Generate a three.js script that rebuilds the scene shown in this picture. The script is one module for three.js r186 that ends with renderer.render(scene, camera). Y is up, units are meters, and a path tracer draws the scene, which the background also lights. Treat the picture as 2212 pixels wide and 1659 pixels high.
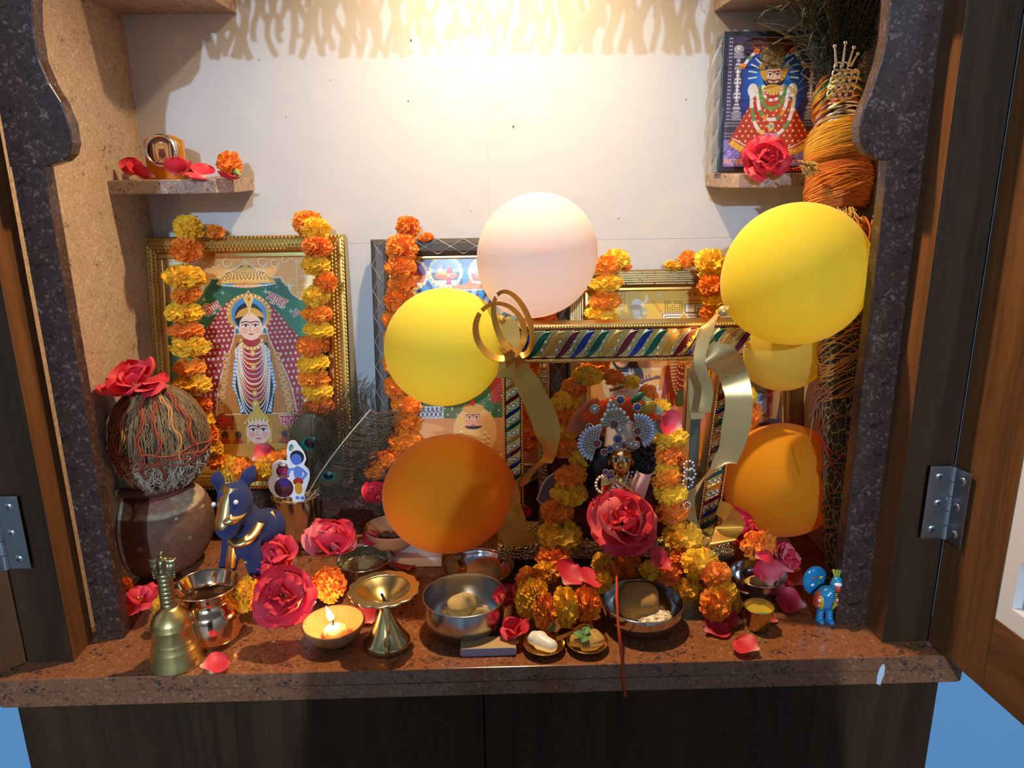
import * as THREE from 'three';
import { RoundedBoxGeometry } from 'three/addons/geometries/RoundedBoxGeometry.js';
import { MarchingCubes } from 'three/addons/objects/MarchingCubes.js';
import { mergeGeometries } from 'three/addons/utils/BufferGeometryUtils.js';
import { RectAreaLightUniformsLib } from 'three/addons/lights/RectAreaLightUniformsLib.js';

// camera, exposure, background
RectAreaLightUniformsLib.init();
const scene = new THREE.Scene();
const camera = new THREE.PerspectiveCamera(53.0898, 2212 / 1659, 0.02, 30);
camera.position.set(.0268,.6151,.85);
camera.up.set(0.01916,0.96269,-0.26994);
camera.lookAt(0.04708,0.34474,-0.11256);
const renderer = new THREE.WebGLRenderer({ antialias: true });
renderer.toneMapping = THREE.LinearToneMapping;
renderer.toneMappingExposure = 1;
renderer.shadowMap.enabled = true;
scene.background = new THREE.Color(0x000000);   // a closed room: no sky is seen

// the two light sources: the warm downlight inside the shrine, and the cool white bulb across the room
const WARM = new THREE.Color().setRGB(1, 0.72, 0.42), COOL = new THREE.Color().setRGB(0.52, 0.73, 1);
const LAMP_AT = [0.044, 1.2, -0.265], BULB_AT = [-0.12, 1.93, 4.75];
const LAMP_CANDELA = 5.4, BULB_CANDELA = 48;

// ---------- helpers ----------
function rng(seed) { let s = seed >>> 0; return () => { s = (s + 0x6d2b79f5) >>> 0; let t = Math.imul(s ^ (s >>> 15), 1 | s); t = (t + Math.imul(t ^ (t >>> 7), 61 | t)) ^ t; return ((t ^ (t >>> 14)) >>> 0) / 4294967296; }; }
const V = (x, y, z) => new THREE.Vector3(x, y, z), TAU = Math.PI * 2;
const lerp = THREE.MathUtils.lerp, clamp = THREE.MathUtils.clamp, smooth = THREE.MathUtils.smoothstep;
const used = new Map();
function numbered(name) { const k = used.get(name) || 0; used.set(name, k + 1); return k ? name + '_' + String(k).padStart(3, '0') : name; }
function thing(name, label, category, at = [0, 0, 0], group) {   // a group at the thing's base; its children are its parts
  const o = new THREE.Group(); o.name = numbered(name); o.position.set(...at);
  o.userData = { label, category }; if (group) o.userData.group = group;
  scene.add(o); return o;
}
function structure(name, at = [0, 0, 0]) { const o = new THREE.Group(); o.name = numbered(name); o.position.set(...at); o.userData = { kind: 'structure' }; scene.add(o); return o; }
function part(name, geo, mat, parent, at, label) {
  const m = new THREE.Mesh(Array.isArray(geo) ? merge(geo) : geo, mat); m.name = name; m.castShadow = m.receiveShadow = true;
  if (at) m.position.set(...at);
  if (label) m.userData.label = label;
  parent.add(m); return m;
}
function single(name, label, category, geo, mat, at, group) {   // a thing that is one mesh
  const m = part(numbered(name), geo, mat, scene, at); m.userData = { label, category }; if (group) m.userData.group = group; return m;
}
function plain(g) { const h = g.index ? g.toNonIndexed() : g; for (const k of Object.keys(h.attributes)) if (!['position', 'normal', 'uv', 'color'].includes(k)) h.deleteAttribute(k); return h; }
function merge(list) {
  const gs = list.map(plain), colored = gs.some((g) => g.attributes.color);
  for (const g of gs) {
    if (!g.attributes.uv) g.setAttribute('uv', new THREE.BufferAttribute(new Float32Array(g.attributes.position.count * 2), 2));
    if (colored && !g.attributes.color) g.setAttribute('color', new THREE.BufferAttribute(new Float32Array(g.attributes.position.count * 3).fill(1), 3));
  }
  return mergeGeometries(gs);
}
function put(g, x = 0, y = 0, z = 0, rx = 0, ry = 0, rz = 0, s = 1) {
  const m = new THREE.Matrix4().compose(V(x, y, z), new THREE.Quaternion().setFromEuler(new THREE.Euler(rx, ry, rz)), Array.isArray(s) ? V(...s) : V(s, s, s));
  return g.applyMatrix4(m);
}
function boxUV(g) {   // uv in metres from position, by the way each face looks
  const h = plain(g), p = h.attributes.position, uv = new Float32Array(p.count * 2), a = V(), b = V(), c = V(), n = V();
  for (let i = 0; i < p.count; i += 3) {
    a.fromBufferAttribute(p, i); b.fromBufferAttribute(p, i + 1); c.fromBufferAttribute(p, i + 2);
    n.subVectors(b, a).cross(c.clone().sub(a)); const x = Math.abs(n.x), y = Math.abs(n.y), z = Math.abs(n.z);
    [a, b, c].forEach((v, k) => { const [u, w] = x > y && x > z ? [v.z, v.y] : y > z ? [v.x, v.z] : [v.x, v.y]; uv[(i + k) * 2] = u; uv[(i + k) * 2 + 1] = w; });
  }
  h.setAttribute('uv', new THREE.BufferAttribute(uv, 2)); return h;
}
const box = (w, h, d, x = 0, y = 0, z = 0, r = 0.0015) => boxUV(put(r ? new RoundedBoxGeometry(w, h, d, 2, Math.min(r, w / 2.1, h / 2.1, d / 2.1)) : new THREE.BoxGeometry(w, h, d), x, y, z));
const span = (x0, x1, y0, y1, z0, z1, r) => box(x1 - x0, y1 - y0, z1 - z0, (x0 + x1) / 2, (y0 + y1) / 2, (z0 + z1) / 2, r);
const lathe = (pts, seg = 48) => new THREE.LatheGeometry(pts.map(([r, y]) => new THREE.Vector2(Math.max(r, 1e-5), y)), seg);
function smoothLathe(pts, seg = 48, n = 60) { const c = new THREE.SplineCurve(pts.map(([r, y]) => new THREE.Vector2(r, y))); return new THREE.LatheGeometry(c.getPoints(n).map((p) => new THREE.Vector2(Math.max(p.x, 1e-5), p.y)), seg); }
const ball = (r, x = 0, y = 0, z = 0, s = 1, w = 20, h = 14) => put(new THREE.SphereGeometry(r, w, h), x, y, z, 0, 0, 0, s);
const cyl = (r0, r1, h, x = 0, y = 0, z = 0, seg = 20) => put(new THREE.CylinderGeometry(r0, r1, h, seg), x, y, z);
function tube(pts, r, seg = 24, sides = 6, closed = false) { return new THREE.TubeGeometry(new THREE.CatmullRomCurve3(pts.map((p) => (p.isVector3 ? p : V(...p))), closed), seg, r, sides, closed); }
function bar(a, b, r0, r1 = r0, sides = 10) {   // a tapered rod between two points
  const A = V(...a), B = V(...b), d = B.clone().sub(A), g = new THREE.CylinderGeometry(r1, r0, d.length(), sides);
  return g.applyMatrix4(new THREE.Matrix4().compose(A.add(B).multiplyScalar(0.5), new THREE.Quaternion().setFromUnitVectors(V(0, 1, 0), d.normalize()), V(1, 1, 1)));
}
function sheet(nu, nv, f) {   // a surface f(u, v) -> [x, y, z]
  const p = [], uv = [], ix = [];
  for (let j = 0; j <= nv; j++) for (let i = 0; i <= nu; i++) { p.push(...f(i / nu, j / nv)); uv.push(i / nu, j / nv); }
  for (let j = 0; j < nv; j++) for (let i = 0; i < nu; i++) { const a = j * (nu + 1) + i, b = a + 1, c = a + nu + 1, d = c + 1; ix.push(a, b, d, a, d, c); }
  const g = new THREE.BufferGeometry(); g.setAttribute('position', new THREE.Float32BufferAttribute(p, 3)); g.setAttribute('uv', new THREE.Float32BufferAttribute(uv, 2)); g.setIndex(ix); g.computeVertexNormals(); return g;
}
function tint(g, f) { const p = g.attributes.position, c = new Float32Array(p.count * 3), v = V(); for (let i = 0; i < p.count; i++) { v.fromBufferAttribute(p, i); c.set(f(v, i), i * 3); } g.setAttribute('color', new THREE.BufferAttribute(c, 3)); return g; }
function flat(pts) { const s = new THREE.Shape(); pts.forEach(([x, y], i) => (i ? s.lineTo(x, y) : s.moveTo(x, y))); s.closePath(); return s; }
function extrude(shape, depth, bevel = 0) { return new THREE.ExtrudeGeometry(shape, { depth, bevelEnabled: bevel > 0, bevelSize: bevel, bevelThickness: bevel, bevelSegments: 2, curveSegments: 10 }); }
// smooth union of tapered capsules, meshed: bones are [ax, ay, az, ar, bx, by, bz, br]
function blob(bones, cell, k = 0.012, cut) {
  const lo = V(1e9, 1e9, 1e9), hi = V(-1e9, -1e9, -1e9);
  for (const b of bones) for (const o of [0, 4]) { lo.min(V(b[o] - b[o + 3], b[o + 1] - b[o + 3], b[o + 2] - b[o + 3])); hi.max(V(b[o] + b[o + 3], b[o + 1] + b[o + 3], b[o + 2] + b[o + 3])); }
  const mid = lo.clone().add(hi).multiplyScalar(0.5), half = Math.max(...hi.clone().sub(lo).toArray()) / 2 + cell * 4, n = Math.ceil((2 * half) / cell), mc = new MarchingCubes(n, new THREE.MeshStandardMaterial(), false, false, 400000);
  mc.isolation = 0; const step = 2 / n;
  for (let z = 0, q = 0; z < n; z++) for (let y = 0; y < n; y++) for (let x = 0; x < n; x++, q++) {
    const px = mid.x + (-1 + x * step) * half, py = mid.y + (-1 + y * step) * half, pz = mid.z + (-1 + z * step) * half; let d = 1e9;
    for (const b of bones) {
      const vx = b[4] - b[0], vy = b[5] - b[1], vz = b[6] - b[2], l = vx * vx + vy * vy + vz * vz, t = l ? clamp(((px - b[0]) * vx + (py - b[1]) * vy + (pz - b[2]) * vz) / l, 0, 1) : 0;
      const e = Math.hypot(px - b[0] - vx * t, py - b[1] - vy * t, pz - b[2] - vz * t) - lerp(b[3], b[7], t), h = clamp(0.5 + (0.5 * (d - e)) / k, 0, 1);
      d = lerp(d, e, h) - k * h * (1 - h);
    }
    if (cut) d = Math.max(d, cut(px, py, pz));
    mc.field[q] = -d;
  }
  mc.update();
  const g = new THREE.BufferGeometry(); g.setAttribute('position', new THREE.BufferAttribute(mc.positionArray.slice(0, mc.count * 3), 3)); g.setAttribute('normal', new THREE.BufferAttribute(mc.normalArray.slice(0, mc.count * 3), 3));
  g.applyMatrix4(new THREE.Matrix4().makeScale(half, half, half)).translate(mid.x, mid.y, mid.z); return g;
}
// ---------- textures ----------
function canvasTexture(w, h, draw, srgb = true) { const c = document.createElement('canvas'); c.width = w; c.height = h; draw(c.getContext('2d'), w, h); const t = new THREE.CanvasTexture(c); if (srgb) t.colorSpace = THREE.SRGBColorSpace; t.wrapS = t.wrapT = THREE.RepeatWrapping; return t; }
function dataTexture(n, f, srgb = false, m = n) { const d = new Uint8Array(n * m * 4); for (let y = 0, i = 0; y < m; y++) for (let x = 0; x < n; x++, i += 4) { const c = f(x / n, y / m); d[i] = c[0] * 255; d[i + 1] = c[1] * 255; d[i + 2] = c[2] * 255; d[i + 3] = 255; } const t = new THREE.DataTexture(d, n, m); t.magFilter = t.minFilter = THREE.LinearFilter; t.wrapS = t.wrapT = THREE.RepeatWrapping; if (srgb) t.colorSpace = THREE.SRGBColorSpace; t.needsUpdate = true; return t; }
function noiseField(seed, n) {   // periodic value noise on an n x n lattice
  const r = rng(seed), a = new Float32Array(n * n); for (let i = 0; i < a.length; i++) a[i] = r();
  return (u, v) => { const x = (((u % 1) + 1) % 1) * n, y = (((v % 1) + 1) % 1) * n, i = Math.floor(x), j = Math.floor(y), s = (x - i) ** 2 * (3 - 2 * (x - i)), t = (y - j) ** 2 * (3 - 2 * (y - j)), A = (p, q) => a[(q % n) * n + (p % n)]; return lerp(lerp(A(i, j), A(i + 1, j), s), lerp(A(i, j + 1), A(i + 1, j + 1), s), t); };
}
function cells(seed, n) {   // periodic cells: returns [distance to the nearest seed, to the second, the cell's own random number]
  const r = rng(seed), p = new Float32Array(n * n * 3); for (let i = 0; i < p.length; i++) p[i] = r();
  return (u, v) => { const x = (((u % 1) + 1) % 1) * n, y = (((v % 1) + 1) % 1) * n, i0 = Math.floor(x), j0 = Math.floor(y); let a = 9, b = 9, id = 0; for (let j = -1; j <= 1; j++) for (let i = -1; i <= 1; i++) { const q = (((j0 + j + n) % n) * n + ((i0 + i + n) % n)) * 3, d = Math.hypot(i0 + i + p[q] - x, j0 + j + p[q + 1] - y); if (d < a) { b = a; a = d; id = p[q + 2]; } else if (d < b) b = d; } return [a, b, id]; };
}
function repeated(t, sx, sy = sx, rot = 0) { const c = t.clone(); c.repeat.set(sx, sy); c.rotation = rot; c.needsUpdate = true; return c; }
const std = (o) => new THREE.MeshPhysicalMaterial({ roughness: 0.6, ...o, color: o.color ? (Array.isArray(o.color) ? new THREE.Color().setRGB(...o.color) : new THREE.Color(o.color)) : new THREE.Color(1, 1, 1) });
const metal = (c, roughness = 0.25, o = {}) => std({ color: c, metalness: 1, roughness, ...o });
const soft = (c, through = 0.3, roughness = 0.9, o = {}) => std({ color: c, roughness, transmission: through, thickness: 0, side: THREE.DoubleSide, ...o });

// granite: grains of brown, pink and black, and paler flakes; one tile of the texture is 0.32 m
function granite(seed, dark, mid, pale, share) {
  const big = cells(seed, 60), fine = cells(seed + 7, 120), cloud = noiseField(seed + 3, 9), grain = noiseField(seed + 5, 210);
  return dataTexture(768, (u, v) => {
    const w = cloud(u, v) * 0.02, a = big(u + w, v - w), b = fine(u - w, v + w), t = a[2] * 0.55 + b[2] * 0.45 + (cloud(u * 2, v * 2) - 0.5) * 0.3;
    const k = t < share[0] ? [dark, mid, t / share[0]] : t < share[1] ? [mid, mid, 0] : [mid, pale, (t - share[1]) / (1 - share[1])], g = 0.78 + 0.44 * grain(u, v);
    return [0, 1, 2].map((i) => Math.sqrt(clamp(lerp(k[0][i], k[1][i], clamp(k[2] * 1.3, 0, 1)) * g, 0, 1)));
  }, true);
}
const graniteBrown = granite(11, [0.009, 0.006, 0.005], [0.06, 0.028, 0.02], [0.2, 0.125, 0.1], [0.36, 0.68]);
const graniteTan = granite(23, [0.12, 0.09, 0.065], [0.45, 0.33, 0.225], [0.55, 0.43, 0.33], [0.2, 0.7]);
// walnut laminate: long grain along v, one tile is 0.4 m wide
function wood(seed, a, b) {
  const n1 = noiseField(seed, 24), n2 = noiseField(seed + 1, 130), n3 = noiseField(seed + 2, 6), pore = noiseField(seed + 3, 256);
  return dataTexture(768, (u, v) => { const w = u + 0.03 * n3(v, u * 0.5), k = clamp(0.6 * n1(w, v * 0.08) + 0.35 * n2(w, v * 0.05) + 0.25 * (pore(u, v * 0.12) - 0.5), 0, 1); return [0, 1, 2].map((i) => Math.sqrt(lerp(a[i], b[i], k))); }, true);
}
const walnutMap = wood(41, [0.018, 0.0075, 0.0025], [0.078, 0.033, 0.01]), teakMap = wood(57, [0.075, 0.028, 0.008], [0.24, 0.1, 0.026]);
const M = {
  ledge: std({ map: repeated(granite(17, [0.024, 0.024, 0.029], [0.26, 0.105, 0.043], [0.34, 0.19, 0.115], [0.4, 0.78]), 1 / 0.32), roughness: 0.16 }),
  pillar: std({ map: repeated(graniteBrown, 1 / 0.26), roughness: 0.3, specularIntensity: 0.6 }),
  side: std({ map: repeated(graniteTan, 1 / 0.3), roughness: 0.55 }),
  shelf: std({ map: repeated(granite(31, [0.06, 0.045, 0.04], [0.36, 0.25, 0.18], [0.5, 0.38, 0.29], [0.34, 0.7]), 1 / 0.3), roughness: 0.5 }),
  walnut: std({ map: repeated(walnutMap, 2.5, 1.2), roughness: 0.55, specularIntensity: 0.35 }),
  teak: std({ map: repeated(teakMap, 2.5, 1.2), roughness: 0.36 }),
  teakFlat: std({ map: repeated(teakMap, 1.2, 2.5, Math.PI / 2), roughness: 0.36 }),
  tile: std({ color: [0.57, 0.565, 0.55], roughness: 0.07, bumpMap: repeated(dataTexture(256, (() => { const n = noiseField(5, 24), m = noiseField(6, 90); return (u, v) => { const k = 0.8 * n(u, v) + 0.2 * m(u, v); return [k, k, k]; }; })()), 2.2), bumpScale: 0.0004 }),
  grout: std({ color: [0.6, 0.59, 0.56], roughness: 0.9 }),
  wallBlue: std({ color: [0.27, 0.52, 0.78], roughness: 0.85 }),
  wallPale: std({ color: [0.28, 0.278, 0.275], roughness: 0.9 }),
  white: std({ color: [0.74, 0.7, 0.66], roughness: 0.35 }),
  steel: metal([0.72, 0.71, 0.69], 0.14), steelDull: metal([0.5, 0.52, 0.55], 0.3), darkSteel: metal([0.3, 0.31, 0.33], 0.35),
  brass: metal([0.62, 0.45, 0.17], 0.34), brassOld: metal([0.5, 0.38, 0.17], 0.33), gold: metal([0.95, 0.68, 0.24], 0.2), copper: metal([0.86, 0.56, 0.36], 0.13), silver: metal([0.8, 0.79, 0.76], 0.2),
  black: std({ color: [0.012, 0.011, 0.012], roughness: 0.5 }),
};


// ---------- the lamp in the top of the shrine, and the bulb across the room ----------
{
  const t = thing('downlight', 'small round warm recessed lamp in the top of the shrine', 'lamp', [LAMP_AT[0], LAMP_AT[1] + 0.03, LAMP_AT[2]]);
  part('housing', lathe([[0.026, -0.03], [0.04, -0.03], [0.04, -0.026], [0.03, -0.02], [0.03, 0.05], [0, 0.05]]), M.white, t);
  part('lamp_lens', put(new THREE.CylinderGeometry(0.022, 0.022, 0.004, 24), 0, -0.012, 0), std({ color: [0.9, 0.85, 0.7], emissive: WARM, emissiveIntensity: 6 }), t);
  const l = new THREE.SpotLight(WARM, LAMP_CANDELA, 0, 1.2, 1, 2); l.name = 'downlight_beam'; l.position.set(LAMP_AT[0], LAMP_AT[1] - 0.004, LAMP_AT[2]); l.target.position.set(0.02, 0, 0.06);
  l.castShadow = true; l.shadow.radius = 0.8; l.shadow.mapSize.set(2048, 2048); l.shadow.bias = -0.0005; scene.add(l, l.target); l.target.name = 'downlight_aim';
}
{
  const t = thing('room_bulb', 'round cool white bulb on a wall holder across the room', 'lamp', BULB_AT);
  part('bulb_glass', ball(0.032), std({ color: [0.9, 0.95, 1], emissive: COOL, emissiveIntensity: 30 }), t);
  part('holder', put(lathe([[0.02, 0], [0.028, 0.01], [0.03, 0.05], [0.05, 0.06], [0.05, 0.075], [0, 0.075]]), 0, 0, 0.028, Math.PI / 2, 0, 0), M.white, t);
  const l = new THREE.PointLight(COOL, BULB_CANDELA, 0, 2); l.name = 'room_bulb_light'; l.position.set(...BULB_AT); l.castShadow = true; l.shadow.radius = 1.6; l.shadow.mapSize.set(2048, 2048); scene.add(l);
}

// ---------- the room ----------
const FLOOR = -0.86, ROOF = 2.1;
part('room_wall', span(-2.2, 2.2, FLOOR, ROOF, -0.66, -0.56, 0), M.wallBlue, structure('wall_rear'));
part('room_wall', span(-2.2, 2.2, FLOOR, ROOF, 4.86, 4.96, 0), M.wallPale, structure('wall_front'));
part('room_wall', span(-2.3, -2.2, FLOOR, ROOF, -0.66, 4.96, 0), M.wallPale, structure('wall_outer_left'));
part('room_wall', span(2.2, 2.3, FLOOR, ROOF, -0.66, 4.96, 0), M.wallPale, structure('wall_outer_right'));
part('room_floor', span(-2.3, 2.3, FLOOR - 0.1, FLOOR, -0.66, 4.96, 0), std({ color: [0.22, 0.21, 0.2], roughness: 0.5 }), structure('floor'));
part('room_ceiling', span(-2.3, 2.3, ROOF, ROOF + 0.1, -0.66, 4.96, 0), M.wallPale, structure('ceiling'));

// the photographer: her or his shadow darkens the middle of the ledge's front, and the deep steel bowl mirrors the dark figure
{
  const t = thing('person', 'person in dark clothes standing before the shrine, holding up a phone', 'person', [0.06, FLOOR, 1.2]), B = (x, y, z, r, X, Y, Z, R) => [x, y, z, r, X, Y, Z, R], skin = std({ color: [0.3, 0.17, 0.1], roughness: 0.6 });
  const arm = (s) => [B(s * 0.19, 1.33, 0, 0.055, s * 0.24, 1.12, -0.06, 0.044), B(s * 0.24, 1.12, -0.06, 0.043, s * 0.08, 1.42, -0.24, 0.03)], leg = (s) => [B(s * 0.09, 0.88, 0, 0.088, s * 0.1, 0.48, 0.01, 0.06), B(s * 0.1, 0.48, 0.01, 0.058, s * 0.1, 0.09, 0.03, 0.04), B(s * 0.1, 0.045, 0.05, 0.045, s * 0.12, 0.032, -0.12, 0.03)];
  part('body', blob([B(0, 1.5, 0, 0.082, 0, 1.57, -0.005, 0.085), B(0, 1.46, -0.04, 0.045, 0, 1.5, -0.06, 0.04), B(0, 1.36, 0.01, 0.06, 0, 1.46, 0, 0.05), B(0, 1.3, 0.01, 0.13, 0, 0.95, 0.01, 0.125), B(-0.15, 1.34, 0, 0.065, 0.15, 1.34, 0, 0.065), ...arm(1), ...arm(-1), ...leg(1), ...leg(-1)], 0.02, 0.04), skin, t);
  part('shirt', blob([B(0, 1.31, 0.01, 0.15, 0, 0.9, 0.01, 0.155), B(-0.16, 1.345, 0, 0.075, 0.16, 1.345, 0, 0.075), ...[1, -1].map((s) => B(s * 0.19, 1.33, 0, 0.068, s * 0.24, 1.13, -0.06, 0.058))], 0.02, 0.04), std({ color: [0.03, 0.03, 0.04], roughness: 0.9 }), t);
  part('trousers', blob([...[1, -1].flatMap((s) => [B(s * 0.09, 0.9, 0.01, 0.105, s * 0.1, 0.48, 0.01, 0.08), B(s * 0.1, 0.48, 0.01, 0.08, s * 0.1, 0.11, 0.03, 0.07)])], 0.02, 0.03), std({ color: [0.02, 0.022, 0.03], roughness: 0.9 }), t);
  part('hair', blob([B(0, 1.6, 0.02, 0.092, 0, 1.56, 0.05, 0.08)], 0.015, 0.02), std({ color: [0.01, 0.008, 0.007], roughness: 0.5 }), t);
  single('phone', 'dark phone held up in both hands', 'phone', box(0.16, 0.075, 0.008, 0, 0, 0, 0.004), M.black, [0.045, 0.619, 0.93]);
}
// ---------- the niche ----------
const ZB = -0.48, XL = -0.547, XR = 0.557, TOP = 1.235;
{
  const w = structure('wall_back'), jx = .0198, jy = .4947, e = 0.00015;
  part('backing', span(XL - 0.05, XR + 0.05, 0, TOP + 0.06, ZB - 0.05, ZB - 0.0009, 0), M.grout, w);
  for (const [x0, x1] of [[XL - 0.03, jx - e], [jx + e, XR + 0.03]]) for (const [y0, y1] of [[0.002, jy - e * 2], [jy + e * 2, TOP + 0.04]]) part('tile', span(x0, x1, y0, y1, ZB - 0.0078, ZB, 0.0004), M.tile, w);
  const speck = std({ color: [0.1, 0.08, 0.06], roughness: 0.8 });
  for (const [x, y, s, r] of [[-.0985,.8132, 0.0022, 0.4], [-.1074,.7224, 0.0016, 1.2], [.0628,.6811, 0.0024, -0.5], [.3461,.7195, 0.0016, 0.2], [-.3068,.7005, 0.0012, 0.8], [-.0101,.5462, 0.0012, 0.3], [.2397,.5303, 0.0014, 1.3], [-.3415,.7868, 0.0014, 0.9], [-.2307,.7553, 0.0011, 0.9]])
    part('speck', put(ball(1, 0, 0, 0, [s * 0.45, s, s * 0.3], 8, 6), x, y, ZB + 0.0003, 0, 0, r), speck, w);
}
part('side_slab', span(XL - 0.022, XL, 0.0005, TOP, ZB - 0.005, -0.107, 0.001), M.side, structure('wall_left'));
part('side_slab', span(XR, XR + 0.022, 0.0005, TOP, ZB - 0.005, -0.107, 0.001), M.side, structure('wall_right'));
part('top_slab', span(-0.66, 0.66, TOP, TOP + 0.03, ZB - 0.05, -0.03, 0.001), std({ color: [0.6, 0.55, 0.48], roughness: 0.8 }), structure('trim_1'));

// the granite ledge: two slabs glued one on the other, with a pale paint mark on its front
{
  const t = thing('granite_ledge', 'long polished brown granite ledge carrying all the offerings', 'ledge', [0, 0, 0]);
  const top = new THREE.Shape(), r = 0.014, x0 = -0.622, x1 = 0.634;
  const outline = (a) => { const s = new THREE.Shape(); s.moveTo(x0 + a, -0.53); s.lineTo(x0 + a, -r); s.quadraticCurveTo(x0 + a, -a, x0 + r, -a); s.lineTo(x1 - r, -a); s.quadraticCurveTo(x1 - a, -a, x1 - a, -r); s.lineTo(x1 - a, -0.53); s.closePath(); return s; };
  const slab = (y0, y1, a) => boxUV(put(extrude(outline(a + 0.0012), y1 - y0 - 0.0024, 0.0012), 0, y1 - 0.0012, 0, Math.PI / 2, 0, 0));
  part('upper_slab', slab(-0.0207, 0, 0), M.ledge, t);
  part('lower_slab', slab(-0.0416, -0.0211, 0.0006), M.ledge, t);
  const mark = extrude(flat([[.5155,-.0401], [.5154,-.0281], [.5172,-.0177], [.5195,-.0115], [.5224,-.0102], [.5242,-.0158], [.5244,-.027], [.5221,-.034], [.5212,-.0417]]), 0.0006);
  part('paint_mark', put(mark, 0, 0, 0.0001), std({ color: [0.62, 0.63, 0.72], roughness: 0.8 }), t, [0, 0, 0], 'pale grey paint mark');
}
// a low dark step along the back, on which the framed pictures stand
const STEP = 0.086, STEPZ = -0.384;
single('back_step', 'low dark granite step along the back wall under the framed pictures', 'step', span(XL + 0.001, XR - 0.001, 0.0004, STEP, ZB + 0.0008, STEPZ, 0.002), M.pillar, [0, 0, 0]);

// pillars with carved capitals; the capital runs on upwards as the start of the arch
function pillar(name, label, x0, x1, z, outline) {
  const t = thing(name, label, 'pillar', [0, 0, 0]);
  part('shaft', span(x0, x1, 0.0005, 0.648, z - 0.022, z, 0.0015), M.pillar, t);
  part('capital', boxUV(put(extrude(flat(outline), 0.0185, 0.0015), 0, 0, z - 0.0195)), M.pillar, t);
  return t;
}
pillar('granite_pillar', 'left dark granite pillar with a carved curved capital', -0.528, -0.4908, -0.0848, [[-0.528, 1.2], [-0.528, .6253], [-.4884,.6253], [-.4679,.6311], [-.4593,.6382], [-.4547,.6498], [-.4549,.671], [-.4605,.6933], [-.47,.7126], [-.4773,.7382], [-.4772,.7728], [-.4735,.7988], [-0.462, 0.83], [-0.43, 0.842], [-0.415, 0.86], [-0.405, 0.9], [-0.385, 0.94], [-0.35, 0.965], [-0.3, 0.98], [-0.3, 1.2]]);
pillar('granite_pillar', 'right dark granite pillar with a carved curved capital, beside the feather staff', 0.4908, 0.5345, -0.0768, [[0.3, 1.2], [0.3, 0.98], [0.35, 0.965], [0.385, 0.94], [0.405, 0.9], [0.415, 0.86], [0.43, 0.842], [0.46, 0.832], [.4734,.7895], [.4743,.7515], [.4713,.7279], [.4638,.6965], [.4562,.6741], [.4539,.6559], [.4562,.6395], [.467,.6264], [.4814,.62], [.4958,.6188], [0.5345, .6188], [0.5345, 1.2]]);
// the rest of the arch with a hanging fringe of tassels, just above the frame; its shadow falls on the tiles
{
  const t = thing('arch_fringe', 'row of hanging tassels under the granite arch', 'fringe', [0, 0, 0]), r = rng(5), cord = std({ color: [0.4, 0.25, 0.1], roughness: 0.8 });
  part('rail', span(-0.3, 0.3, 0.98, 1.2, -0.105, -0.085, 0.001), M.pillar, t);
  const gs = [];
  for (let x = -0.4; x < 0.4; x += 0.0075) {
    const end = 0.872 + (r() < 0.3 ? 0.07 * r() : 0.006 * r()), ph = r() * 6, amp = 0.004 + 0.006 * r(), pts = [];
    for (let k = 0; k <= 8; k++) pts.push([x + amp * Math.sin(ph + k * 0.9), lerp(0.99, end, k / 8), -0.094 + 0.003 * Math.cos(ph + k)]);
    if (r() < 0.93) gs.push(tube(pts, 0.0046 + 0.0015 * r(), 12, 5));
  }
  part('tassel_row', gs, cord, t).userData.kind = 'stuff';
}
// wooden posts in front of the pillars
part('post', span(-0.5947, -0.5338, 0.0005, 1.25, -0.086, -0.0349, 0.002), M.walnut, structure('trim_2'));
part('post', span(0.5335, 0.5963, 0.0005, 1.25, -0.086, -0.03, 0.002), M.walnut, structure('trim_3'));
part('lintel', span(-0.5947, 0.5963, 1.0, 1.25, -0.08, -0.03, 0.002), M.walnut, structure('trim_4'));
// teak edging on the inner sides of the posts
part('edging', span(-0.5338, -0.5332, 0.0008, 1.0, -0.086, -0.0352, 0.0002), M.teak, structure('trim_5'));
part('edging', span(0.5329, 0.5335, 0.0008, 1.0, -0.086, -0.0303, 0.0002), M.teak, structure('trim_6'));

// ---------- doors, both swung open ----------
function hinge(parent, at, turnA, turnB, h = 0.098) {   // knuckles at the group's own axis, one leaf each way
  const g = new THREE.Group(); g.name = 'hinge'; g.position.set(...at); parent.add(g);
  for (const turn of [turnA, turnB]) {
    const leaf = put(span(0.003, 0.03, -h / 2, h / 2, -0.001, 0.001, 0.0005), 0, 0, 0, 0, turn, 0);
    part('hinge_leaf', leaf, M.darkSteel, g);
    for (const y of [-0.36, 0, 0.36]) {
      const X = 0.018 + (y ? 0 : -0.003), Y = y * h, head = [ball(0.0054, X, Y, 0, [1, 1, 0.55])], slot = [span(X - 0.0028, X + 0.0028, Y - 0.0005, Y + 0.0005, -0.003, 0.003, 0), span(X - 0.0005, X + 0.0005, Y - 0.0028, Y + 0.0028, -0.003, 0.003, 0)];
      part('screw', [put(merge(head), 0, 0, 0, 0, turn, 0)], M.steelDull, g); part('screw_slot', [put(merge(slot), 0, 0, 0, 0, turn, 0)], M.black, g);
    }
  }
  for (let k = 0; k < 5; k++) part('knuckle', cyl(0.0052, 0.0052, h / 5 - 0.0008, 0, -h / 2 + h / 5 * (k + 0.5), 0, 18), M.steelDull, g);
  return g;
}
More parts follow.
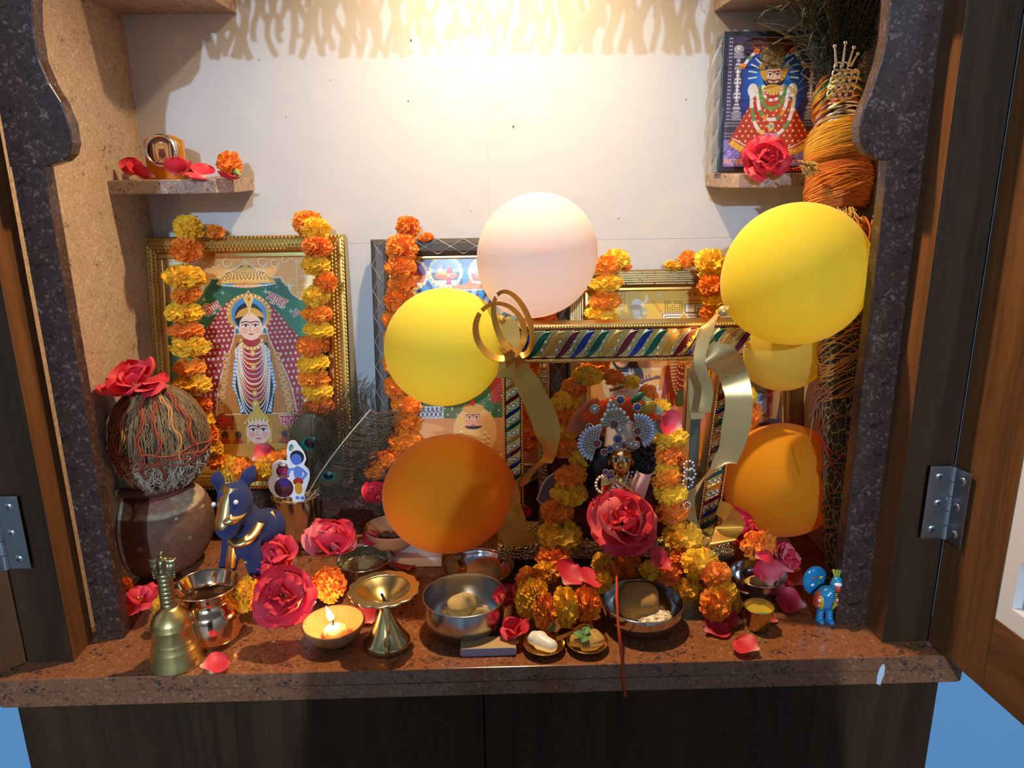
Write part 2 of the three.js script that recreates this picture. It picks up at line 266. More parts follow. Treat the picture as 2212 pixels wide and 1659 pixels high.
{
  const A = [0.5963, -0.03], B = [.6162,.002,.1309], turn = -Math.atan2(B[2] - A[1], B[0] - A[0]);
  const d = structure('door_2', [A[0] - 0.0045, 0, A[1] + 0.0035]); d.rotation.y = turn;   // local x runs along the leaf, +z is the side seen
  const W = 0.46, H = 1.2, sw = 0.098, rw = 0.1, th = 0.02;
  part('stile', span(0.0, sw, 0.003, H, -th, -0.001, 0.0015), M.teak, d);
  part('stile', span(W - sw, W, 0.003, H, -th, -0.001, 0.0015), M.teak, d);
  part('rail', span(sw, W - sw, 0.003, rw, -th, -0.001, 0.001), M.teakFlat, d);
  part('rail', span(sw, W - sw, H - rw, H, -th, -0.001, 0.001), M.teakFlat, d);
  const s = flat([[sw, rw], [W - sw, rw], [W - sw, H - rw], [sw, H - rw]]);
  const hole = (x, y, w, h) => { const p = new THREE.Path(), r = Math.min(w, h) * 0.45; p.moveTo(x - w / 2, y - h / 2); p.lineTo(x + w / 2, y - h / 2); p.lineTo(x + w / 2, y + h / 2 - r); p.quadraticCurveTo(x + w / 2, y + h / 2, x, y + h / 2 + r * 0.3); p.quadraticCurveTo(x - w / 2, y + h / 2, x - w / 2, y + h / 2 - r); p.closePath(); s.holes.push(p); };
  for (let r = 0; r < 7; r++) for (let c = 0; c < 4; c++) { const y = 0.157 + r * 0.135 + (c % 2) * 0.066, x = sw + 0.042 + c * 0.06; if (y < H - rw - 0.06) hole(x, y, 0.044, 0.066); if (c % 2 && r === 0) hole(x, 0.118, 0.044, 0.024); }
  part('jali_panel', boxUV(put(extrude(s, 0.014, 0.001), 0, 0, -0.0175)), M.white, d, [0, 0, 0], 'white panel with cut-out openings');
  hinge(d, [0.0055, .2064, 0.0035], Math.PI - turn, 0);
}
{
  const A = [-0.5947, -0.035], d = structure('door_1', [A[0] + 0.004, 0, A[1] + 0.004]); d.rotation.y = Math.PI + 0.72;
  const W = 0.46, H = 1.2, sw = 0.098, rw = 0.1;
  part('stile', span(0, sw, 0.003, H, 0.001, 0.02, 0.0015), M.teak, d);
  part('stile', span(W - sw, W, 0.003, H, 0.001, 0.02, 0.0015), M.teak, d);
  part('rail', span(sw, W - sw, 0.003, rw, 0.001, 0.02, 0.001), M.teakFlat, d);
  part('rail', span(sw, W - sw, H - rw, H, 0.001, 0.02, 0.001), M.teakFlat, d);
  part('panel', span(sw, W - sw, rw, H - rw, 0.006, 0.014, 0), M.white, d);
  hinge(d, [0.0005, .1902, -0.0035], -(Math.PI + 0.72), 0);
}
// ---------- the cupboard under the ledge ----------
{
  const t = thing('base_cupboard', 'dark walnut cupboard with two doors under the granite ledge', 'cupboard', [0, FLOOR, 0]), h = -0.0418 - FLOOR, mid = .0018;
  part('carcass', span(-0.6, 0.605, 0.001, h, -0.53, -0.04, 0.001), M.walnut, t);
  part('cupboard_door', span(-0.608, mid - 0.001, 0.08, h - 0.002, -0.0395, -0.02, 0.001), M.walnut, t);
  part('cupboard_door', span(mid + 0.001, 0.612, 0.08, h - 0.002, -0.0395, -0.02, 0.001), M.walnut, t);
}
// ---------- the four corner shelves ----------
function shelf(label, side, y, depth, len, th = 0.021) {
  const x0 = side < 0 ? XL + 0.0005 : XR - 0.0005, s = side < 0 ? 1 : -1, c = 0.03;
  const g = extrude(flat([[x0, ZB + 0.0006], [x0 + s * len, ZB + 0.0006], [x0 + s * len, ZB + depth - c], [x0 + s * (len - c * 0.55), ZB + depth], [x0, ZB + depth]]), th - 0.003, 0.0015);
  return single('corner_shelf', label, 'shelf', boxUV(put(g, 0, 0, 0, Math.PI / 2, 0, 0)), M.shelf, [0, y - 0.0015, 0]);
}
const SHELF_L = .6053, SHELF_R = .602;
shelf('small granite corner shelf at left holding a clock and petals', -1, SHELF_L, 0.13, -.3726 + 0.547);
shelf('small granite corner shelf at right holding a framed print and a rose', 1, SHELF_R, 0.125, 0.557 - .3876);
shelf('empty granite shelf at the top left corner', -1, .854 + 0.021, 0.13, -.3716 + 0.547);
shelf('empty granite shelf at the top right corner above the framed print', 1, .8502 + 0.021, 0.125, 0.557 - .3862);


// ---------- flowers ----------
const PETAL = {
  Y: [0, 1, 2].map((k) => soft([[0.92, 0.52, 0.008], [0.86, 0.46, 0.006], [0.95, 0.58, 0.02]][k], 0.22, 0.75)),
  O: [0, 1, 2].map((k) => soft([[0.88, 0.235, 0.003], [0.82, 0.2, 0.003], [0.9, 0.28, 0.005]][k], 0.22, 0.75)),
  rose: [0, 1, 2, 3].map((k) => soft([[0.68, 0.016, 0.045], [0.74, 0.026, 0.06], [0.6, 0.01, 0.03], [0.84, 0.17, 0.2]][k], 0.25, 0.62)),
};
const GREEN = std({ color: [0.16, 0.32, 0.07], roughness: 0.6 }), LEAF = soft([0.1, 0.26, 0.06], 0.2, 0.5);
// one marigold of radius 1: frilled petals all over a ball; a few different flowers are shared by all
function marigoldShape(seed, n = 92) {
  const r = rng(seed), gs = [new THREE.IcosahedronGeometry(0.62, 1)], d = V(), up = V(), side = V(), q = V();
  for (let i = 0; i < n; i++) {
    const y = 1 - (2 * (i + 0.5)) / n, a = i * 2.39996 + r() * 0.5, w = Math.sqrt(1 - y * y);
    d.set(Math.cos(a) * w, y, Math.sin(a) * w).normalize(); up.set(r() - 0.5, r() - 0.5, r() - 0.5).cross(d).normalize(); side.crossVectors(d, up);
    const L = 0.8 + 0.22 * r(), wide = 0.2 + 0.1 * r(), curl = 0.12 + 0.2 * r(), f1 = 7 + 4 * r(), ph = r() * 6, lean = (r() - 0.5) * 0.3;
    gs.push(sheet(6, 3, (u, v) => {
      const s = u * 2 - 1, out = 0.42 + (L - 0.42) * v + 0.03 * Math.sin(f1 * u + ph) * v, fan = wide * (0.3 + 0.9 * v), ruff = 0.085 * Math.sin(f1 * 1.25 * u + ph * 2) * v;
      q.copy(d).multiplyScalar(out * (1 - 0.1 * s * s * v)).addScaledVector(side, s * fan).addScaledVector(up, ruff + curl * v * v * (1 - s * s * 0.7) + lean * v * 0.4);
      return [q.x, q.y, q.z];
    }));
  }
  return merge(gs);
}
const MARIGOLD = [1, 2, 3, 4, 5].map((k) => marigoldShape(k * 17));
const CALYX = merge([put(lathe([[0.05, -0.5], [0.09, -0.45], [0.26, 0], [0.3, 0.28], [0.2, 0.3], [0, 0.3]], 12), 0, 0, 0), put(cyl(0.05, 0.05, 0.2, 0, -0.55, 0, 8))]);
const fr = rng(99);
function flower(parent, kind, x, y, z, rx, ry, tilt, stem) {
  const m = part('marigold', MARIGOLD[Math.floor(fr() * 5)], PETAL[kind][Math.floor(fr() * 3)], parent, [x, y, z]);
  m.rotation.set((tilt ? tilt[0] : 0) + (fr() - 0.5) * 0.3, fr() * 0, (tilt ? tilt[1] : 0) + (fr() - 0.5) * 0.3); m.scale.set(rx * 1.02, ry * 1.08, (rx + ry) * 0.46);
  return m;
}
// flowers strung on a cord: rows are [kind, x, y, z, half width, half height]
function garland(label, rows, group) {
  rows = rows.map(([k, x, y, z, rx, ry]) => [k, x, Math.max(y, ry * 0.86), z, rx, ry]);   // none sinks into the ledge
  const t = thing('marigold_garland', label, 'garland', [0, 0, 0], group), pts = rows.map((r) => V(r[1], r[2], r[3]));
  for (const r of rows) flower(t, r[0], r[1], r[2], r[3], r[4], r[5]);
  for (let i = 0; i + 1 < rows.length; i++) if (pts[i].distanceTo(pts[i + 1]) < 0.09) {
    if (fr() < 0.5) { const c = part('calyx', CALYX, GREEN, t, pts[i].clone().lerp(pts[i + 1], 0.5).toArray()); c.scale.setScalar(0.014); c.quaternion.setFromUnitVectors(V(0, 1, 0), pts[i + 1].clone().sub(pts[i]).normalize()); }
  }
  part('cord', tube(pts, 0.0008, rows.length * 5, 5), std({ color: [0.75, 0.7, 0.6] }), t);
  return t;
}
// rose petals: cupped sheets with a curled lip, in a few shapes, of unit length
function petalShape(seed, cup, curl, wide) {
  const r = rng(seed), a = r() * 6, b = r() * 6;
  return sheet(10, 12, (u, q) => {   // a round blade on a narrow foot, cupped, with a rolled and wavy lip
    const s = u * 2 - 1, v = Math.sin((q * Math.PI) / 2), e = (v - 0.56) / 0.442, round = Math.sqrt(Math.max(0, 1 - e * e)), w = wide * 0.58 * (v < 0.56 ? lerp(0.14 + 0.5 * v, 1, smooth(v, 0.05, 0.5)) * lerp(1, round, smooth(v, 0.3, 0.56)) : round);
    const lip = Math.pow(Math.max(0, Math.hypot(s * w / (0.58 * wide), Math.max(0, e)) - 0.45), 2), lift = cup * s * s * 0.42 * w + curl * lip * 0.9;
    return [s * w + 0.012 * Math.sin(7 * v + a), v * (1 + 0.03 * Math.sin(9 * u + a) * v) - 0.08 * Math.max(0, -curl) * lip, -0.25 * cup * Math.sin(v * 2.4) + lift + 0.05 * Math.sin(6.5 * u + b) * v * v + 0.02 * Math.sin(11 * u + a) * v ** 3];
  });
}
const PETALS = [petalShape(1, 0.9, -0.5, 1), petalShape(2, 0.7, -0.9, 1.1), petalShape(3, 1.2, 0.1, 0.95), petalShape(4, 0.8, -0.2, 1.05), petalShape(5, 1, -1.3, 1.1)];
// a rose facing along its own +y: rings of petals round a middle; open ones show stamens
function rose(label, at, R, rot, o = {}) {
  const t = thing(o.name || 'rose', label, o.category || 'flower', at, o.group), r = rng(o.seed || 1); t.rotation.set(...rot);
  const rings = o.rings || [[6, 1.25, 1], [6, 0.98, 0.92], [5, 0.7, 0.8], [4, 0.42, 0.66], [3, 0.2, 0.55]], mats = PETAL.rose;
  rings.forEach(([n, open, len], k) => {
    for (let i = 0; i < n; i++) {
      const p = part('petal', PETALS[Math.floor(r() * 5)], mats[o.pale && r() < 0.25 ? 3 : Math.floor(r() * 3)], t), az = (i + r() * 0.4) / n * TAU + k * 0.7, s = R * len * (0.9 + 0.25 * r());
      p.scale.set(s, s, s); p.rotation.order = 'YXZ'; p.rotation.set(open + (r() - 0.5) * 0.35, az, (r() - 0.5) * 0.35); p.position.set(Math.sin(az) * R * 0.06, -R * 0.15 + k * R * 0.06, Math.cos(az) * R * 0.06);
    }
  });
  if (o.stamens !== false) {
    const gs = []; for (let i = 0; i < 26; i++) { const a = r() * TAU, w = R * 0.22 * Math.sqrt(r()), h = R * (0.16 + 0.12 * r()); gs.push(bar([w * 0.4 * Math.cos(a), -R * 0.1, w * 0.4 * Math.sin(a)], [w * Math.cos(a), h, w * Math.sin(a)], R * 0.012, R * 0.01, 4), ball(R * 0.035, w * Math.cos(a), h, w * Math.sin(a), 1, 6, 4)); }
    part('stamens', gs, std({ color: [0.72, 0.36, 0.05], roughness: 0.8 }), t);
  }
  if (o.calyx) { part('calyx', lathe([[0, -R * 0.5], [R * 0.12, -R * 0.42], [R * 0.2, -R * 0.2], [R * 0.1, -R * 0.08], [0, -R * 0.08]].map(([a, b]) => [a, b]), 12), GREEN, t); }
  return t;
}
const petalMats = [0, 1, 2].map((k) => soft([[1, 1, 1], [0.9, 0.8, 0.85], [1, 1.0, 1]][k], 0.2, 0.55, { vertexColors: true }));
function loosePetalShape(seed, curl) {
  const g = petalShape(seed, 0.8, curl, 1.0); const uv = g.attributes.uv;
  return tint(g, (v, i) => { const k = smooth(uv.getY(i), 0.0, 0.2); return [lerp(0.8, 0.62, k), lerp(0.4, 0.014, k), lerp(0.38, 0.038, k)]; });   // petals are white at the foot, as printed by nature
}
const LOOSE = [loosePetalShape(8, -0.1), loosePetalShape(9, 0.12), loosePetalShape(10, -0.22)];
function petal(label, at, L, rot, k = 0, group) {
  const m = single('rose_petal', label, 'petal', LOOSE[k], petalMats[k % 3], at, group); m.scale.set(L, L, L); m.rotation.order = 'YXZ'; m.rotation.set(...rot); return m;
}


// ---------- prints ----------
// Devanagari letters as strokes on a 10 x 10 grid, hung from a head line at y = 0
const GLYPH = {
  ja: [[2, 0, 2, 4, 5, 4.6, 5, 7, 2.5, 8.4, 0, 7], [5, 4, 7, 3.4, 8, 4], [8, 0, 8, 10]], ii: [[1.5, 0, 1.5, 10], [1.5, 0, 0.5, -2.6, -2, -3.8, -4.5, -2.4, -5, 0]], nna: [[1, 0, 1, 5, 2.6, 6.4, 4.2, 5, 4.2, 0], [7, 0, 7, 10]],
  ma: [[2, 0, 2, 6, 0.4, 7.4], [2, 6, 6.5, 6], [6.5, 0, 6.5, 10]], aa: [[1.5, 0, 1.5, 10]], ta: [[6.5, 0, 6.5, 10], [6.5, 3.4, 3, 3.4, 1.4, 5.6, 3, 8.4]],
  sha: [[2, 0, 3.6, 2, 2.4, 4, 0.8, 3.2], [2.6, 4, 5, 8.6], [6.8, 0, 6.8, 10], [6, 7, 3.4, 9.6]], ya: [[1, 0, 2.6, 2, 1.2, 4.6, 3, 6.6, 6.4, 5.6], [6.4, 0, 6.4, 10]], na: [[6, 0, 6, 10], [6, 4.6, 2.4, 4.6, 1.2, 6]], tra: [[6.4, 0, 6.4, 10], [6.4, 3.6, 3, 4.4], [6.4, 5, 2, 8.4]],
  kha: [[0.6, 0, 2, 2.4, 0.6, 5, 2.6, 8.4, 4.6, 6.4], [3.6, 3, 5.4, 4.4, 3.8, 5.4], [7.4, 0, 7.4, 10]], tta: [[3.4, 0, 3.4, 2, 1, 4.4, 2, 8, 5.4, 7.6]], uu: [[-4, 9, -1, 10, 1, 13]], va: [[6, 0, 6, 10], [6, 3, 2.6, 3, 1.6, 5, 3.4, 6.8, 6, 5.6]], halant: [[-1, 10.4, 1.4, 12.6]],
};
const WIDE = { ja: 9.4, ii: 3, nna: 8.4, ma: 8, aa: 3, ta: 8, sha: 8.2, ya: 7.8, na: 7.4, tra: 7.8, kha: 8.8, tta: 7, uu: 0, va: 7.4, halant: 0 };
function devanagari(c, word, x, y, size, turn, fill, edge, weight = 1.5) {
  c.save(); c.translate(x, y); c.rotate(turn); const k = size / 10; c.scale(k, k); c.lineCap = 'square'; c.lineJoin = 'round';
  for (const [style, w] of edge ? [[edge, weight + 1.6], [fill, weight]] : [[fill, weight]]) {
    c.strokeStyle = style; c.lineWidth = w; let at = 0; c.beginPath();
    for (const g of word) { for (const s of GLYPH[g]) { c.moveTo(at + s[0], s[1]); for (let i = 2; i < s.length; i += 2) c.lineTo(at + s[i], s[i + 1]); } at += WIDE[g]; }
    c.moveTo(-0.6, 0); c.lineTo(at - 0.3, 0); c.stroke();
  }
  c.restore();
}
const disc = (c, x, y, rx, ry, fill, turn = 0) => { c.fillStyle = fill; c.beginPath(); c.ellipse(x, y, rx, ry, turn, 0, TAU); c.fill(); };
const poly = (c, pts, fill, line, w = 2) => { c.beginPath(); pts.forEach(([x, y], i) => (i ? c.lineTo(x, y) : c.moveTo(x, y))); c.closePath(); if (fill) { c.fillStyle = fill; c.fill(); } if (line) { c.strokeStyle = line; c.lineWidth = w; c.stroke(); } };
const arcLine = (c, x, y, rx, ry, a, b, line, w) => { c.strokeStyle = line; c.lineWidth = w; c.beginPath(); c.ellipse(x, y, rx, ry, 0, a, b); c.stroke(); };
function curve(c, pts, line, w, fill) { c.beginPath(); c.moveTo(...pts[0]); for (let i = 1; i + 2 < pts.length + 0; i += 3) c.bezierCurveTo(...pts[i], ...pts[i + 1], ...pts[i + 2]); if (fill) { c.fillStyle = fill; c.fill(); } if (line) { c.strokeStyle = line; c.lineWidth = w; c.stroke(); } }
function beads(c, pts, r, colors, gap) { // dots along a polyline
  let left = 0, n = 0; for (let i = 0; i + 1 < pts.length; i++) { const [x0, y0] = pts[i], [x1, y1] = pts[i + 1], l = Math.hypot(x1 - x0, y1 - y0); let s = left; for (; s < l; s += gap) disc(c, lerp(x0, x1, s / l), lerp(y0, y1, s / l), r, r, colors[n++ % colors.length]); left = s - l; }
}
const swag = (x0, x1, y, drop, n = 40, p = 2.4) => Array.from({ length: n + 1 }, (_, i) => { const t = (i / n) * 2 - 1; return [lerp(x0, x1, (Math.sin(t * Math.PI / 2) + 1) / 2), y + drop * (1 - Math.pow(Math.abs(t), p))]; });
function face(c, x, y, s, o = {}) {   // s: half the width of the face
  disc(c, x, y, s, s * 1.28, o.skin || '#f0cdb4'); disc(c, x - s * 0.55, y + s * 0.35, s * 0.28, s * 0.3, 'rgba(222,120,90,.35)'); disc(c, x + s * 0.55, y + s * 0.35, s * 0.28, s * 0.3, 'rgba(222,120,90,.35)');
  for (const k of [-1, 1]) {
    disc(c, x + k * s * 0.43, y - s * 0.14, s * 0.27, s * 0.13, '#fdfaf5'); disc(c, x + k * s * 0.42, y - s * 0.14, s * 0.12, s * 0.13, '#2a2030');
    arcLine(c, x + k * s * 0.43, y - s * 0.08, s * 0.31, s * 0.2, Math.PI * 1.08, Math.PI * 1.92, '#201318', s * 0.07); arcLine(c, x + k * s * 0.45, y - s * 0.3, s * 0.38, s * 0.24, Math.PI * 1.1, Math.PI * 1.85, '#1a0f10', s * 0.09);
  }
  c.strokeStyle = '#b5745a'; c.lineWidth = s * 0.05; c.beginPath(); c.moveTo(x - s * 0.06, y - s * 0.05); c.quadraticCurveTo(x - s * 0.14, y + s * 0.3, x - s * 0.1, y + s * 0.42); c.quadraticCurveTo(x, y + s * 0.5, x + s * 0.14, y + s * 0.4); c.stroke();
  c.fillStyle = o.lip || '#c8403c'; c.beginPath(); c.moveTo(x - s * 0.3, y + s * 0.68); c.quadraticCurveTo(x - s * 0.1, y + s * 0.6, x, y + s * 0.65); c.quadraticCurveTo(x + s * 0.1, y + s * 0.6, x + s * 0.3, y + s * 0.68); c.quadraticCurveTo(x, y + s * 0.9, x - s * 0.3, y + s * 0.68); c.fill();
  if (o.mark !== false) disc(c, x, y - s * 0.45, s * 0.08, s * (o.tall ? 0.22 : 0.08), '#b01a20');
}
function glitter(c, w, h, n, seed, inside, colors = ['#ffffff', '#d8ecf4', '#b8d4e4', '#fff2c8']) { const r = rng(seed); for (let i = 0; i < n; i++) { const x = r() * w, y = r() * h; if (inside(x, y)) { c.fillStyle = colors[Math.floor(r() * colors.length)]; c.fillRect(x, y, 1.5 + r() * 2, 1.5 + r() * 2); } } }
function star(c, x, y, r) { c.strokeStyle = '#dff0ea'; c.lineWidth = r * 0.09; for (let i = 0; i < 4; i++) { const a = (i * Math.PI) / 4, l = i % 2 ? r * 0.6 : r; c.beginPath(); c.moveTo(x - l * Math.cos(a), y - l * Math.sin(a)); c.lineTo(x + l * Math.cos(a), y + l * Math.sin(a)); c.stroke(); } disc(c, x, y, r * 0.12, r * 0.12, '#fff'); }

// print 1: a goddess under a parasol, drawn on 700 x 960
const goddessPrint = canvasTexture(700, 960, (c, w, h) => {
  c.fillStyle = '#0d4a3e'; c.fillRect(0, 0, w, h);
  const g = c.createLinearGradient(0, 0, 0, 620); g.addColorStop(0, '#0a3a44'); g.addColorStop(0.55, '#1e6b48'); g.addColorStop(1, '#2c8058'); c.fillStyle = g; c.fillRect(0, 0, w, 620);
  // scalloped arch at the top
  c.fillStyle = '#e3a24c'; c.beginPath(); c.moveTo(0, 0); c.lineTo(w, 0); c.lineTo(w, 330); c.quadraticCurveTo(640, 300, 636, 236); c.quadraticCurveTo(600, 225, 585, 170); c.quadraticCurveTo(520, 190, 480, 128); c.quadraticCurveTo(400, 110, 350, 40); c.quadraticCurveTo(300, 110, 220, 128); c.quadraticCurveTo(180, 190, 115, 170); c.quadraticCurveTo(100, 225, 64, 236); c.quadraticCurveTo(60, 300, 0, 330); c.closePath(); c.fill(); c.strokeStyle = '#e8dca8'; c.lineWidth = 12; c.stroke(); c.strokeStyle = '#b88a3a'; c.lineWidth = 3; c.stroke();
  for (const s of [-1, 1]) for (const [x, y, r] of [[120, 56, 30], [200, 66, 26], [270, 40, 20], [310, 20, 14]]) { arcLine(c, 350 + s * x, y, r, r, 0, 5, '#f6e3a0', 6); arcLine(c, 350 + s * x, y, r * 0.5, r * 0.5, 1, 6, '#c9762a', 4); }
  glitter(c, w, 330, 2600, 4, (x, y) => y < 40 + Math.abs(x - 350) * 0.75);
  // red shawl with a net of silver sprigs
  c.fillStyle = '#a32520'; c.beginPath(); c.moveTo(350, 300); c.bezierCurveTo(520, 310, 560, 480, 690, 620); c.lineTo(700, 960); c.lineTo(0, 960); c.lineTo(10, 620); c.bezierCurveTo(140, 480, 180, 310, 350, 300); c.fill();
  c.save(); c.clip(); c.strokeStyle = '#7a1a1c'; c.lineWidth = 2; for (let i = -20; i < 40; i++) { c.beginPath(); c.moveTo(i * 34, 300); c.lineTo(i * 34 + 260, 960); c.stroke(); c.beginPath(); c.moveTo(0, 300 + i * 34); c.lineTo(700, 230 + i * 34); c.stroke(); }
  for (let y = 310; y < 960; y += 34) for (let x = 0; x < 700; x += 33) { const X = x + ((y / 34) % 2) * 13, Y = y - x * 0.05; for (const [a, b] of [[-4, -4], [4, -4], [-4, 4], [4, 4]]) disc(c, X + a, Y + b, 4, 4, '#d7d9d8'); disc(c, X, Y, 2.4, 2.4, '#f4c95a'); } c.restore();
  // parasol
  c.fillStyle = '#c9922e'; c.beginPath(); c.moveTo(160, 205); c.bezierCurveTo(170, 150, 270, 130, 320, 90); c.lineTo(380, 90); c.bezierCurveTo(430, 130, 540, 150, 550, 205); c.closePath(); c.fill();
  for (let k = 0; k < 5; k++) for (let i = 0; i < 26; i++) { const t = (i + 0.5) / 26, x = lerp(180 + k * 26, 530 - k * 26, t), y = 196 - k * 20 - 14 * Math.sin(Math.PI * t); disc(c, x, y, 6, 6, (i + k) % 2 ? '#f2e0a4' : '#8d6a1c'); }
  c.fillStyle = '#e9b54a'; c.beginPath(); c.ellipse(355, 206, 198, 20, 0, 0, TAU); c.fill(); c.fillStyle = '#3f7fb0'; c.beginPath(); c.ellipse(355, 224, 186, 15, 0, 0, TAU); c.fill(); c.fillStyle = '#d98c34'; c.beginPath(); c.ellipse(355, 228, 100, 22, 0, 0, TAU); c.fill();
  beads(c, Array.from({ length: 40 }, (_, i) => [355 + 198 * Math.cos(Math.PI - (i / 39) * Math.PI), 212 + 24 * Math.sin((i / 39) * Math.PI)]), 6, ['#f3f0e2', '#cfe1e2'], 14); disc(c, 350, 78, 22, 16, '#dfae4c'); disc(c, 350, 62, 10, 12, '#e8cf8c'); glitter(c, 560, 250, 700, 9, (x, y) => x > 160 && y > 90);
  for (const [x, y, r] of [[62, 238, 34], [640, 238, 34], [60, 330, 22], [88, 452, 22], [600, 400, 20], [645, 430, 24], [480, 280, 26], [190, 282, 22], [555, 248, 12]]) star(c, x, y, r);
  devanagari(c, ['ja', 'ii', 'nna'], 40, 412, 60, -0.52, '#c22b26', '#f0e4cf', 1.3); devanagari(c, ['ma', 'aa', 'ta', 'aa'], 508, 288, 60, 0.52, '#c22b26', '#f0e4cf', 1.3); devanagari(c, ['sha'], -6, 470, 40, -0.9, '#c22b26'); devanagari(c, ['ya'], 680, 420, 44, 0.9, '#a02a50', '#f0e4cf');
  // crown, hair, face
  disc(c, 218 + 140, 440, 152, 150, '#d2a040'); disc(c, 358, 450, 118, 130, '#3f8cc8'); disc(c, 358, 470, 96, 110, '#16131c');
  beads(c, Array.from({ length: 60 }, (_, i) => [358 - 140 * Math.cos((i / 59) * Math.PI), 440 - 138 * Math.sin((i / 59) * Math.PI)]), 7, ['#f6e7b0', '#b07a22'], 15);
  c.fillStyle = '#dba03a'; c.beginPath(); c.moveTo(262, 480); c.quadraticCurveTo(285, 400, 362, 396); c.quadraticCurveTo(440, 400, 466, 480); c.quadraticCurveTo(362, 440, 262, 480); c.fill(); poly(c, [[362, 270], [392, 330], [362, 420], [332, 330]], '#e7b548', '#f7ecc0', 5); poly(c, [[364, 424], [392, 460], [364, 500], [336, 460]], '#e7b548', '#f7ecc0', 5); for (const y of [335, 462, 292]) disc(c, 363, y, 7, 11, '#b8301c');
  glitter(c, 520, 520, 900, 12, (x, y) => x > 210 && y > 290 && Math.abs(Math.hypot(x - 358, y - 440) - 140) < 14, ['#fff', '#cfe6f2']);
  face(c, 366, 546, 78); disc(c, 415, 596, 16, 16, 'rgba(0,0,0,0)'); arcLine(c, 406, 590, 15, 17, 0, TAU, '#f2e2b0', 2.5);
  for (const k of [-1, 1]) { disc(c, 366 + k * 94, 580, 20, 44, '#cfd6d4'); disc(c, 366 + k * 94, 585, 12, 30, '#3b7a7e'); disc(c, 366 + k * 92, 650, 20, 20, '#d9a83c'); }
  arcLine(c, 366, 630, 74, 62, 0.1, Math.PI - 0.1, '#d9c06a', 18); beads(c, swag(296, 436, 640, 52), 5, ['#fff2c0', '#a8842c'], 12);
}, true);
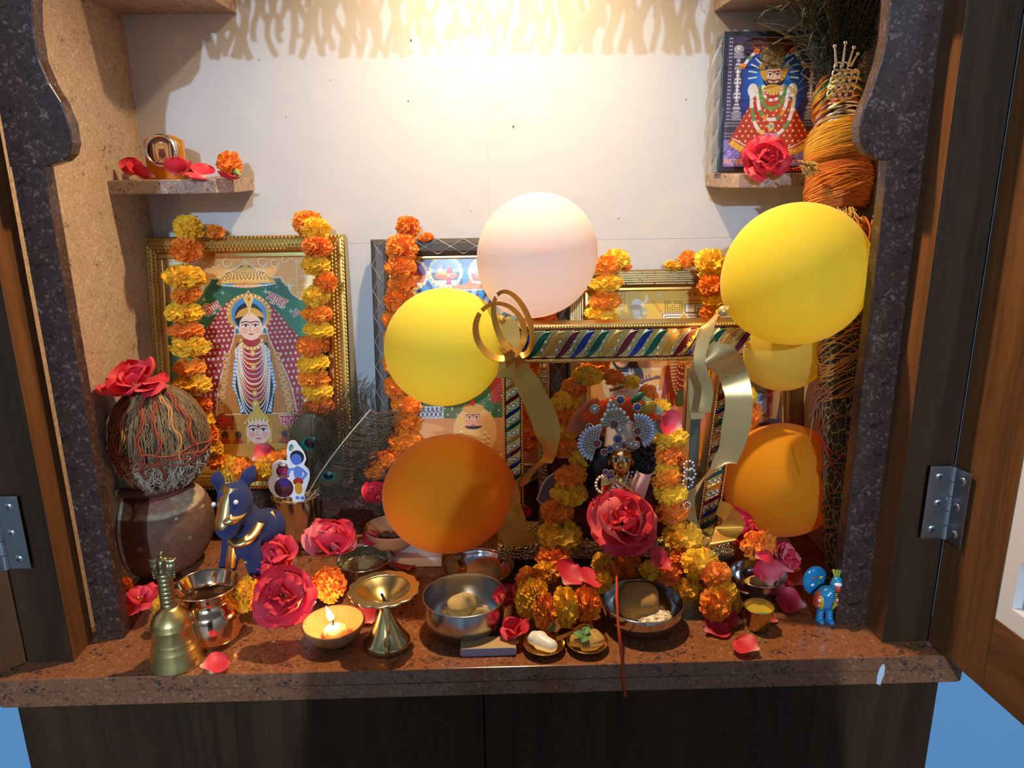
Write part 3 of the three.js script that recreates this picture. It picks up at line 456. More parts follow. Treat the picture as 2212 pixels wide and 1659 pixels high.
// below the face the print is taller: the second half carries the chest, the chains and the lower face
const goddessTall = canvasTexture(700, 1230, (c, w, h) => {
  c.drawImage(goddessPrint.image, 0, 0);
  c.fillStyle = '#8f2620'; c.fillRect(0, 960, w, 270);
  for (let y = 940; y < 1230; y += 34) for (let x = 0; x < 700; x += 33) { for (const [a, b] of [[-4, -4], [4, -4], [-4, 4], [4, 4]]) disc(c, x + a, y + b, 3.4, 3.4, '#d2c8b8'); }
  // gold mantle
  c.fillStyle = '#b9741f'; c.beginPath(); c.moveTo(250, 600); c.bezierCurveTo(250, 700, 120, 780, 100, 1060); c.lineTo(650, 1060); c.bezierCurveTo(630, 800, 480, 700, 482, 600); c.closePath(); c.fill();
  c.strokeStyle = '#dcd9c8'; c.lineWidth = 7; c.stroke();
  for (const s of [-1, 1]) for (let k = 0; k < 9; k++) { const y = 730 + k * 38, x = 366 + s * (170 + k * 9); disc(c, x, y, 22, 15, '#e2a23c', s * 0.4); arcLine(c, x, y, 22, 15, 0, TAU, '#d8dcd6', 3); for (let q = -2; q < 3; q++) { c.strokeStyle = '#7a3c12'; c.lineWidth = 2; c.beginPath(); c.moveTo(x + q * 7 - 3, y + 9); c.lineTo(x + q * 7 + 3, y - 9); c.stroke(); } }
  c.fillStyle = '#15202c'; c.beginPath(); c.moveTo(262, 660); c.bezierCurveTo(230, 800, 220, 930, 270, 1060); c.lineTo(480, 1060); c.bezierCurveTo(520, 930, 510, 800, 474, 660); c.closePath(); c.fill();
  c.fillStyle = '#a3201f'; c.beginPath(); c.moveTo(290, 640); c.bezierCurveTo(260, 800, 270, 940, 366, 1056); c.bezierCurveTo(470, 940, 480, 800, 446, 640); c.closePath(); c.fill();
  const kinds = [['#f4e6e0'], ['#efc9c0', '#fff'], ['#f5ece4'], ['#e0a93a', '#f8e29a'], ['#f0dcd6'], ['#e8ecee', '#7890c0'], ['#f2d6ce'], ['#f4e6e0'], ['#e2aa3c', '#fff3c0'], ['#eac6c0', '#fff'], ['#f4f4f2', '#5f7fc4'], ['#e0a93a'], ['#f4dcd6', '#e8ecee'], ['#f2f0ec', '#7da0c8'], ['#f5e8e2']];
  kinds.forEach((k, i) => beads(c, swag(300 - i * 3.4, 436 + i * 3.4, 655 + i * 3, 40 + i * 25), 4 + (i % 4 === 3 ? 2 : 0), k, i % 4 === 3 ? 11 : 7.5));
  for (let k = 0; k < 5; k++) { beads(c, [[272 - k * 8, 690 + k * 20], [238 - k * 4, 900], [268 + k * 6, 1050]], 3.4, ['#a8d4e8', '#e8f2f4', '#5f90b4'], 7); beads(c, [[462 + k * 8, 690 + k * 20], [500 + k * 4, 900], [474 - k * 6, 1050]], 3.4, ['#a8d4e8', '#e8f2f4', '#5f90b4'], 7); }
  for (const [y, r] of [[718, 17], [795, 17], [944, 17], [1004, 24]]) { for (let a = 0; a < 8; a++) disc(c, 370 + r * 0.75 * Math.cos(a * 0.785), y + r * 0.75 * Math.sin(a * 0.785), r * 0.36, r * 0.36, '#d8b44e'); disc(c, 370, y, r * 0.4, r * 0.4, '#f5eec8'); }
  glitter(c, w, h, 2600, 21, (x, y) => y > 640 && y < 1050 && Math.abs(Math.abs(x - 366) - (118 + (y - 640) * 0.16)) < 26, ['#fff', '#bfe3f2', '#8cc0dc']);
  face(c, 366, 546, 78); arcLine(c, 366, 630, 74, 62, 0.1, Math.PI - 0.1, '#d9c06a', 18); beads(c, swag(296, 436, 640, 52), 5, ['#fff2c0', '#a8842c'], 12); arcLine(c, 406, 590, 15, 17, 0, TAU, '#f2e2b0', 2.5);
  // lower panel
  c.fillStyle = '#cf9427'; c.fillRect(0, 1062, w, 168); c.strokeStyle = '#7a4a10'; c.lineWidth = 1.6; for (let i = -12; i < 70; i++) { c.beginPath(); c.moveTo(i * 14, 1062); c.lineTo(i * 14 + 168, 1230); c.stroke(); c.beginPath(); c.moveTo(i * 14, 1062); c.lineTo(i * 14 - 168, 1230); c.stroke(); }
  devanagari(c, ['ja', 'ii', 'nna'], 96, 1082, 54, 0, '#c8301f', '#3a1408', 2.3); devanagari(c, ['ma', 'aa', 'ta', 'aa'], 540, 1078, 50, 0, '#b4264a', '#f3e0d0', 2);
  for (const [x, s] of [[150, 1], [240, 0.9], [560, 0.9], [640, 1]]) { disc(c, x, 1180, 24 * s, 26 * s, '#4a2412'); disc(c, x - 4, 1226, 40 * s, 34 * s, '#a8301c'); }
  poly(c, [[286, 1100], [300, 1180], [320, 1220], [300, 1228]], '#e0bc58'); poly(c, [[476, 1100], [462, 1180], [444, 1220], [466, 1228]], '#e0bc58');
  c.save(); c.translate(380, 1158); c.scale(1.12, 0.8); face(c, 0, 0, 74, { tall: true, lip: '#d2525a' }); c.restore();
  c.fillStyle = '#d6b24a'; c.beginPath(); c.moveTo(290, 1112); c.quadraticCurveTo(380, 1082, 470, 1112); c.lineTo(440, 1070); c.quadraticCurveTo(400, 1040, 384, 1002); c.lineTo(374, 1002); c.quadraticCurveTo(356, 1040, 318, 1070); c.closePath(); c.fill(); beads(c, [[292, 1110], [336, 1096], [380, 1092], [424, 1096], [468, 1110]], 6, ['#fff4cc', '#9c7a26'], 13); glitter(c, 480, 1120, 500, 5, (x, y) => x > 290 && y > 1010);
});
const goddessSheet = canvasTexture(896, 1267, (c, w, h) => {   // the sheet as printed: wide margins left and right
  const src = goddessTall.image, sx = 0.75;
  for (const [sx0, dx, dw] of [[0, 0, 160], [692, w - 163, 163]]) { c.drawImage(src, sx0, 0, 8, 640, dx, 0, dw, 490); c.drawImage(src, sx0, 640, 8, 590, dx, 490, dw, 777); }
  c.drawImage(src, 0, 0, 700, 641, 155 + 2, -14, 770 * sx, 665 * sx); c.drawImage(src, 0, 640, 700, 590, 157, 484, 770 * sx, 632);
  c.fillStyle = '#c8902a'; c.fillRect(0, 1114, w, 160);
});
// print 2: many small scenes over blue rays
const storyPrint = canvasTexture(900, 1300, (c, w, h) => {
  c.fillStyle = '#3a4a8e'; c.fillRect(0, 0, w, h); c.save(); c.translate(430, 470);
  for (let i = 0; i < 36; i++) { c.rotate(TAU / 36); c.fillStyle = i % 2 ? '#2f8fd4' : '#8fb8e0'; c.beginPath(); c.moveTo(0, 0); c.lineTo(-50, -900); c.lineTo(50, -900); c.fill(); } c.restore();
  c.fillStyle = 'rgba(58,52,120,.75)'; c.fillRect(0, 0, w, 60);
  function medal(x, y, r, sky, land, robe) { disc(c, x, y, r + 14, r + 14, '#e6dc9a'); beads(c, Array.from({ length: 70 }, (_, i) => [x + (r + 14) * Math.cos(i * 0.0911), y + (r + 14) * Math.sin(i * 0.0911)]), 5, ['#f6f4ea', '#c8d4dc', '#b39a4a'], 10); disc(c, x, y, r, r, sky); c.save(); c.beginPath(); c.arc(x, y, r, 0, TAU); c.clip(); c.fillStyle = land; c.fillRect(x - r, y + r * 0.05, 2 * r, r); c.fillStyle = '#c9783c'; c.beginPath(); c.ellipse(x, y + r * 0.28, r * 0.8, r * 0.3, 0, 0, TAU); c.fill(); c.fillStyle = '#e8a45c'; c.fillRect(x - r * 0.7, y + r * 0.1, r * 1.4, r * 0.14); disc(c, x - r * 0.4, y - r * 0.28, r * 0.22, r * 0.26, '#e3d6cc'); disc(c, x - r * 0.1, y + r * 0.05, r * 0.45, r * 0.12, robe); c.fillStyle = '#c33a2e'; c.beginPath(); c.moveTo(x + r * 0.22, y - r * 0.5); c.quadraticCurveTo(x + r * 0.6, y, x + r * 0.5, y + r * 0.1); c.lineTo(x + r * 0.06, y + r * 0.1); c.fill(); disc(c, x + r * 0.24, y - r * 0.38, r * 0.1, r * 0.12, '#e8b894'); c.fillStyle = '#eceff2'; c.fillRect(x - r, y + r * 0.62, 2 * r, r * 0.5); c.fillStyle = '#d24a78'; c.beginPath(); c.moveTo(x + r * 0.2, y + r * 0.2); c.lineTo(x + r * 0.45, y + r * 0.95); c.lineTo(x, y + r * 0.95); c.fill(); disc(c, x + r * 0.2, y + r * 0.3, r * 0.1, r * 0.12, '#e8b894'); c.restore(); }
  medal(313, 82, 84, '#9fc4e0', '#5a6f9a', '#e0c05c'); medal(112, 95, 84, '#8a6ab0', '#c86a5a', '#e0c05c'); medal(545, 90, 84, '#c8b4a0', '#a85a4a', '#d8a83c'); medal(760, 100, 84, '#9fc4e0', '#c48a4a', '#c05a3a'); medal(90, 290, 80, '#d8b8c8', '#8aa46a', '#c84a4a'); medal(840, 360, 95, '#a8c8e0', '#8a7ab0', '#e0c05c');
  c.fillStyle = '#c47a34'; c.beginPath(); c.moveTo(350, 176); c.lineTo(440, 150); c.lineTo(450, 112); c.lineTo(462, 150); c.lineTo(580, 176); c.closePath(); c.fill(); disc(c, 458, 178, 116, 12, '#d8924a'); beads(c, swag(345, 575, 178, 18), 5, ['#fff', '#e8d08c'], 11);
  c.fillStyle = '#356e44'; c.fillRect(0, 740, w, 260); const r = rng(8); for (let i = 0; i < 500; i++) disc(c, r() * w, 740 + r() * 260, 5, 5, ['#2a5a36', '#4f8a54', '#c83a3a', '#e8d8a0'][Math.floor(r() * 4)]);
  c.fillStyle = '#a83a34'; c.beginPath(); c.moveTo(560, 560); c.bezierCurveTo(760, 600, 820, 760, 800, 900); c.lineTo(560, 900); c.fill(); c.fillStyle = '#2f6a52'; c.beginPath(); c.moveTo(640, 700); c.lineTo(800, 700); c.lineTo(840, 980); c.lineTo(620, 980); c.fill(); for (let i = 0; i < 40; i++) disc(c, 630 + r() * 190, 700 + r() * 270, 6, 6, '#e8e4d4'); c.fillStyle = '#e6c4b0'; c.fillRect(690, 760, 70, 220);
  c.fillStyle = '#5a6880'; c.fillRect(110, 920, 170, 78); c.strokeStyle = '#dfe6ea'; c.lineWidth = 5; c.strokeRect(113, 923, 164, 72); for (let i = 0; i < 6; i++) { arcLine(c, 130 + i * 26, 972, 11, 17, 0, TAU, '#dfe6ea', 4); c.strokeRect(120 + i * 26, 928, 7, 18); }
  c.fillStyle = '#c88a4e'; c.fillRect(0, 1000, w, 300); for (let i = 0; i < 26; i++) { c.fillStyle = i % 2 ? '#b87438' : '#d8a468'; c.beginPath(); c.ellipse(r() * w, 1030 + r() * 250, 90, 26, r() * 0.6 - 0.3, 0, TAU); c.fill(); }
  c.save(); c.translate(-5, 125); disc(c, 470, 960, 130, 160, '#e0b46a'); face(c, 460, 880, 52, { skin: '#d9a478', mark: true, tall: true }); c.fillStyle = '#1c1416'; c.beginPath(); c.ellipse(460, 925, 52, 22, 0, 0, Math.PI); c.fill(); disc(c, 460, 815, 64, 32, '#c89a3c'); disc(c, 460, 780, 16, 22, '#c83a2c'); beads(c, swag(390, 530, 960, 90), 8, ['#e8e2d0', '#c8a04a'], 16); beads(c, swag(370, 550, 980, 140), 8, ['#c86a4a', '#e8d8a0'], 16); c.restore();
  glitter(c, w, 640, 1800, 30, (x, y) => (x * 7 + y * 3) % 90 < 14);
});
// print 3: yellow sheet with diagrams, a figure with a lute, one in gold and red, and an elephant-headed one
const yantraPrint = canvasTexture(1400, 1240, (c, w, h) => {
  c.fillStyle = '#d8b23c'; c.fillRect(0, 0, w, h); c.fillStyle = '#d9a84e'; c.fillRect(0, 420, w, 820); const r = rng(12);
  const fade = c.createLinearGradient(0, 100, 0, 760); fade.addColorStop(0, '#dcbc3e'); fade.addColorStop(1, '#dda862'); c.fillStyle = fade; c.fillRect(0, 100, w, 700);
  c.save(); c.translate(10, -58);
  c.strokeStyle = '#7a3a14'; c.lineWidth = 3; for (let i = 0; i < 4; i++) for (let j = 0; j < 4; j++) c.strokeRect(150 + i * 26, 66 + j * 26, 26, 26); devanagari(c, ['ta', 'ii', 'ya', 'na', 'tra'], 150, 240, 20, 0, '#7a2a14', null, 1.6);
  disc(c, 356, 200, 46, 66, '#ddd8cc'); disc(c, 340, 150, 36, 32, '#e6e0d4'); c.strokeStyle = '#e2dccf'; c.lineWidth = 20; c.beginPath(); c.moveTo(372, 150); c.quadraticCurveTo(420, 150, 412, 92); c.stroke(); disc(c, 336, 178, 52, 18, '#b8a47c'); disc(c, 392, 220, 28, 44, '#a8a878'); glitter(c, 440, 290, 260, 3, (x, y) => x > 310 && y > 160); disc(c, 366, 144, 4, 4, '#222');
  for (const [x, y] of [[506, 92], [236, 190]]) { for (let a = 0; a < 4; a++) disc(c, x + 12 * Math.cos(a * 1.57), y + 12 * Math.sin(a * 1.57), 8, 8, '#c8b884'); disc(c, x, y, 5, 5, '#fff'); }
  for (let i = 0; i < 7; i++) { c.fillStyle = '#d0722c'; c.save(); c.translate(446 + i * 14, 128 + i * 20); c.rotate(0.5); c.fillRect(0, 0, 40, 7); c.restore(); }
  devanagari(c, ['sha', 'ii'], 700, 82, 26, 0, '#a82418', null, 1.8); devanagari(c, ['ya', 'na', 'tra', 'ma', 'halant'], 748, 82, 26, 0, '#a82418', null, 1.8);
  c.fillStyle = '#b8541c'; for (let i = 0; i < 6; i++) c.fillRect(706 + i * 26, 132, 20, 9);
  c.fillStyle = '#5a3a1c'; for (let k = 0; k < 2; k++) for (let j = 0; j < 6; j++) for (let i = 0; i < 8; i++) if (r() < 0.85) c.fillRect(540 + k * 400 + i * 17, 140 + j * 15, 12, 6);
  c.fillStyle = '#efe8d6'; c.fillRect(690, 162, 270, 60); c.fillRect(520, 222, 620, 400); c.strokeStyle = '#4a4a3c'; c.lineWidth = 5; c.strokeRect(690, 162, 270, 60); c.strokeRect(526, 228, 608, 390); c.strokeRect(546, 248, 568, 350); c.strokeRect(760, 176, 130, 50); c.fillStyle = '#74945a'; c.fillRect(560, 262, 540, 330); c.fillRect(776, 190, 98, 90);
  disc(c, 826, 420, 216, 160, '#e9e2d2'); disc(c, 826, 424, 190, 140, '#5a8a92'); for (let i = 0; i < 16; i++) disc(c, 826 + 176 * Math.cos(i * 0.3927), 424 + 128 * Math.sin(i * 0.3927), 34, 24, '#8ab0b0', i * 0.3927); disc(c, 826, 426, 140, 104, '#c8606c'); disc(c, 826, 428, 110, 84, '#e6c06a'); disc(c, 826, 320, 26, 30, '#c88a3c');
  c.restore(); c.save(); c.translate(-40, -78);
  disc(c, 290, 740, 150, 190, '#e6dccb'); disc(c, 290, 760, 110, 160, '#efe9dd'); disc(c, 300, 560, 92, 110, '#18131a'); disc(c, 380, 640, 40, 130, '#231a1c', -0.4); face(c, 282, 560, 58, { skin: '#efcaa4' }); disc(c, 282, 488, 66, 30, '#d8b24c'); beads(c, swag(226, 338, 630, 60), 7, ['#c8c4b4', '#9a8a6a'], 12); beads(c, swag(206, 358, 640, 110), 7, ['#e8e4d8', '#8a7a5a'], 12); beads(c, swag(200, 366, 650, 160), 7, ['#d8d0bc', '#a89468'], 12);
  c.strokeStyle = '#6a4030'; c.lineWidth = 26; c.beginPath(); c.moveTo(190, 800); c.lineTo(520, 712); c.quadraticCurveTo(590, 700, 580, 770); c.stroke(); c.strokeStyle = '#cdb89a'; c.lineWidth = 6; c.beginPath(); c.moveTo(200, 788); c.lineTo(520, 702); c.stroke(); for (let i = 0; i < 9; i++) { c.fillStyle = '#8a2c24'; c.fillRect(300 + i * 22, 736 - i * 6, 9, 26); } disc(c, 556, 800, 44, 34, '#cfc7b4'); disc(c, 450, 836, 60, 26, '#5a7288'); disc(c, 420, 600, 26, 40, '#efcaa4'); disc(c, 330, 760, 34, 22, '#efcaa4');
  c.restore(); c.save(); c.translate(-136, -170);
  c.fillStyle = '#c87a1e'; c.beginPath(); c.moveTo(690, 600); c.lineTo(960, 600); c.lineTo(1010, 900); c.lineTo(640, 900); c.fill(); c.fillStyle = '#8a241a'; c.beginPath(); c.moveTo(700, 720); c.lineTo(950, 720); c.lineTo(1000, 1020); c.lineTo(650, 1020); c.fill();
  for (const s of [-1, 1]) { c.strokeStyle = '#efc6a6'; c.lineWidth = 44; c.beginPath(); c.moveTo(826 + s * 130, 690); c.quadraticCurveTo(826 + s * 260, 800, 826 + s * 262, 600); c.stroke(); disc(c, 826 + s * 262, 580, 34, 40, '#f0cbb0'); disc(c, 826 + s * 150, 650, 36, 46, '#f2d0b4'); c.fillStyle = '#d86a8c'; c.beginPath(); c.arc(826 + s * 264, 540, 26, 0, TAU); c.fill(); }
  disc(c, 826, 500, 90, 110, '#1c1418'); face(c, 826, 500, 66, { skin: '#f2cfae' }); disc(c, 826, 420, 72, 40, '#d8ac3c'); poly(c, [[826, 330], [890, 420], [762, 420]], '#d8ac3c', '#f4e6b0', 6);
  for (let k = 0; k < 8; k++) beads(c, swag(770 - k * 6, 884 + k * 6, 590, 60 + k * 44), 6, k % 2 ? ['#f0e4c4', '#b8903c'] : ['#e8dcd4', '#c04a3a'], 12); disc(c, 826, 940, 22, 30, '#e0c870'); c.fillStyle = '#2a6a4c'; c.beginPath(); c.moveTo(780, 900); c.lineTo(872, 900); c.lineTo(880, 1010); c.lineTo(772, 1010); c.fill();
  disc(c, 560, 960, 90, 80, '#b43a34'); for (let i = 0; i < 18; i++) disc(c, 500 + r() * 130, 900 + r() * 120, 6, 6, '#f0d0c4'); for (let i = 0; i < 16; i++) { c.fillStyle = ['#e89a9a', '#f0b4ac', '#d87a84'][i % 3]; c.beginPath(); c.ellipse(640 + (i - 8) * 50, 1090 + Math.abs(i - 8) * 8, 36, 100, (i - 8) * 0.12, 0, TAU); c.fill(); } for (let i = 0; i < 24; i++) { c.fillStyle = '#e89c3c'; c.fillRect(640 + r() * 120, 900 + r() * 200, 6, 60); }
  glitter(c, w, h, 1600, 7, (x, y) => y > 400 && y < 960 && x > 470 && x < 900, ['#fff4d0', '#f8e0a0', '#fff']);
  c.restore(); c.save(); c.translate(10, -20); c.scale(1.02, 0.92);
  c.fillStyle = '#4a1412'; c.fillRect(1150, 560, 250, 680); c.fillStyle = '#a87a34'; c.beginPath(); c.moveTo(1240, 1060); c.lineTo(1300, 760); c.lineTo(1380, 740); c.lineTo(1330, 1060); c.fill();
  disc(c, 1190, 760, 70, 66, '#cfd2dc'); disc(c, 1250, 740, 44, 52, '#b9bccb'); disc(c, 1200, 900, 90, 130, '#b4bfd6'); disc(c, 1170, 860, 74, 40, '#93a6b4', 0.2); for (let i = 0; i < 5; i++) arcLine(c, 1190, 800 + i * 18, 70, 40, 0.2, 2.6, '#4a5c6c', 5); c.strokeStyle = '#c6cad6'; c.lineWidth = 26; c.beginPath(); c.moveTo(1160, 770); c.quadraticCurveTo(1120, 860, 1180, 880); c.stroke(); c.fillStyle = '#98301c'; c.fillRect(1262, 820, 40, 220); disc(c, 1200, 1060, 110, 30, '#a8662c'); disc(c, 1300, 1110, 70, 50, '#1c1410'); arcLine(c, 1208, 790, 40, 40, 0.4, 2.6, '#c8a04a', 6); disc(c, 1180, 745, 5, 5, '#111'); c.restore();
});
// print 4: a crowned figure with a moustache in a spreading red robe
const robePrint = canvasTexture(640, 860, (c, w, h) => {
  c.fillStyle = '#3a2a48'; c.fillRect(0, 0, w, h); const r = rng(3);
  for (let y = 0; y < 560; y += 12) for (const x of [14, 26, 600, 612, 624]) disc(c, x, y, 5, 5, y % 24 ? '#b8b4b8' : '#4a3a48');
  const g = c.createRadialGradient(310, 300, 40, 310, 300, 300); g.addColorStop(0, '#2f8fd8'); g.addColorStop(0.5, '#1a4aa0'); g.addColorStop(1, '#2a1a5c'); c.fillStyle = g; c.beginPath(); c.moveTo(100, 560); c.lineTo(110, 200); c.quadraticCurveTo(310, -80, 520, 200); c.lineTo(530, 560); c.fill();
  c.fillStyle = '#3a1414'; c.fillRect(150, 0, 330, 60); disc(c, 310, 70, 160, 60, '#5a1c14'); for (let i = 0; i < 22; i++) disc(c, 160 + i * 14, 58 + 16 * Math.sin(i * 0.6), 6, 9, '#8a4a1c');
  for (const x of [74, 566]) { for (let y = 120; y < 540; y += 12) disc(c, x, y, 20 + 8 * Math.sin(y * 0.07), 9, y % 24 ? '#c6c2c8' : '#6c6470'); c.fillStyle = '#e4e2e8'; c.fillRect(x - 6, 210, 9, 200); for (const y of [110, 130, 500, 520, 540]) disc(c, x, y, 38, 11, '#8c8690'); disc(c, x, 80, 34, 28, '#a6a0a6'); disc(c, x, 72, 14, 12, '#d8d4d8'); }
  c.strokeStyle = '#e6ddcf'; c.lineWidth = 20; for (const s of [-1, 1]) { c.beginPath(); c.moveTo(310 + s * 110, 90); c.quadraticCurveTo(310 + s * 160, 120, 310 + s * 208, 200); c.stroke(); disc(c, 310 + s * 205, 190, 20, 18, '#e0862a'); disc(c, 310 + s * 120, 96, 22, 18, '#d8742a'); disc(c, 310 + s * 164, 140, 14, 14, '#5a8a4a'); }
  c.strokeStyle = '#d8dcc8'; c.lineWidth = 10; for (let i = 0; i < 13; i++) { const a = Math.PI * (0.96 + (i / 12) * 1.08); c.beginPath(); c.moveTo(310 + 110 * Math.cos(a), 250 + 110 * Math.sin(a)); c.lineTo(310 + 170 * Math.cos(a), 250 + 170 * Math.sin(a)); c.stroke(); }
  c.fillStyle = '#40303c'; c.fillRect(0, 548, w, 130); for (const y of [560, 580, 630, 650]) for (let x = 0; x < w; x += 13) { c.fillStyle = '#a8a0a8'; c.fillRect(x, y, 7, 9); }
  c.fillStyle = '#8a78b4'; c.fillRect(0, 676, w, 184); c.strokeStyle = '#4c3a7c'; c.lineWidth = 3; for (let i = -6; i < 14; i++) { c.beginPath(); c.moveTo(i * 70, 860); c.lineTo(i * 70 + 150, 676); c.stroke(); } for (let i = 0; i < 60; i++) { disc(c, r() * w, 690 + r() * 160, 13, 8, i % 2 ? '#5a3f98' : '#a89ad0', -0.5); }
  c.fillStyle = '#b8300c'; c.beginPath(); c.moveTo(220, 350); c.bezierCurveTo(170, 420, 110, 560, 30, 690); c.bezierCurveTo(150, 830, 480, 850, 600, 690); c.bezierCurveTo(510, 560, 450, 420, 400, 350); c.closePath(); c.fill();
  c.save(); c.clip(); for (let y = 380; y < 830; y += 34) for (let x = 20; x < 620; x += 40) { const X = x + ((y / 34) % 2) * 20, Y = y + 4 * r(); disc(c, X, Y, 8, 9, '#d29a4a'); disc(c, X + 2, Y - 2, 3.5, 4, '#f3e4c4'); } c.restore();
  c.strokeStyle = '#d6942e'; c.lineWidth = 44; c.beginPath(); c.moveTo(46, 690); c.bezierCurveTo(160, 806, 470, 826, 590, 690); c.stroke(); c.setLineDash([30, 8]); c.strokeStyle = '#e6b04a'; c.lineWidth = 30; c.stroke(); c.setLineDash([]); beads(c, Array.from({ length: 50 }, (_, i) => { const t = i / 49; return [lerp(60, 576, t), 668 + 96 * Math.sin(Math.PI * t)]; }), 5, ['#e8e4dc', '#c8b890'], 9);
  c.fillStyle = '#c43812'; c.beginPath(); c.moveTo(190, 340); c.quadraticCurveTo(310, 280, 430, 340); c.lineTo(420, 460); c.lineTo(200, 460); c.fill(); disc(c, 178, 350, 34, 46, '#dfd6c6'); disc(c, 442, 350, 34, 46, '#dfd6c6');
  function wreath(x0, x1, y, drop, wd, cols) { const p = swag(x0, x1, y, drop, 30, 2.2); for (let i = 0; i + 1 < p.length; i++) { c.strokeStyle = cols[Math.floor(i / 3) % cols.length]; c.lineWidth = wd; c.beginPath(); c.moveTo(...p[i]); c.lineTo(...p[i + 1]); c.stroke(); } }
  wreath(170, 458, 350, 300, 24, ['#e4dccb', '#6a8a4a', '#e4dccb', '#e2c46a', '#d08a90', '#6a8a4a']); wreath(212, 412, 345, 200, 24, ['#e8e0d0', '#e8e0d0', '#5f8a4a', '#e0902a']); wreath(228, 392, 320, 150, 26, ['#5c8a3e', '#74a04a', '#6a9444']); wreath(244, 376, 315, 100, 20, ['#e8e0d0', '#d88a90', '#e8e0d0', '#5f8a4a']); wreath(262, 358, 315, 58, 18, ['#e8e0d0', '#d88a90', '#e8e0d0']);
  disc(c, 310, 648, 56, 18, 'rgba(0,0,0,0)'); disc(c, 314, 590, 22, 28, '#dcb86a'); disc(c, 314, 590, 12, 16, '#7aa8b0'); disc(c, 310, 655, 66, 20, '#d28a9c');
  disc(c, 312, 258, 74, 86, '#1a1216'); face(c, 312, 256, 58, { skin: '#e4b48a', tall: true }); c.fillStyle = '#181012'; c.beginPath(); c.moveTo(262, 270); c.quadraticCurveTo(270, 336, 312, 338); c.quadraticCurveTo(354, 336, 362, 270); c.quadraticCurveTo(350, 300, 330, 304); c.lineTo(294, 304); c.quadraticCurveTo(274, 300, 262, 270); c.fill(); disc(c, 312, 297, 18, 7, '#c86a58'); c.strokeStyle = '#181012'; c.lineWidth = 7; c.beginPath(); c.moveTo(262, 284); c.quadraticCurveTo(290, 278, 312, 288); c.quadraticCurveTo(334, 278, 362, 284); c.stroke();
  disc(c, 312, 340, 62, 30, '#d8a83c'); beads(c, swag(256, 368, 330, 44), 6, ['#f2d88a', '#a87a24'], 11); for (const s of [-1, 1]) disc(c, 312 + s * 72, 230, 20, 60, '#c8922e', s * 0.3); disc(c, 300, 130, 84, 74, '#6a5326'); for (let i = 0; i < 400; i++) disc(c, 300 + (r() - 0.5) * 150, 128 + (r() - 0.5) * 130, 3, 3, ['#8a6c34', '#4c3a1a', '#b89a5a'][i % 3]); disc(c, 306, 66, 44, 36, '#5c4720');
  devanagari(c, ['kha', 'aa', 'tta', 'uu'], 8, 812, 30, 0, '#e8a48a', null, 2); devanagari(c, ['sha', 'ya', 'aa', 'ma'], 76, 812, 30, 0, '#e8a48a', null, 2); c.fillStyle = '#e8a48a'; c.font = 'bold 34px sans-serif'; c.fillText('Khatu', 470, 842);
});

// ---------- framed pictures ----------
// A frame leaning back: profile rails with mitred corners. kind picks the relief on the rails.
function picture(label, o) {
  const t = thing('framed_print', label, 'picture', [o.x, o.y, o.z]); t.rotation.x = -o.lean;
  const { w, h, rail, lip } = o, D = 0.018;
  const prof = [[0, 0], [0, D * 0.7], [rail * 0.08, D * 0.92], [rail * 0.3, D], [rail * 0.75, D * 0.9], [rail, D * 0.66], [rail, 0]];
  const side = (len, make) => { // a rail of the given outer length along x, mitred at both ends, lying at y = 0 .. rail inwards
    const n = prof.length, p = [], ix = []; for (const [a, b] of prof) p.push(a, 0 + a, b), p.push(len - a, a, b);
    for (let i = 0; i + 1 < n; i++) { const k = i * 2; ix.push(k, k + 3, k + 1, k, k + 2, k + 3); }
    const g = new THREE.BufferGeometry(); g.setAttribute('position', new THREE.Float32BufferAttribute(p, 3)); g.setIndex(ix); const f = g.toNonIndexed(); f.computeVertexNormals(); return boxUV(f);
  };
  const place = (len, k) => { const g = side(len); if (k === 0) return put(g, -w / 2, 0, 0); if (k === 1) return put(g, w / 2, 0, 0, 0, 0, Math.PI / 2); if (k === 2) return put(g, w / 2, h, 0, 0, 0, Math.PI); return put(g, -w / 2, h, 0, 0, 0, -Math.PI / 2); };
  [w, h, w, h].forEach((len, k) => { const m = part('frame_rail', place(len, k), o.mat, t); if (o.relief) { const gs = o.relief(len, rail, D).map((g) => (k === 0 ? put(g, -w / 2, 0, 0) : k === 1 ? put(g, w / 2, 0, 0, 0, 0, Math.PI / 2) : k === 2 ? put(g, w / 2, h, 0, 0, 0, Math.PI) : put(g, -w / 2, h, 0, 0, 0, -Math.PI / 2))); part('relief', gs, o.reliefMat || o.mat, m).userData.kind = 'stuff'; } });
  const L = rail + lip; // slim inner lip
  for (const [a, b, c, d] of [[-w / 2 + rail, w / 2 - rail, rail, L], [-w / 2 + rail, w / 2 - rail, h - L, h - rail], [-w / 2 + rail, -w / 2 + L, L, h - L], [w / 2 - L, w / 2 - rail, L, h - L]]) part('inner_lip', put(box(b - a, d - c, 0.01, (a + b) / 2, (c + d) / 2, 0.006, 0.002)), o.lipMat, t);
  part('print', put(new THREE.PlaneGeometry(w - 2 * L + 0.002, h - 2 * L + 0.002), 0, h / 2, 0.0035), std({ map: o.print, roughness: 0.5 }), t);
  part('glass', put(new THREE.BoxGeometry(w - 2 * L, h - 2 * L, 0.0012), 0, h / 2, 0.0058), std({ color: [1, 1, 1], roughness: 0.02, transmission: 1, thickness: 0 }), t);
  part('backing', span(-w / 2 + 0.004, w / 2 - 0.004, 0.004, h - 0.004, -0.006, 0, 0.0005), std({ color: [0.2, 0.13, 0.08], roughness: 0.9 }), t);
  return t;
}
const leanOf = (h, dz) => Math.asin(dz / h);
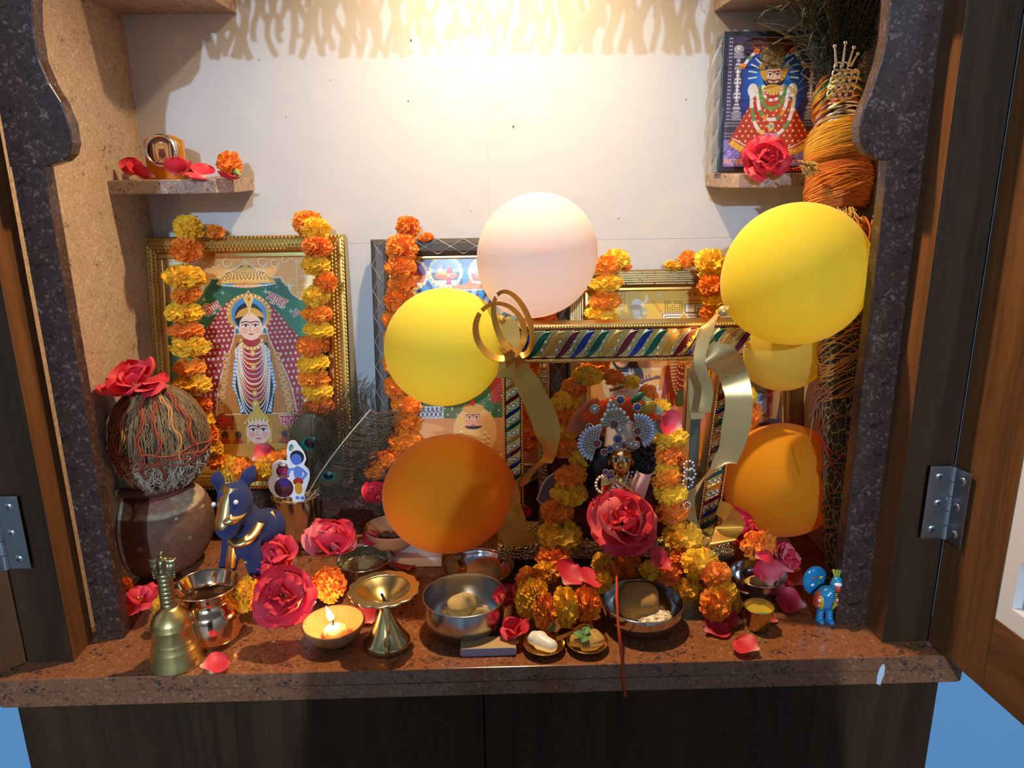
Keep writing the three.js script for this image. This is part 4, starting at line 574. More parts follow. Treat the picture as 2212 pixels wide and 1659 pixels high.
// diamond studs in gold, a lattice of ridges, brick-like bars
const studs = (len, rail, D) => { const gs = [], s = rail / 4.2; for (let j = 0; j < 4; j++) for (let i = 0; i < len / s; i++) { const x = (i + (j % 2) * 0.5) * s + s / 2, y = (j + 0.6) * s * 0.98; if (x < y || x > len - y) continue; gs.push(put(new THREE.ConeGeometry(s * 0.56, s * 0.42, 4), x, y, D * 0.98 - (y > rail * 0.7 ? 0.001 : 0), Math.PI / 2, 0, 0)); } return gs; };
const ridges = (len, rail, D) => { const gs = [], s = rail * 1.55; for (let x = -s; x < len; x += s) for (const k of [0, 1]) { const pts = []; for (let i = 0; i <= 6; i++) { const v = i / 6, y = rail * (0.06 + 0.88 * v), X = x + s * (k ? 1 - v : v); if (X > y * 0.9 && X < len - y * 0.9) pts.push([X, y, D * (v > 0.8 ? 0.82 : 0.98)]); } if (pts.length > 2) gs.push(tube(pts, rail * 0.028, 8, 5)); } return gs; };
const bricks = (len, rail, D) => { const gs = [], r = rng(6), rows = 6; for (let j = 0; j < rows; j++) { const y = rail * (0.1 + 0.8 * (j + 0.5) / rows); let x = rail; while (x < len - rail) { const l = rail * (0.8 + 1.6 * r()); if (x + l < len - y) gs.push(box(l - 0.0008, (rail * 0.8) / rows - 0.0007, 0.004, x + l / 2, y, D * 0.9, 0.0006)); x += l; } } return gs; };
const foil = metal([0.72, 0.48, 0.13], 0.3), pewter = std({ color: [0.075, 0.062, 0.05], metalness: 0.55, roughness: 0.5 }), pewterLine = metal([0.36, 0.32, 0.27], 0.42), brassFrame = metal([0.36, 0.25, 0.11], 0.42);
{
  const zb = -0.398, zt = -0.4675, T = .5097 - STEP, h = Math.hypot(T, zt - zb);
  const p1 = picture('gold diamond-studded frame with a print of a goddess under a parasol', { x: -.3904, y: STEP + 0.001, z: zb, lean: leanOf(h, zb - zt), w: .3387, h, rail: 0.0265, lip: 0.009, mat: foil, lipMat: M.gold, print: goddessSheet, relief: studs });
  const T2 = .5004 - STEP, h2 = Math.hypot(T2, zt - zb);
  picture('dark pewter frame with a diamond pattern round a print of many small scenes', { x: -.016, y: STEP + 0.001, z: zb, lean: leanOf(h2, zb - zt), w: .3251, h: h2, rail: 0.0275, lip: 0.006, mat: pewter, lipMat: foil, print: storyPrint, relief: ridges, reliefMat: pewterLine });
  const T3 = .4425 - STEP, h3 = Math.hypot(T3, zt - zb);
  picture('brass frame with brick-like bars round a yellow print with diagrams and seated figures', { x: .3542, y: STEP + 0.001, z: zb, lean: leanOf(h3, zb - zt), w: .4051, h: h3, rail: 0.0285, lip: 0.007, mat: brassFrame, lipMat: foil, print: yantraPrint, relief: bricks });
}
// the boxed print on the right shelf
{
  const x0 = .3834, x1 = .5396, y0 = SHELF_R + 0.001, y1 = .8082, t = thing('boxed_print', 'print of a crowned figure in a red robe on the right shelf', 'picture', [(x0 + x1) / 2, y0, -0.43]), w = x1 - x0, h = y1 - y0;
  t.rotation.x = -0.05;
  part('box', span(-w / 2 - 0.004, w / 2 + 0.004, 0, h, 0, 0.038, 0.002), std({ color: [0.02, 0.022, 0.03], roughness: 0.3, clearcoat: 0.5 }), t);
  part('print', put(new THREE.PlaneGeometry(w - 0.008, h - 0.016), 0, h / 2, 0.0387), std({ map: robePrint, roughness: 0.35 }), t);
  const film = std({ color: [1, 1, 1], roughness: 0.06, transmission: 1, thickness: 0 }), r = rng(4), f = (x, y) => 0.0405 + 0.0006 * Math.sin(x * 160 + y * 60) * Math.sin(y * 90);
  part('plastic_film', sheet(24, 24, (u, v) => { const x = (u - 0.5) * (w + 0.012), y = v * (h + 0.003); return [x, y, f(x, y)]; }), film, t);
  part('plastic_film', sheet(12, 24, (u, v) => [-w / 2 - 0.0055 - 0.002 * Math.sin(v * 30 + u * 4), v * h, 0.0405 - u * 0.06]), film, t);
}


// ---------- the garlands ----------
garland('long yellow and orange marigold garland looped over the gold studded frame', [
  ['O',-.4256,.5227,-.426,.018,.0112], ['Y',-.4579,.5305,-.406,.0243,.0199], ['O',-.4596,.4969,-.386,.0263,.0197],
  ['Y',-.4616,.4574,-.376,.0351,.0197], ['O',-.4631,.428,-.376,.025,.014], ['Y',-.4703,.3999,-.376,.0318,.0163],
  ['O',-.4719,.3705,-.376,.032,.0149], ['Y',-.4687,.343,-.376,.0345,.0172], ['O',-.4728,.3098,-.376,.0279,.0151],
  ['Y',-.4735,.2801,-.376,.0349,.0182], ['O',-.4682,.2442,-.376,.026,.0168], ['Y',-.4623,.2175,-.376,.02,.0185],
  ['O',-.4566,.1946,-.376,.0193,.017], ['Y',-.4504,.1689,-.376,.0171,.0156], ['O',-.4477,.1456,-.376,.0188,.0156],
  ['Y',-.4281,.1334,-.376,.0188,.0227], ['O',-.4122,.1297,-.376,.0173,.0204], ['O',-.3925,.1242,-.376,.0189,.0173],
  ['Y',-.3701,.1296,-.376,.0196,.0228], ['O',-.3451,.1466,-.376,.0188,.0156], ['O',-.3158,.1601,-.376,.0203,.0156],
  ['Y',-.292,.1844,-.376,.0218,.0155], ['O',-.2761,.2086,-.376,.0247,.017], ['O',-.2684,.2376,-.376,.0284,.0184],
  ['Y',-.2693,.2649,-.376,.0275,.016], ['O',-.2735,.2871,-.376,.0274,.0167], ['Y',-.2721,.313,-.376,.028,.0159],
  ['O',-.2697,.3424,-.376,.0278,.018], ['Y',-.2595,.3674,-.376,.0262,.0142], ['O',-.2587,.3947,-.376,.026,.0163],
  ['Y',-.258,.4223,-.376,.0244,.0177], ['O',-.2423,.4443,-.376,.0199,.0184], ['Y',-.2554,.4716,-.376,.0248,.0168],
  ['O',-.2502,.4997,-.376,.0261,.0167], ['Y',-.2547,.5254,-.396,.0242,.0183], ['O',-.274,.5337,-.426,.0255,.0202]
]);
garland('all-orange marigold garland over the left side of the pewter frame', [
  ['O',-.0854,.507,-.446,.0138,.0077], ['O',-.1112,.5254,-.416,.0209,.0179], ['O',-.1191,.4945,-.386,.0272,.0228],
  ['O',-.1208,.4665,-.376,.0257,.0198], ['O',-.1214,.4408,-.376,.0229,.0177], ['O',-.1272,.4156,-.376,.0252,.0222],
  ['O',-.1312,.3826,-.376,.0254,.0209], ['O',-.1315,.3483,-.376,.0256,.0196], ['O',-.135,.3096,-.376,.025,.0197],
  ['O',-.1371,.2702,-.376,.0229,.0214], ['O',-.1236,.2363,-.376,.027,.0185], ['O',-.1251,.2062,-.376,.0256,.0194],
  ['O',-.1297,.1767,-.376,.0289,.0187], ['O',-.1405,.1479,-.376,.0267,.0173], ['O',-.1675,.1502,-.346,.0245,.0184],
  ['O',-.1777,.1339,-.336,.0198,.0137]
]);
garland('orange marigold strand on the right side of the pewter frame, behind the pink balloon', [
  ['O',.1058,.5163,-.406,.0194,.0164], ['O',.1038,.4863,-.376,.022,.0183], ['O',.1037,.4497,-.376,.0229,.0185],
  ['O',.1051,.4162,-.376,.0223,.0179], ['O',.1036,.3807,-.376,.0255,.0165], ['O',.0974,.3479,-.376,.0211,.0166],
  ['O',.0958,.3184,-.376,.0228,.0152], ['O',.0919,.2902,-.376,.0214,.0168], ['O',.0863,.2577,-.376,.02,.0169],
  ['O',.0822,.2231,-.376,.0217,.0186], ['O',.0797,.1887,-.376,.0203,.0172], ['O',.0764,.1656,-.376,.0204,.0141]
]);
garland('mixed marigold garland on the left of the brass frame with the yellow print', [
  ['O',.2471,.454,-.436,.0108,.0077], ['Y',.2265,.4687,-.411,.0235,.0182], ['O',.2078,.4636,-.381,.0222,.0163],
  ['Y',.207,.4354,-.376,.0275,.0156], ['O',.2053,.407,-.376,.0269,.0164], ['Y',.1983,.3821,-.376,.0293,.015],
  ['O',.1973,.3523,-.376,.0272,.0151], ['Y',.1948,.3228,-.376,.0266,.0137], ['O',.1898,.3033,-.376,.026,.016],
  ['Y',.177,.2838,-.376,.0261,.0169], ['O',.1557,.2619,-.376,.0231,.0154], ['Y',.145,.2396,-.376,.0232,.017],
  ['O',.1367,.2105,-.376,.0249,.0187]
]);
garland('mixed marigold garland on the right of the brass frame, partly behind a yellow balloon', [
  ['Y',.3303,.453,-.446,.0188,.0086], ['O',.3491,.4658,-.426,.0169,.0154], ['Y',.3759,.4613,-.396,.0256,.0248],
  ['O',.3753,.4281,-.376,.0231,.0179], ['Y',.3812,.404,-.376,.021,.0165], ['O',.3778,.3843,-.376,.0196,.0135],
  ['Y',.3825,.3566,-.376,.0212,.0167], ['O',.3796,.3272,-.376,.0213,.0152], ['Y',.3798,.2957,-.376,.0199,.0184],
  ['O',.4029,.2714,-.376,.0201,.017], ['O',.4271,.2581,-.376,.0201,.0155], ['Y',.4454,.2416,-.376,.0186,.0171],
  ['O',.457,.2095,-.376,.0172,.0219], ['Y',.4529,.179,-.376,.022,.0157], ['O',.4419,.1542,-.376,.0206,.0158],
  ['Y',.4473,.1219,-.376,.0207,.0175]
]);
garland('thick marigold garland hung round the small idol in the swing and trailing to the ledge', [
  ['Y',.0747,.0513,-.08,.0202,.0265], ['O',.0688,.0682,-.1,.0218,.0166], ['Y',.0939,.0606,-.13,.0198,.0158],
  ['O',.106,.0699,-.15,.0281,.0201], ['Y',.115,.0963,-.17,.0338,.0237], ['O',.1117,.1301,-.18,.0257,.0176],
  ['Y',.1308,.1545,-.19,.0278,.0211], ['O',.1333,.1822,-.19,.0256,.0169], ['Y',.1488,.1986,-.21,.0178,.0191],
  ['O',.1277,.2142,-.22,.0233,.0151], ['Y',.1248,.233,-.235,.0222,.0152], ['O',.1312,.2521,-.245,.0209,.0153],
  ['Y',.125,.2768,-.255,.0167,.0167], ['O',.1384,.294,-.265,.0154,.014], ['Y',.1668,.3096,-.275,.0239,.0155],
  ['O',.205,.3067,-.275,.0169,.0127], ['Y',.2328,.2981,-.275,.0155,.0113], ['O',.2569,.2829,-.265,.0155,.0141],
  ['Y',.2722,.2622,-.25,.0182,.0168], ['O',.2692,.2409,-.235,.0222,.0152], ['Y',.2817,.2269,-.22,.0288,.0165],
  ['O',.2806,.2014,-.21,.0288,.0185], ['Y',.2749,.185,-.2,.0232,.0123], ['O',.2732,.1731,-.19,.0258,.0169],
  ['Y',.2784,.1532,-.185,.0258,.017], ['O',.2819,.1259,-.18,.0272,.0184], ['Y',.293,.0924,-.16,.0303,.0236],
  ['O',.292,.0704,-.14,.0253,.016], ['Y',.3093,.0736,-.12,.0275,.0229], ['O',.327,.0684,-.1,.0219,.0193],
  ['Y',.3327,.0452,-.09,.0231,.0192], ['O',.3228,.0328,-.08,.0217,.0242]
]);
garland('heap of yellow and orange marigolds on the ledge behind the two gold dishes', [
  ['O',.064,.0539,-.11,.0156,.0169], ['Y',.086,.0578,-.13,.0185,.0132], ['Y',.0665,.0501,-.08,.0215,.0278],
  ['O',.0846,.0385,-.068,.0175,.0288], ['Y',.1148,.0426,-.068,.0175,.0313], ['O',.1445,.04,-.08,.0216,.0266],
  ['Y',.1678,.0597,-.1,.0167,.0154], ['O',.1824,.0609,-.12,.0144,.0131], ['Y',.1745,.0669,-.14,.0173,.016]
]);
garland('heap of marigolds on the ledge at the right of the bowl with the large sweet', [
  ['O',.2158,.051,-.16,.0217,.0163], ['Y',.2435,.0602,-.13,.0185,.0145], ['O',.2667,.0557,-.12,.0197,.0131],
  ['Y',.2915,.0359,-.115,.0223,.0171], ['Y',.3569,.0134,-.11,.0132,.0198], ['O',.3194,.0257,-.08,.0179,.014]
]);

// ---------- single marigolds ----------
function marigold(label, kind, x, y, z, r, ry, calyxTo) {
  const t = thing('marigold_flower', label, 'flower', [x, y, z]); flower(t, kind, 0, 0, 0, r, ry);
  t.children[0].name = 'flower_head';
  if (calyxTo) { const c = part('calyx', CALYX, GREEN, t, calyxTo.map((v) => v * 0.8)); c.scale.setScalar(r * 0.75); c.quaternion.setFromUnitVectors(V(0, -1, 0), V(...calyxTo).normalize()); }
  return t;
}
{
  const r1 = .0207; marigold('orange marigold with a green calyx on the left corner shelf', 'O', -.3845, SHELF_L + r1, -0.41, r1, r1, [.0174, -.0145, 0.012]);
  marigold('orange marigold behind the right-hand bowl of crumbs', 'O', .4029,.0844,-.15, .0279, .0219);
  marigold('yellow marigold lying beside the copper pot', 'Y', -.3213,.0538,-.1, .018, .0244, [-0.002, 0.02, -0.012]);
  marigold('orange marigold between the rose and the brass lamp', 'O', -.2116,.0585,-.115, .0244, .0257);
  marigold('small yellow marigold with a green calyx behind the bell', 'Y', -.4392,.0377,-.1, .0141, .0167, [-0.012, -0.02, 0.01]);
  marigold('small orange marigold behind the left pillar edge', 'O', -.5221,.0349,-.17, .0098, .0112);
}
// ---------- roses ----------
rose('open pink-red rose with orange stamens on the right corner shelf', [.435,.6197,-.345], .0363, [1.05, 0, 0.1], { seed: 4, rings: [[6, 1.3, 1], [6, 1.0, 0.95], [5, 0.7, 0.8], [4, 0.45, 0.6]] });
rose('large open rose facing the camera beside the yellow marigold', [-.2603,.068,-.07], .04, [0.95, 0, -0.1], { seed: 7, rings: [[6, 1.35, 1], [6, 1.05, 0.95], [6, 0.75, 0.85], [4, 0.5, 0.7]] });
rose('red rose lying on its side in front of the blue cow', [-.2864,.0718,-.16], .0406, [0.6, 0, 0.5], { seed: 11 });
rose('pink rose leaning behind the left bowl of crumbs', [-.2253,.0783,-.19], .0455, [0.35, 0.3, -0.25], { seed: 15, pale: true, rings: [[6, 1.1, 1], [6, 0.8, 0.95], [5, 0.5, 0.85], [4, 0.25, 0.7]] });
rose('large loose rose heaped at the feet of the idol', [.2001,.1291,-.135], .0493, [0.75, 0, 0], { seed: 19, pale: true, rings: [[7, 1.4, 0.95], [7, 1.05, 1], [6, 0.75, 0.9], [5, 0.5, 0.75], [4, 0.25, 0.6]], stamens: false });
rose('rose with long petals crowning the coconut', [-.4943,.3153,-.235], .0376, [0.1, 0, 0.1], { seed: 23, rings: [[6, 1.55, 1.2], [5, 1.15, 1.1], [4, 0.7, 0.9], [3, 0.3, 0.7]] });
rose('pink rose behind the right-hand bowl of crumbs', [.4343,.0689,-.14], .0251, [0.7, 0.2, -0.5], { seed: 27, pale: true });
rose('red rose half hidden under the right orange balloon', [.3861,.0819,-.2], .0318, [0.5, 0, -0.3], { seed: 31, stamens: false });
rose('wilting rose with a magenta petal behind the bell', [-.4863,.0246,-.14], .0266, [0.4, 0, 0.2], { seed: 35, rings: [[5, 1.35, 1.1], [4, 0.9, 0.9]] });
rose('rose bud standing in the clay dish beside the orange balloon', [-.1695,.108,-.29], .0282, [0.35, 0.4, -0.15], { seed: 39, rings: [[5, 0.7, 1.1], [5, 0.4, 1], [3, 0.2, 0.8]] });
{
  const t = rose('pale pink loose petals of a rose beside the steel bowl', [.045,.02,-.05], .0185, [0.4, 0, 0.2], { seed: 43, pale: true, rings: [[4, 1.2, 1.1], [3, 0.7, 0.9]], stamens: false });
  rose('rose squeezed between the steel bowl and the marigold heap', [.0389,.0329,-.1], .022, [0.2, 0, 0.3], { seed: 47, rings: [[4, 0.8, 1.2], [3, 0.4, 1]], stamens: false });
}
// ---------- loose petals ----------
{
  const g = 'loose rose petals on the left corner shelf', y = SHELF_L + 0.004;
  [[272, 372, 38, 0.5, 0], [300, 372, 42, -0.6, 1], [322, 368, 40, 0.9, 2], [352, 374, 40, -0.2, 0], [376, 368, 38, -0.9, 1], [398, 372, 42, 0.4, 2], [418, 366, 34, 1.3, 0], [440, 376, 44, -1.2, 1], [462, 380, 42, -1.4, 2]].forEach(() => 0);
  const rows = [[-.5235,.6114], [-.4995,.6098], [-.4808,.6108], [-.4583,.6092], [-.4409,.6103], [-.4223,.6087], [-.4038,.6085], [-.3866,.6076]], tl = [-0.3, 0.5, -0.8, 0.1, 0.7, -0.4, 1.1, 1.3];
  const what = ['darkest rose petal at the left end of the left shelf', 'broad pink petal in front of the left end of the little clock', 'petal standing before the clock on its left', 'curled petal right under the dial of the clock', 'petal leaning at the right foot of the clock', 'upright petal between clock and marigold on the shelf', 'flat petal left of the marigold on the shelf', 'flat petal nearest the marigold on the shelf'];
  rows.forEach(([x], i) => petal(what[i], [x, y, -0.362 - 0.012 * (i % 2)], .0324, [i > 5 ? -1.25 : -0.35 - 0.2 * (i % 3), i * 1.3, tl[i]], i % 3, g));
}
petal('red petal on the ledge edge in front of the bell', [-.355,.013,.0006], .035, [-1.45, 0.2, -1.3], 0);
petal('folded petal on the ledge, pointed and pale at its left tip', [.3026,.008,-.0568], .0376, [-1.2, 0.1, -1.25], 1);
petal('broad red petal lying flat nearest the front edge at right', [.36,.011,-.0063], .0342, [-1.35, 0.1, 0.75], 2);
petal('petal standing up out of the right-hand bowl of crumbs', [.4098,.0385,-.115], .0389, [-0.25, 0, 0.02], 0);
petal('long pink petal lying beside the toy peacock', [.4627,.006,-.1123], .0403, [-1.1, 0.2, 0.95], 1);
petal('pale pink petal resting behind the toy peacock', [.4785,.012,-.1623], .0377, [-0.9, 0.1, 0.7], 2);
petal('pink petal on the ledge left of the small brass cup', [.3607,.006,-.0761], .0317, [-1.3, -0.1, 1.3], 1);
petal('small pale petal right of the small brass cup', [.4113,.004,-.0803], .0179, [-1.4, 0, 1.0], 0);
petal('red petal behind the small brass cup', [.4334,.006,-.1233], .0223, [-1.3, 0, -1.2], 2);
petal('larger left-hand petal of the two draped over the marigold heap', [.1141,.0642,-.09], .0413, [-0.9, 0.4, -0.9], 0);
petal('smaller right-hand petal of the two draped over the marigold heap', [.1351,.0736,-.085], .0336, [-1.2, 0.4, -1.5], 2);
petal('red petal on the marigolds under the crystal drop', [.2367,.0836,-.1], .0323, [-0.7, 0.3, -1.1], 1);
petal('red petal stuck to the garland right of the idol', [.2862,.2599,-.17], .0321, [-0.3, 0.2, 1.0], 0);
petal('dark red petal in the shade left of the wide steel bowl', [-.1437,.008,-.252], .0346, [-1.1, 0.3, -1.2], 0);
petal('dark red petal right behind the scalloped rim of the brass lamp', [-.1179,.006,-.2427], .0329, [-1.3, 1, -0.6], 2);
petal('red petal on the white box', [-.1952,.0474,-.26], .0298, [-1.2, 0, -1.1], 1);
petal('pink petals against the brass lamp foot', [-.1519,.006,-.099], .0307, [-0.8, 0.2, 0.6], 2);
petal('red petal on the marigold behind the right-hand bowl', [.3877,.0816,-.12], .03, [-0.9, 0.2, -1.2], 0);
petal('pink petal lying at the bottom of the goddess print', [-.3858,.149,-.37], .0362, [-0.9, 0.1, -1.0], 1);
petal('red petal hanging inside the swing at left', [.0651,.1171,-.24], .0215, [-0.2, 0, Math.PI], 0);


// ---------- balloons ----------
function balloon(label, c, z, px, rx, ry, axis, tintOf, name) {   // c: centre; axis: the way the knot points
  const t = thing('balloon', label, 'balloon', c), pts = [], n = 40;
  for (let i = 0; i <= n; i++) { const a = Math.PI * (i / n) * 0.985, s = Math.sin(a), y = Math.cos(a); pts.push([rx * s * (1 - 0.05 * Math.max(0, -y) ** 3), ry * y * (y < 0 ? 1.0 + 0.05 * y * y : 1)]); }
  const neck = [[0.0045, -ry * 1.05], [0.0036, -ry * 1.05 - 0.006], [0.0062, -ry * 1.05 - 0.011], [0.0065, -ry * 1.05 - 0.0125]];
  const turn = new THREE.Quaternion().setFromUnitVectors(V(0, -1, 0), V(...axis).normalize());
  const skin = soft(tintOf, 0.62, 0.85, { specularIntensity: 0.25 });
  part('balloon_skin', lathe(pts.reverse().concat([]), 64), skin, t).quaternion.copy(turn);
  part('neck', lathe(neck, 20), skin, t).quaternion.copy(turn);
  return t;
}
balloon('pale pink balloon, highest of the balloons', [.0894,.4923,-.275], 0, 0, .0865, .0905, [-0.5, -0.75, 0], [0.92, 0.82, 0.79]);
balloon('bright yellow balloon tied left of the pink one', [-.0479,.3652,-.245], 0, 0, .0857, .0877, [0.85, 0.35, 0], [0.92, 0.82, 0.09]);
balloon('orange balloon at the left, hanging low before the pewter frame', [-.05,.139,-.235], 0, 0, .0898, .0996, [1, 0.02, -0.25], [0.95, 0.37, 0.003]);
balloon('largest yellow balloon, up at the right beside the pillar', [.4314,.4729,-.172], 0, 0, .0941, .0965, [-0.85, -0.5, -0.2], [0.92, 0.77, 0.06]);
balloon('dull yellow balloon half hidden under the largest yellow one', [.4742,.3439,-.315], 0, 0, .0724, .0738, [-0.6, 0.7, 0.2], [0.86, 0.7, 0.12]);
balloon('orange balloon at the right beside the feather staff', [.4784,.1327,-.275], 0, 0, .0892, .0914, [-0.75, -0.5, 0.1], [0.95, 0.4, 0.004]);

// ---------- ribbons ----------
const satinGold = std({ color: [0.6, 0.32, 0.06], metalness: 0.6, roughness: 0.36, side: THREE.DoubleSide }), satinSilver = std({ color: [0.62, 0.41, 0.16], metalness: 0.6, roughness: 0.36, side: THREE.DoubleSide });
function ribbonStrip(rows, seg = 70) {   // rows: [x, y, z, half width, turn of the width about the line of sight, turn towards it]
  const P = new THREE.CatmullRomCurve3(rows.map((r) => V(r[0], r[1], r[2])), false, 'centripetal'), at = (k, t) => { const f = t * (rows.length - 1), i = Math.min(Math.floor(f), rows.length - 2); return lerp(rows[i][k], rows[i + 1][k], smooth(f - i, 0, 1)); };
  return sheet(4, seg, (u, v) => { const p = P.getPoint(v), h = at(3, v), a = at(4, v), b = at(5, v), s = u * 2 - 1; return [p.x + s * h * Math.cos(a) * Math.cos(b), p.y + s * h * Math.sin(a) * Math.cos(b), p.z + s * h * Math.sin(b)]; });
}
{
  const t = thing('ribbon_bow', 'gold curling ribbon with two loops tied to the top left corner of the swing', 'ribbon', [0, 0, 0]);
  const loop = (cx, cy, z, rx, ry, tilt, turn) => { // a hoop of ribbon, its width mostly towards the viewer
    return sheet(3, 72, (u, v) => { const a = v * TAU * 0.98 + turn, s = u * 2 - 1, x = rx * Math.cos(a), y = ry * Math.sin(a), w = 0.0055; const X = x * Math.cos(tilt) - y * Math.sin(tilt), Y = x * Math.sin(tilt) + y * Math.cos(tilt); return [cx + X + s * w * 0.75 * Math.cos(a), cy + Y + s * w * 0.6 * Math.sin(a), z + s * w * 0.7 + 0.006 * Math.sin(a)]; });
  };
  part('ribbon_loop', loop(.0329,.4069,-.15, .0318, .0388, 0.25, 2.2), satinGold, t);
  part('ribbon_loop', loop(.0502,.4166,-.15, .0218, .046, 0.32, 2), satinGold, t);
  part('ribbon_tail', ribbonStrip([[.0451,.4123,-.205, .012, .1, .2], [.0497,.3836,-.2, .012, .15, .2], [.0435,.3584,-.195, .011, -.2, .3], [.0398,.3316,-.195, .013, .15, .2]]), satinGold, t);
  part('ribbon_tail', ribbonStrip([[.042,.3825,-.135, .008, .6, .5], [.0572,.3421,-.205, .015, .7, .1], [.078,.3041,-.205, .019, .75, .1], [.0979,.2547,-.205, .02, .35, .2], [.1006,.2045,-.205, .012, .1, .9], [.0771,.1838,-.2, .018, 1.25, .2], [.051,.1638,-.2, .016, 1.2, .5], [.0425,.1358,-.205, .02, .3, .5], [.049,.1017,-.205, .021, -.2, .1], [.0569,.0631,-.205, .023, .15, .1]], 130), satinGold, t);
  part('knot', [ball(0.009, .0411,.3737,-.195, 1), ball(0.006, .0354,.4134,-.2, 1)], satinGold, t);
}
{
  const t = thing('ribbon_bow', 'silvery gold ribbon hanging from the top right corner of the swing', 'ribbon', [0, 0, 0]);
  part('ribbon_loop', ribbonStrip([[.3321,.4308,-.14, .008, 1.4, .3], [.3348,.4151,-.205, .009, 1.2, .3], [.3197,.3939,-.2, .009, .3, .4], [.3152,.3553,-.2, .008, .0, .3], [.3107,.3146,-.2, .009, .0, .2], [.3175,.2623,-.2, .01, .1, .1]]), satinSilver, t);
  part('ribbon_tail', ribbonStrip([[.323,.4267,-.15, .006, 1, .4], [.3058,.4005,-.145, .009, .2, .5], [.2992,.3606,-.14, .008, .1, .3], [.3112,.325,-.14, .008, .0, .5], [.3092,.2922,-.14, .008, .0, .2]]), satinSilver, t);
  part('ribbon_tail', ribbonStrip([[.312,.3876,-.14, .006, .9, .3], [.3246,.3709,-.135, .022, .55, .1], [.3661,.3259,-.205, .02, .4, .1], [.3747,.2926,-.2, .019, .1, .2], [.3735,.2505,-.2, .02, -.1, .2], [.3659,.2022,-.205, .017, -.5, .1], [.3488,.1769,-.205, .016, .9, .3], [.3268,.1626,-.205, .015, 1.0, .1], [.3127,.1428,-.2, .008, .3, .6], [.316,.1051,-.2, .008, .1, .4], [.3288,.0767,-.195, .008, .6, .3], [.3298,.1045,-.115, .006, 1.2, .4]], 150), satinSilver, t);
  part('ribbon_curl', ribbonStrip([[.3557,.12,-.205, .013, 1.4, .2], [.3424,.1521,-.115, .016, 1.3, .5], [.3545,.1185,-.14, .02, .05, .1], [.3357,.1112,-.11, .018, .3, .2], [.3458,.0609,-.195, .008, .9, .3]]), satinGold, t);
  part('knot', ball(0.007, .3275,.43,-.145, 1), satinSilver, t);
}


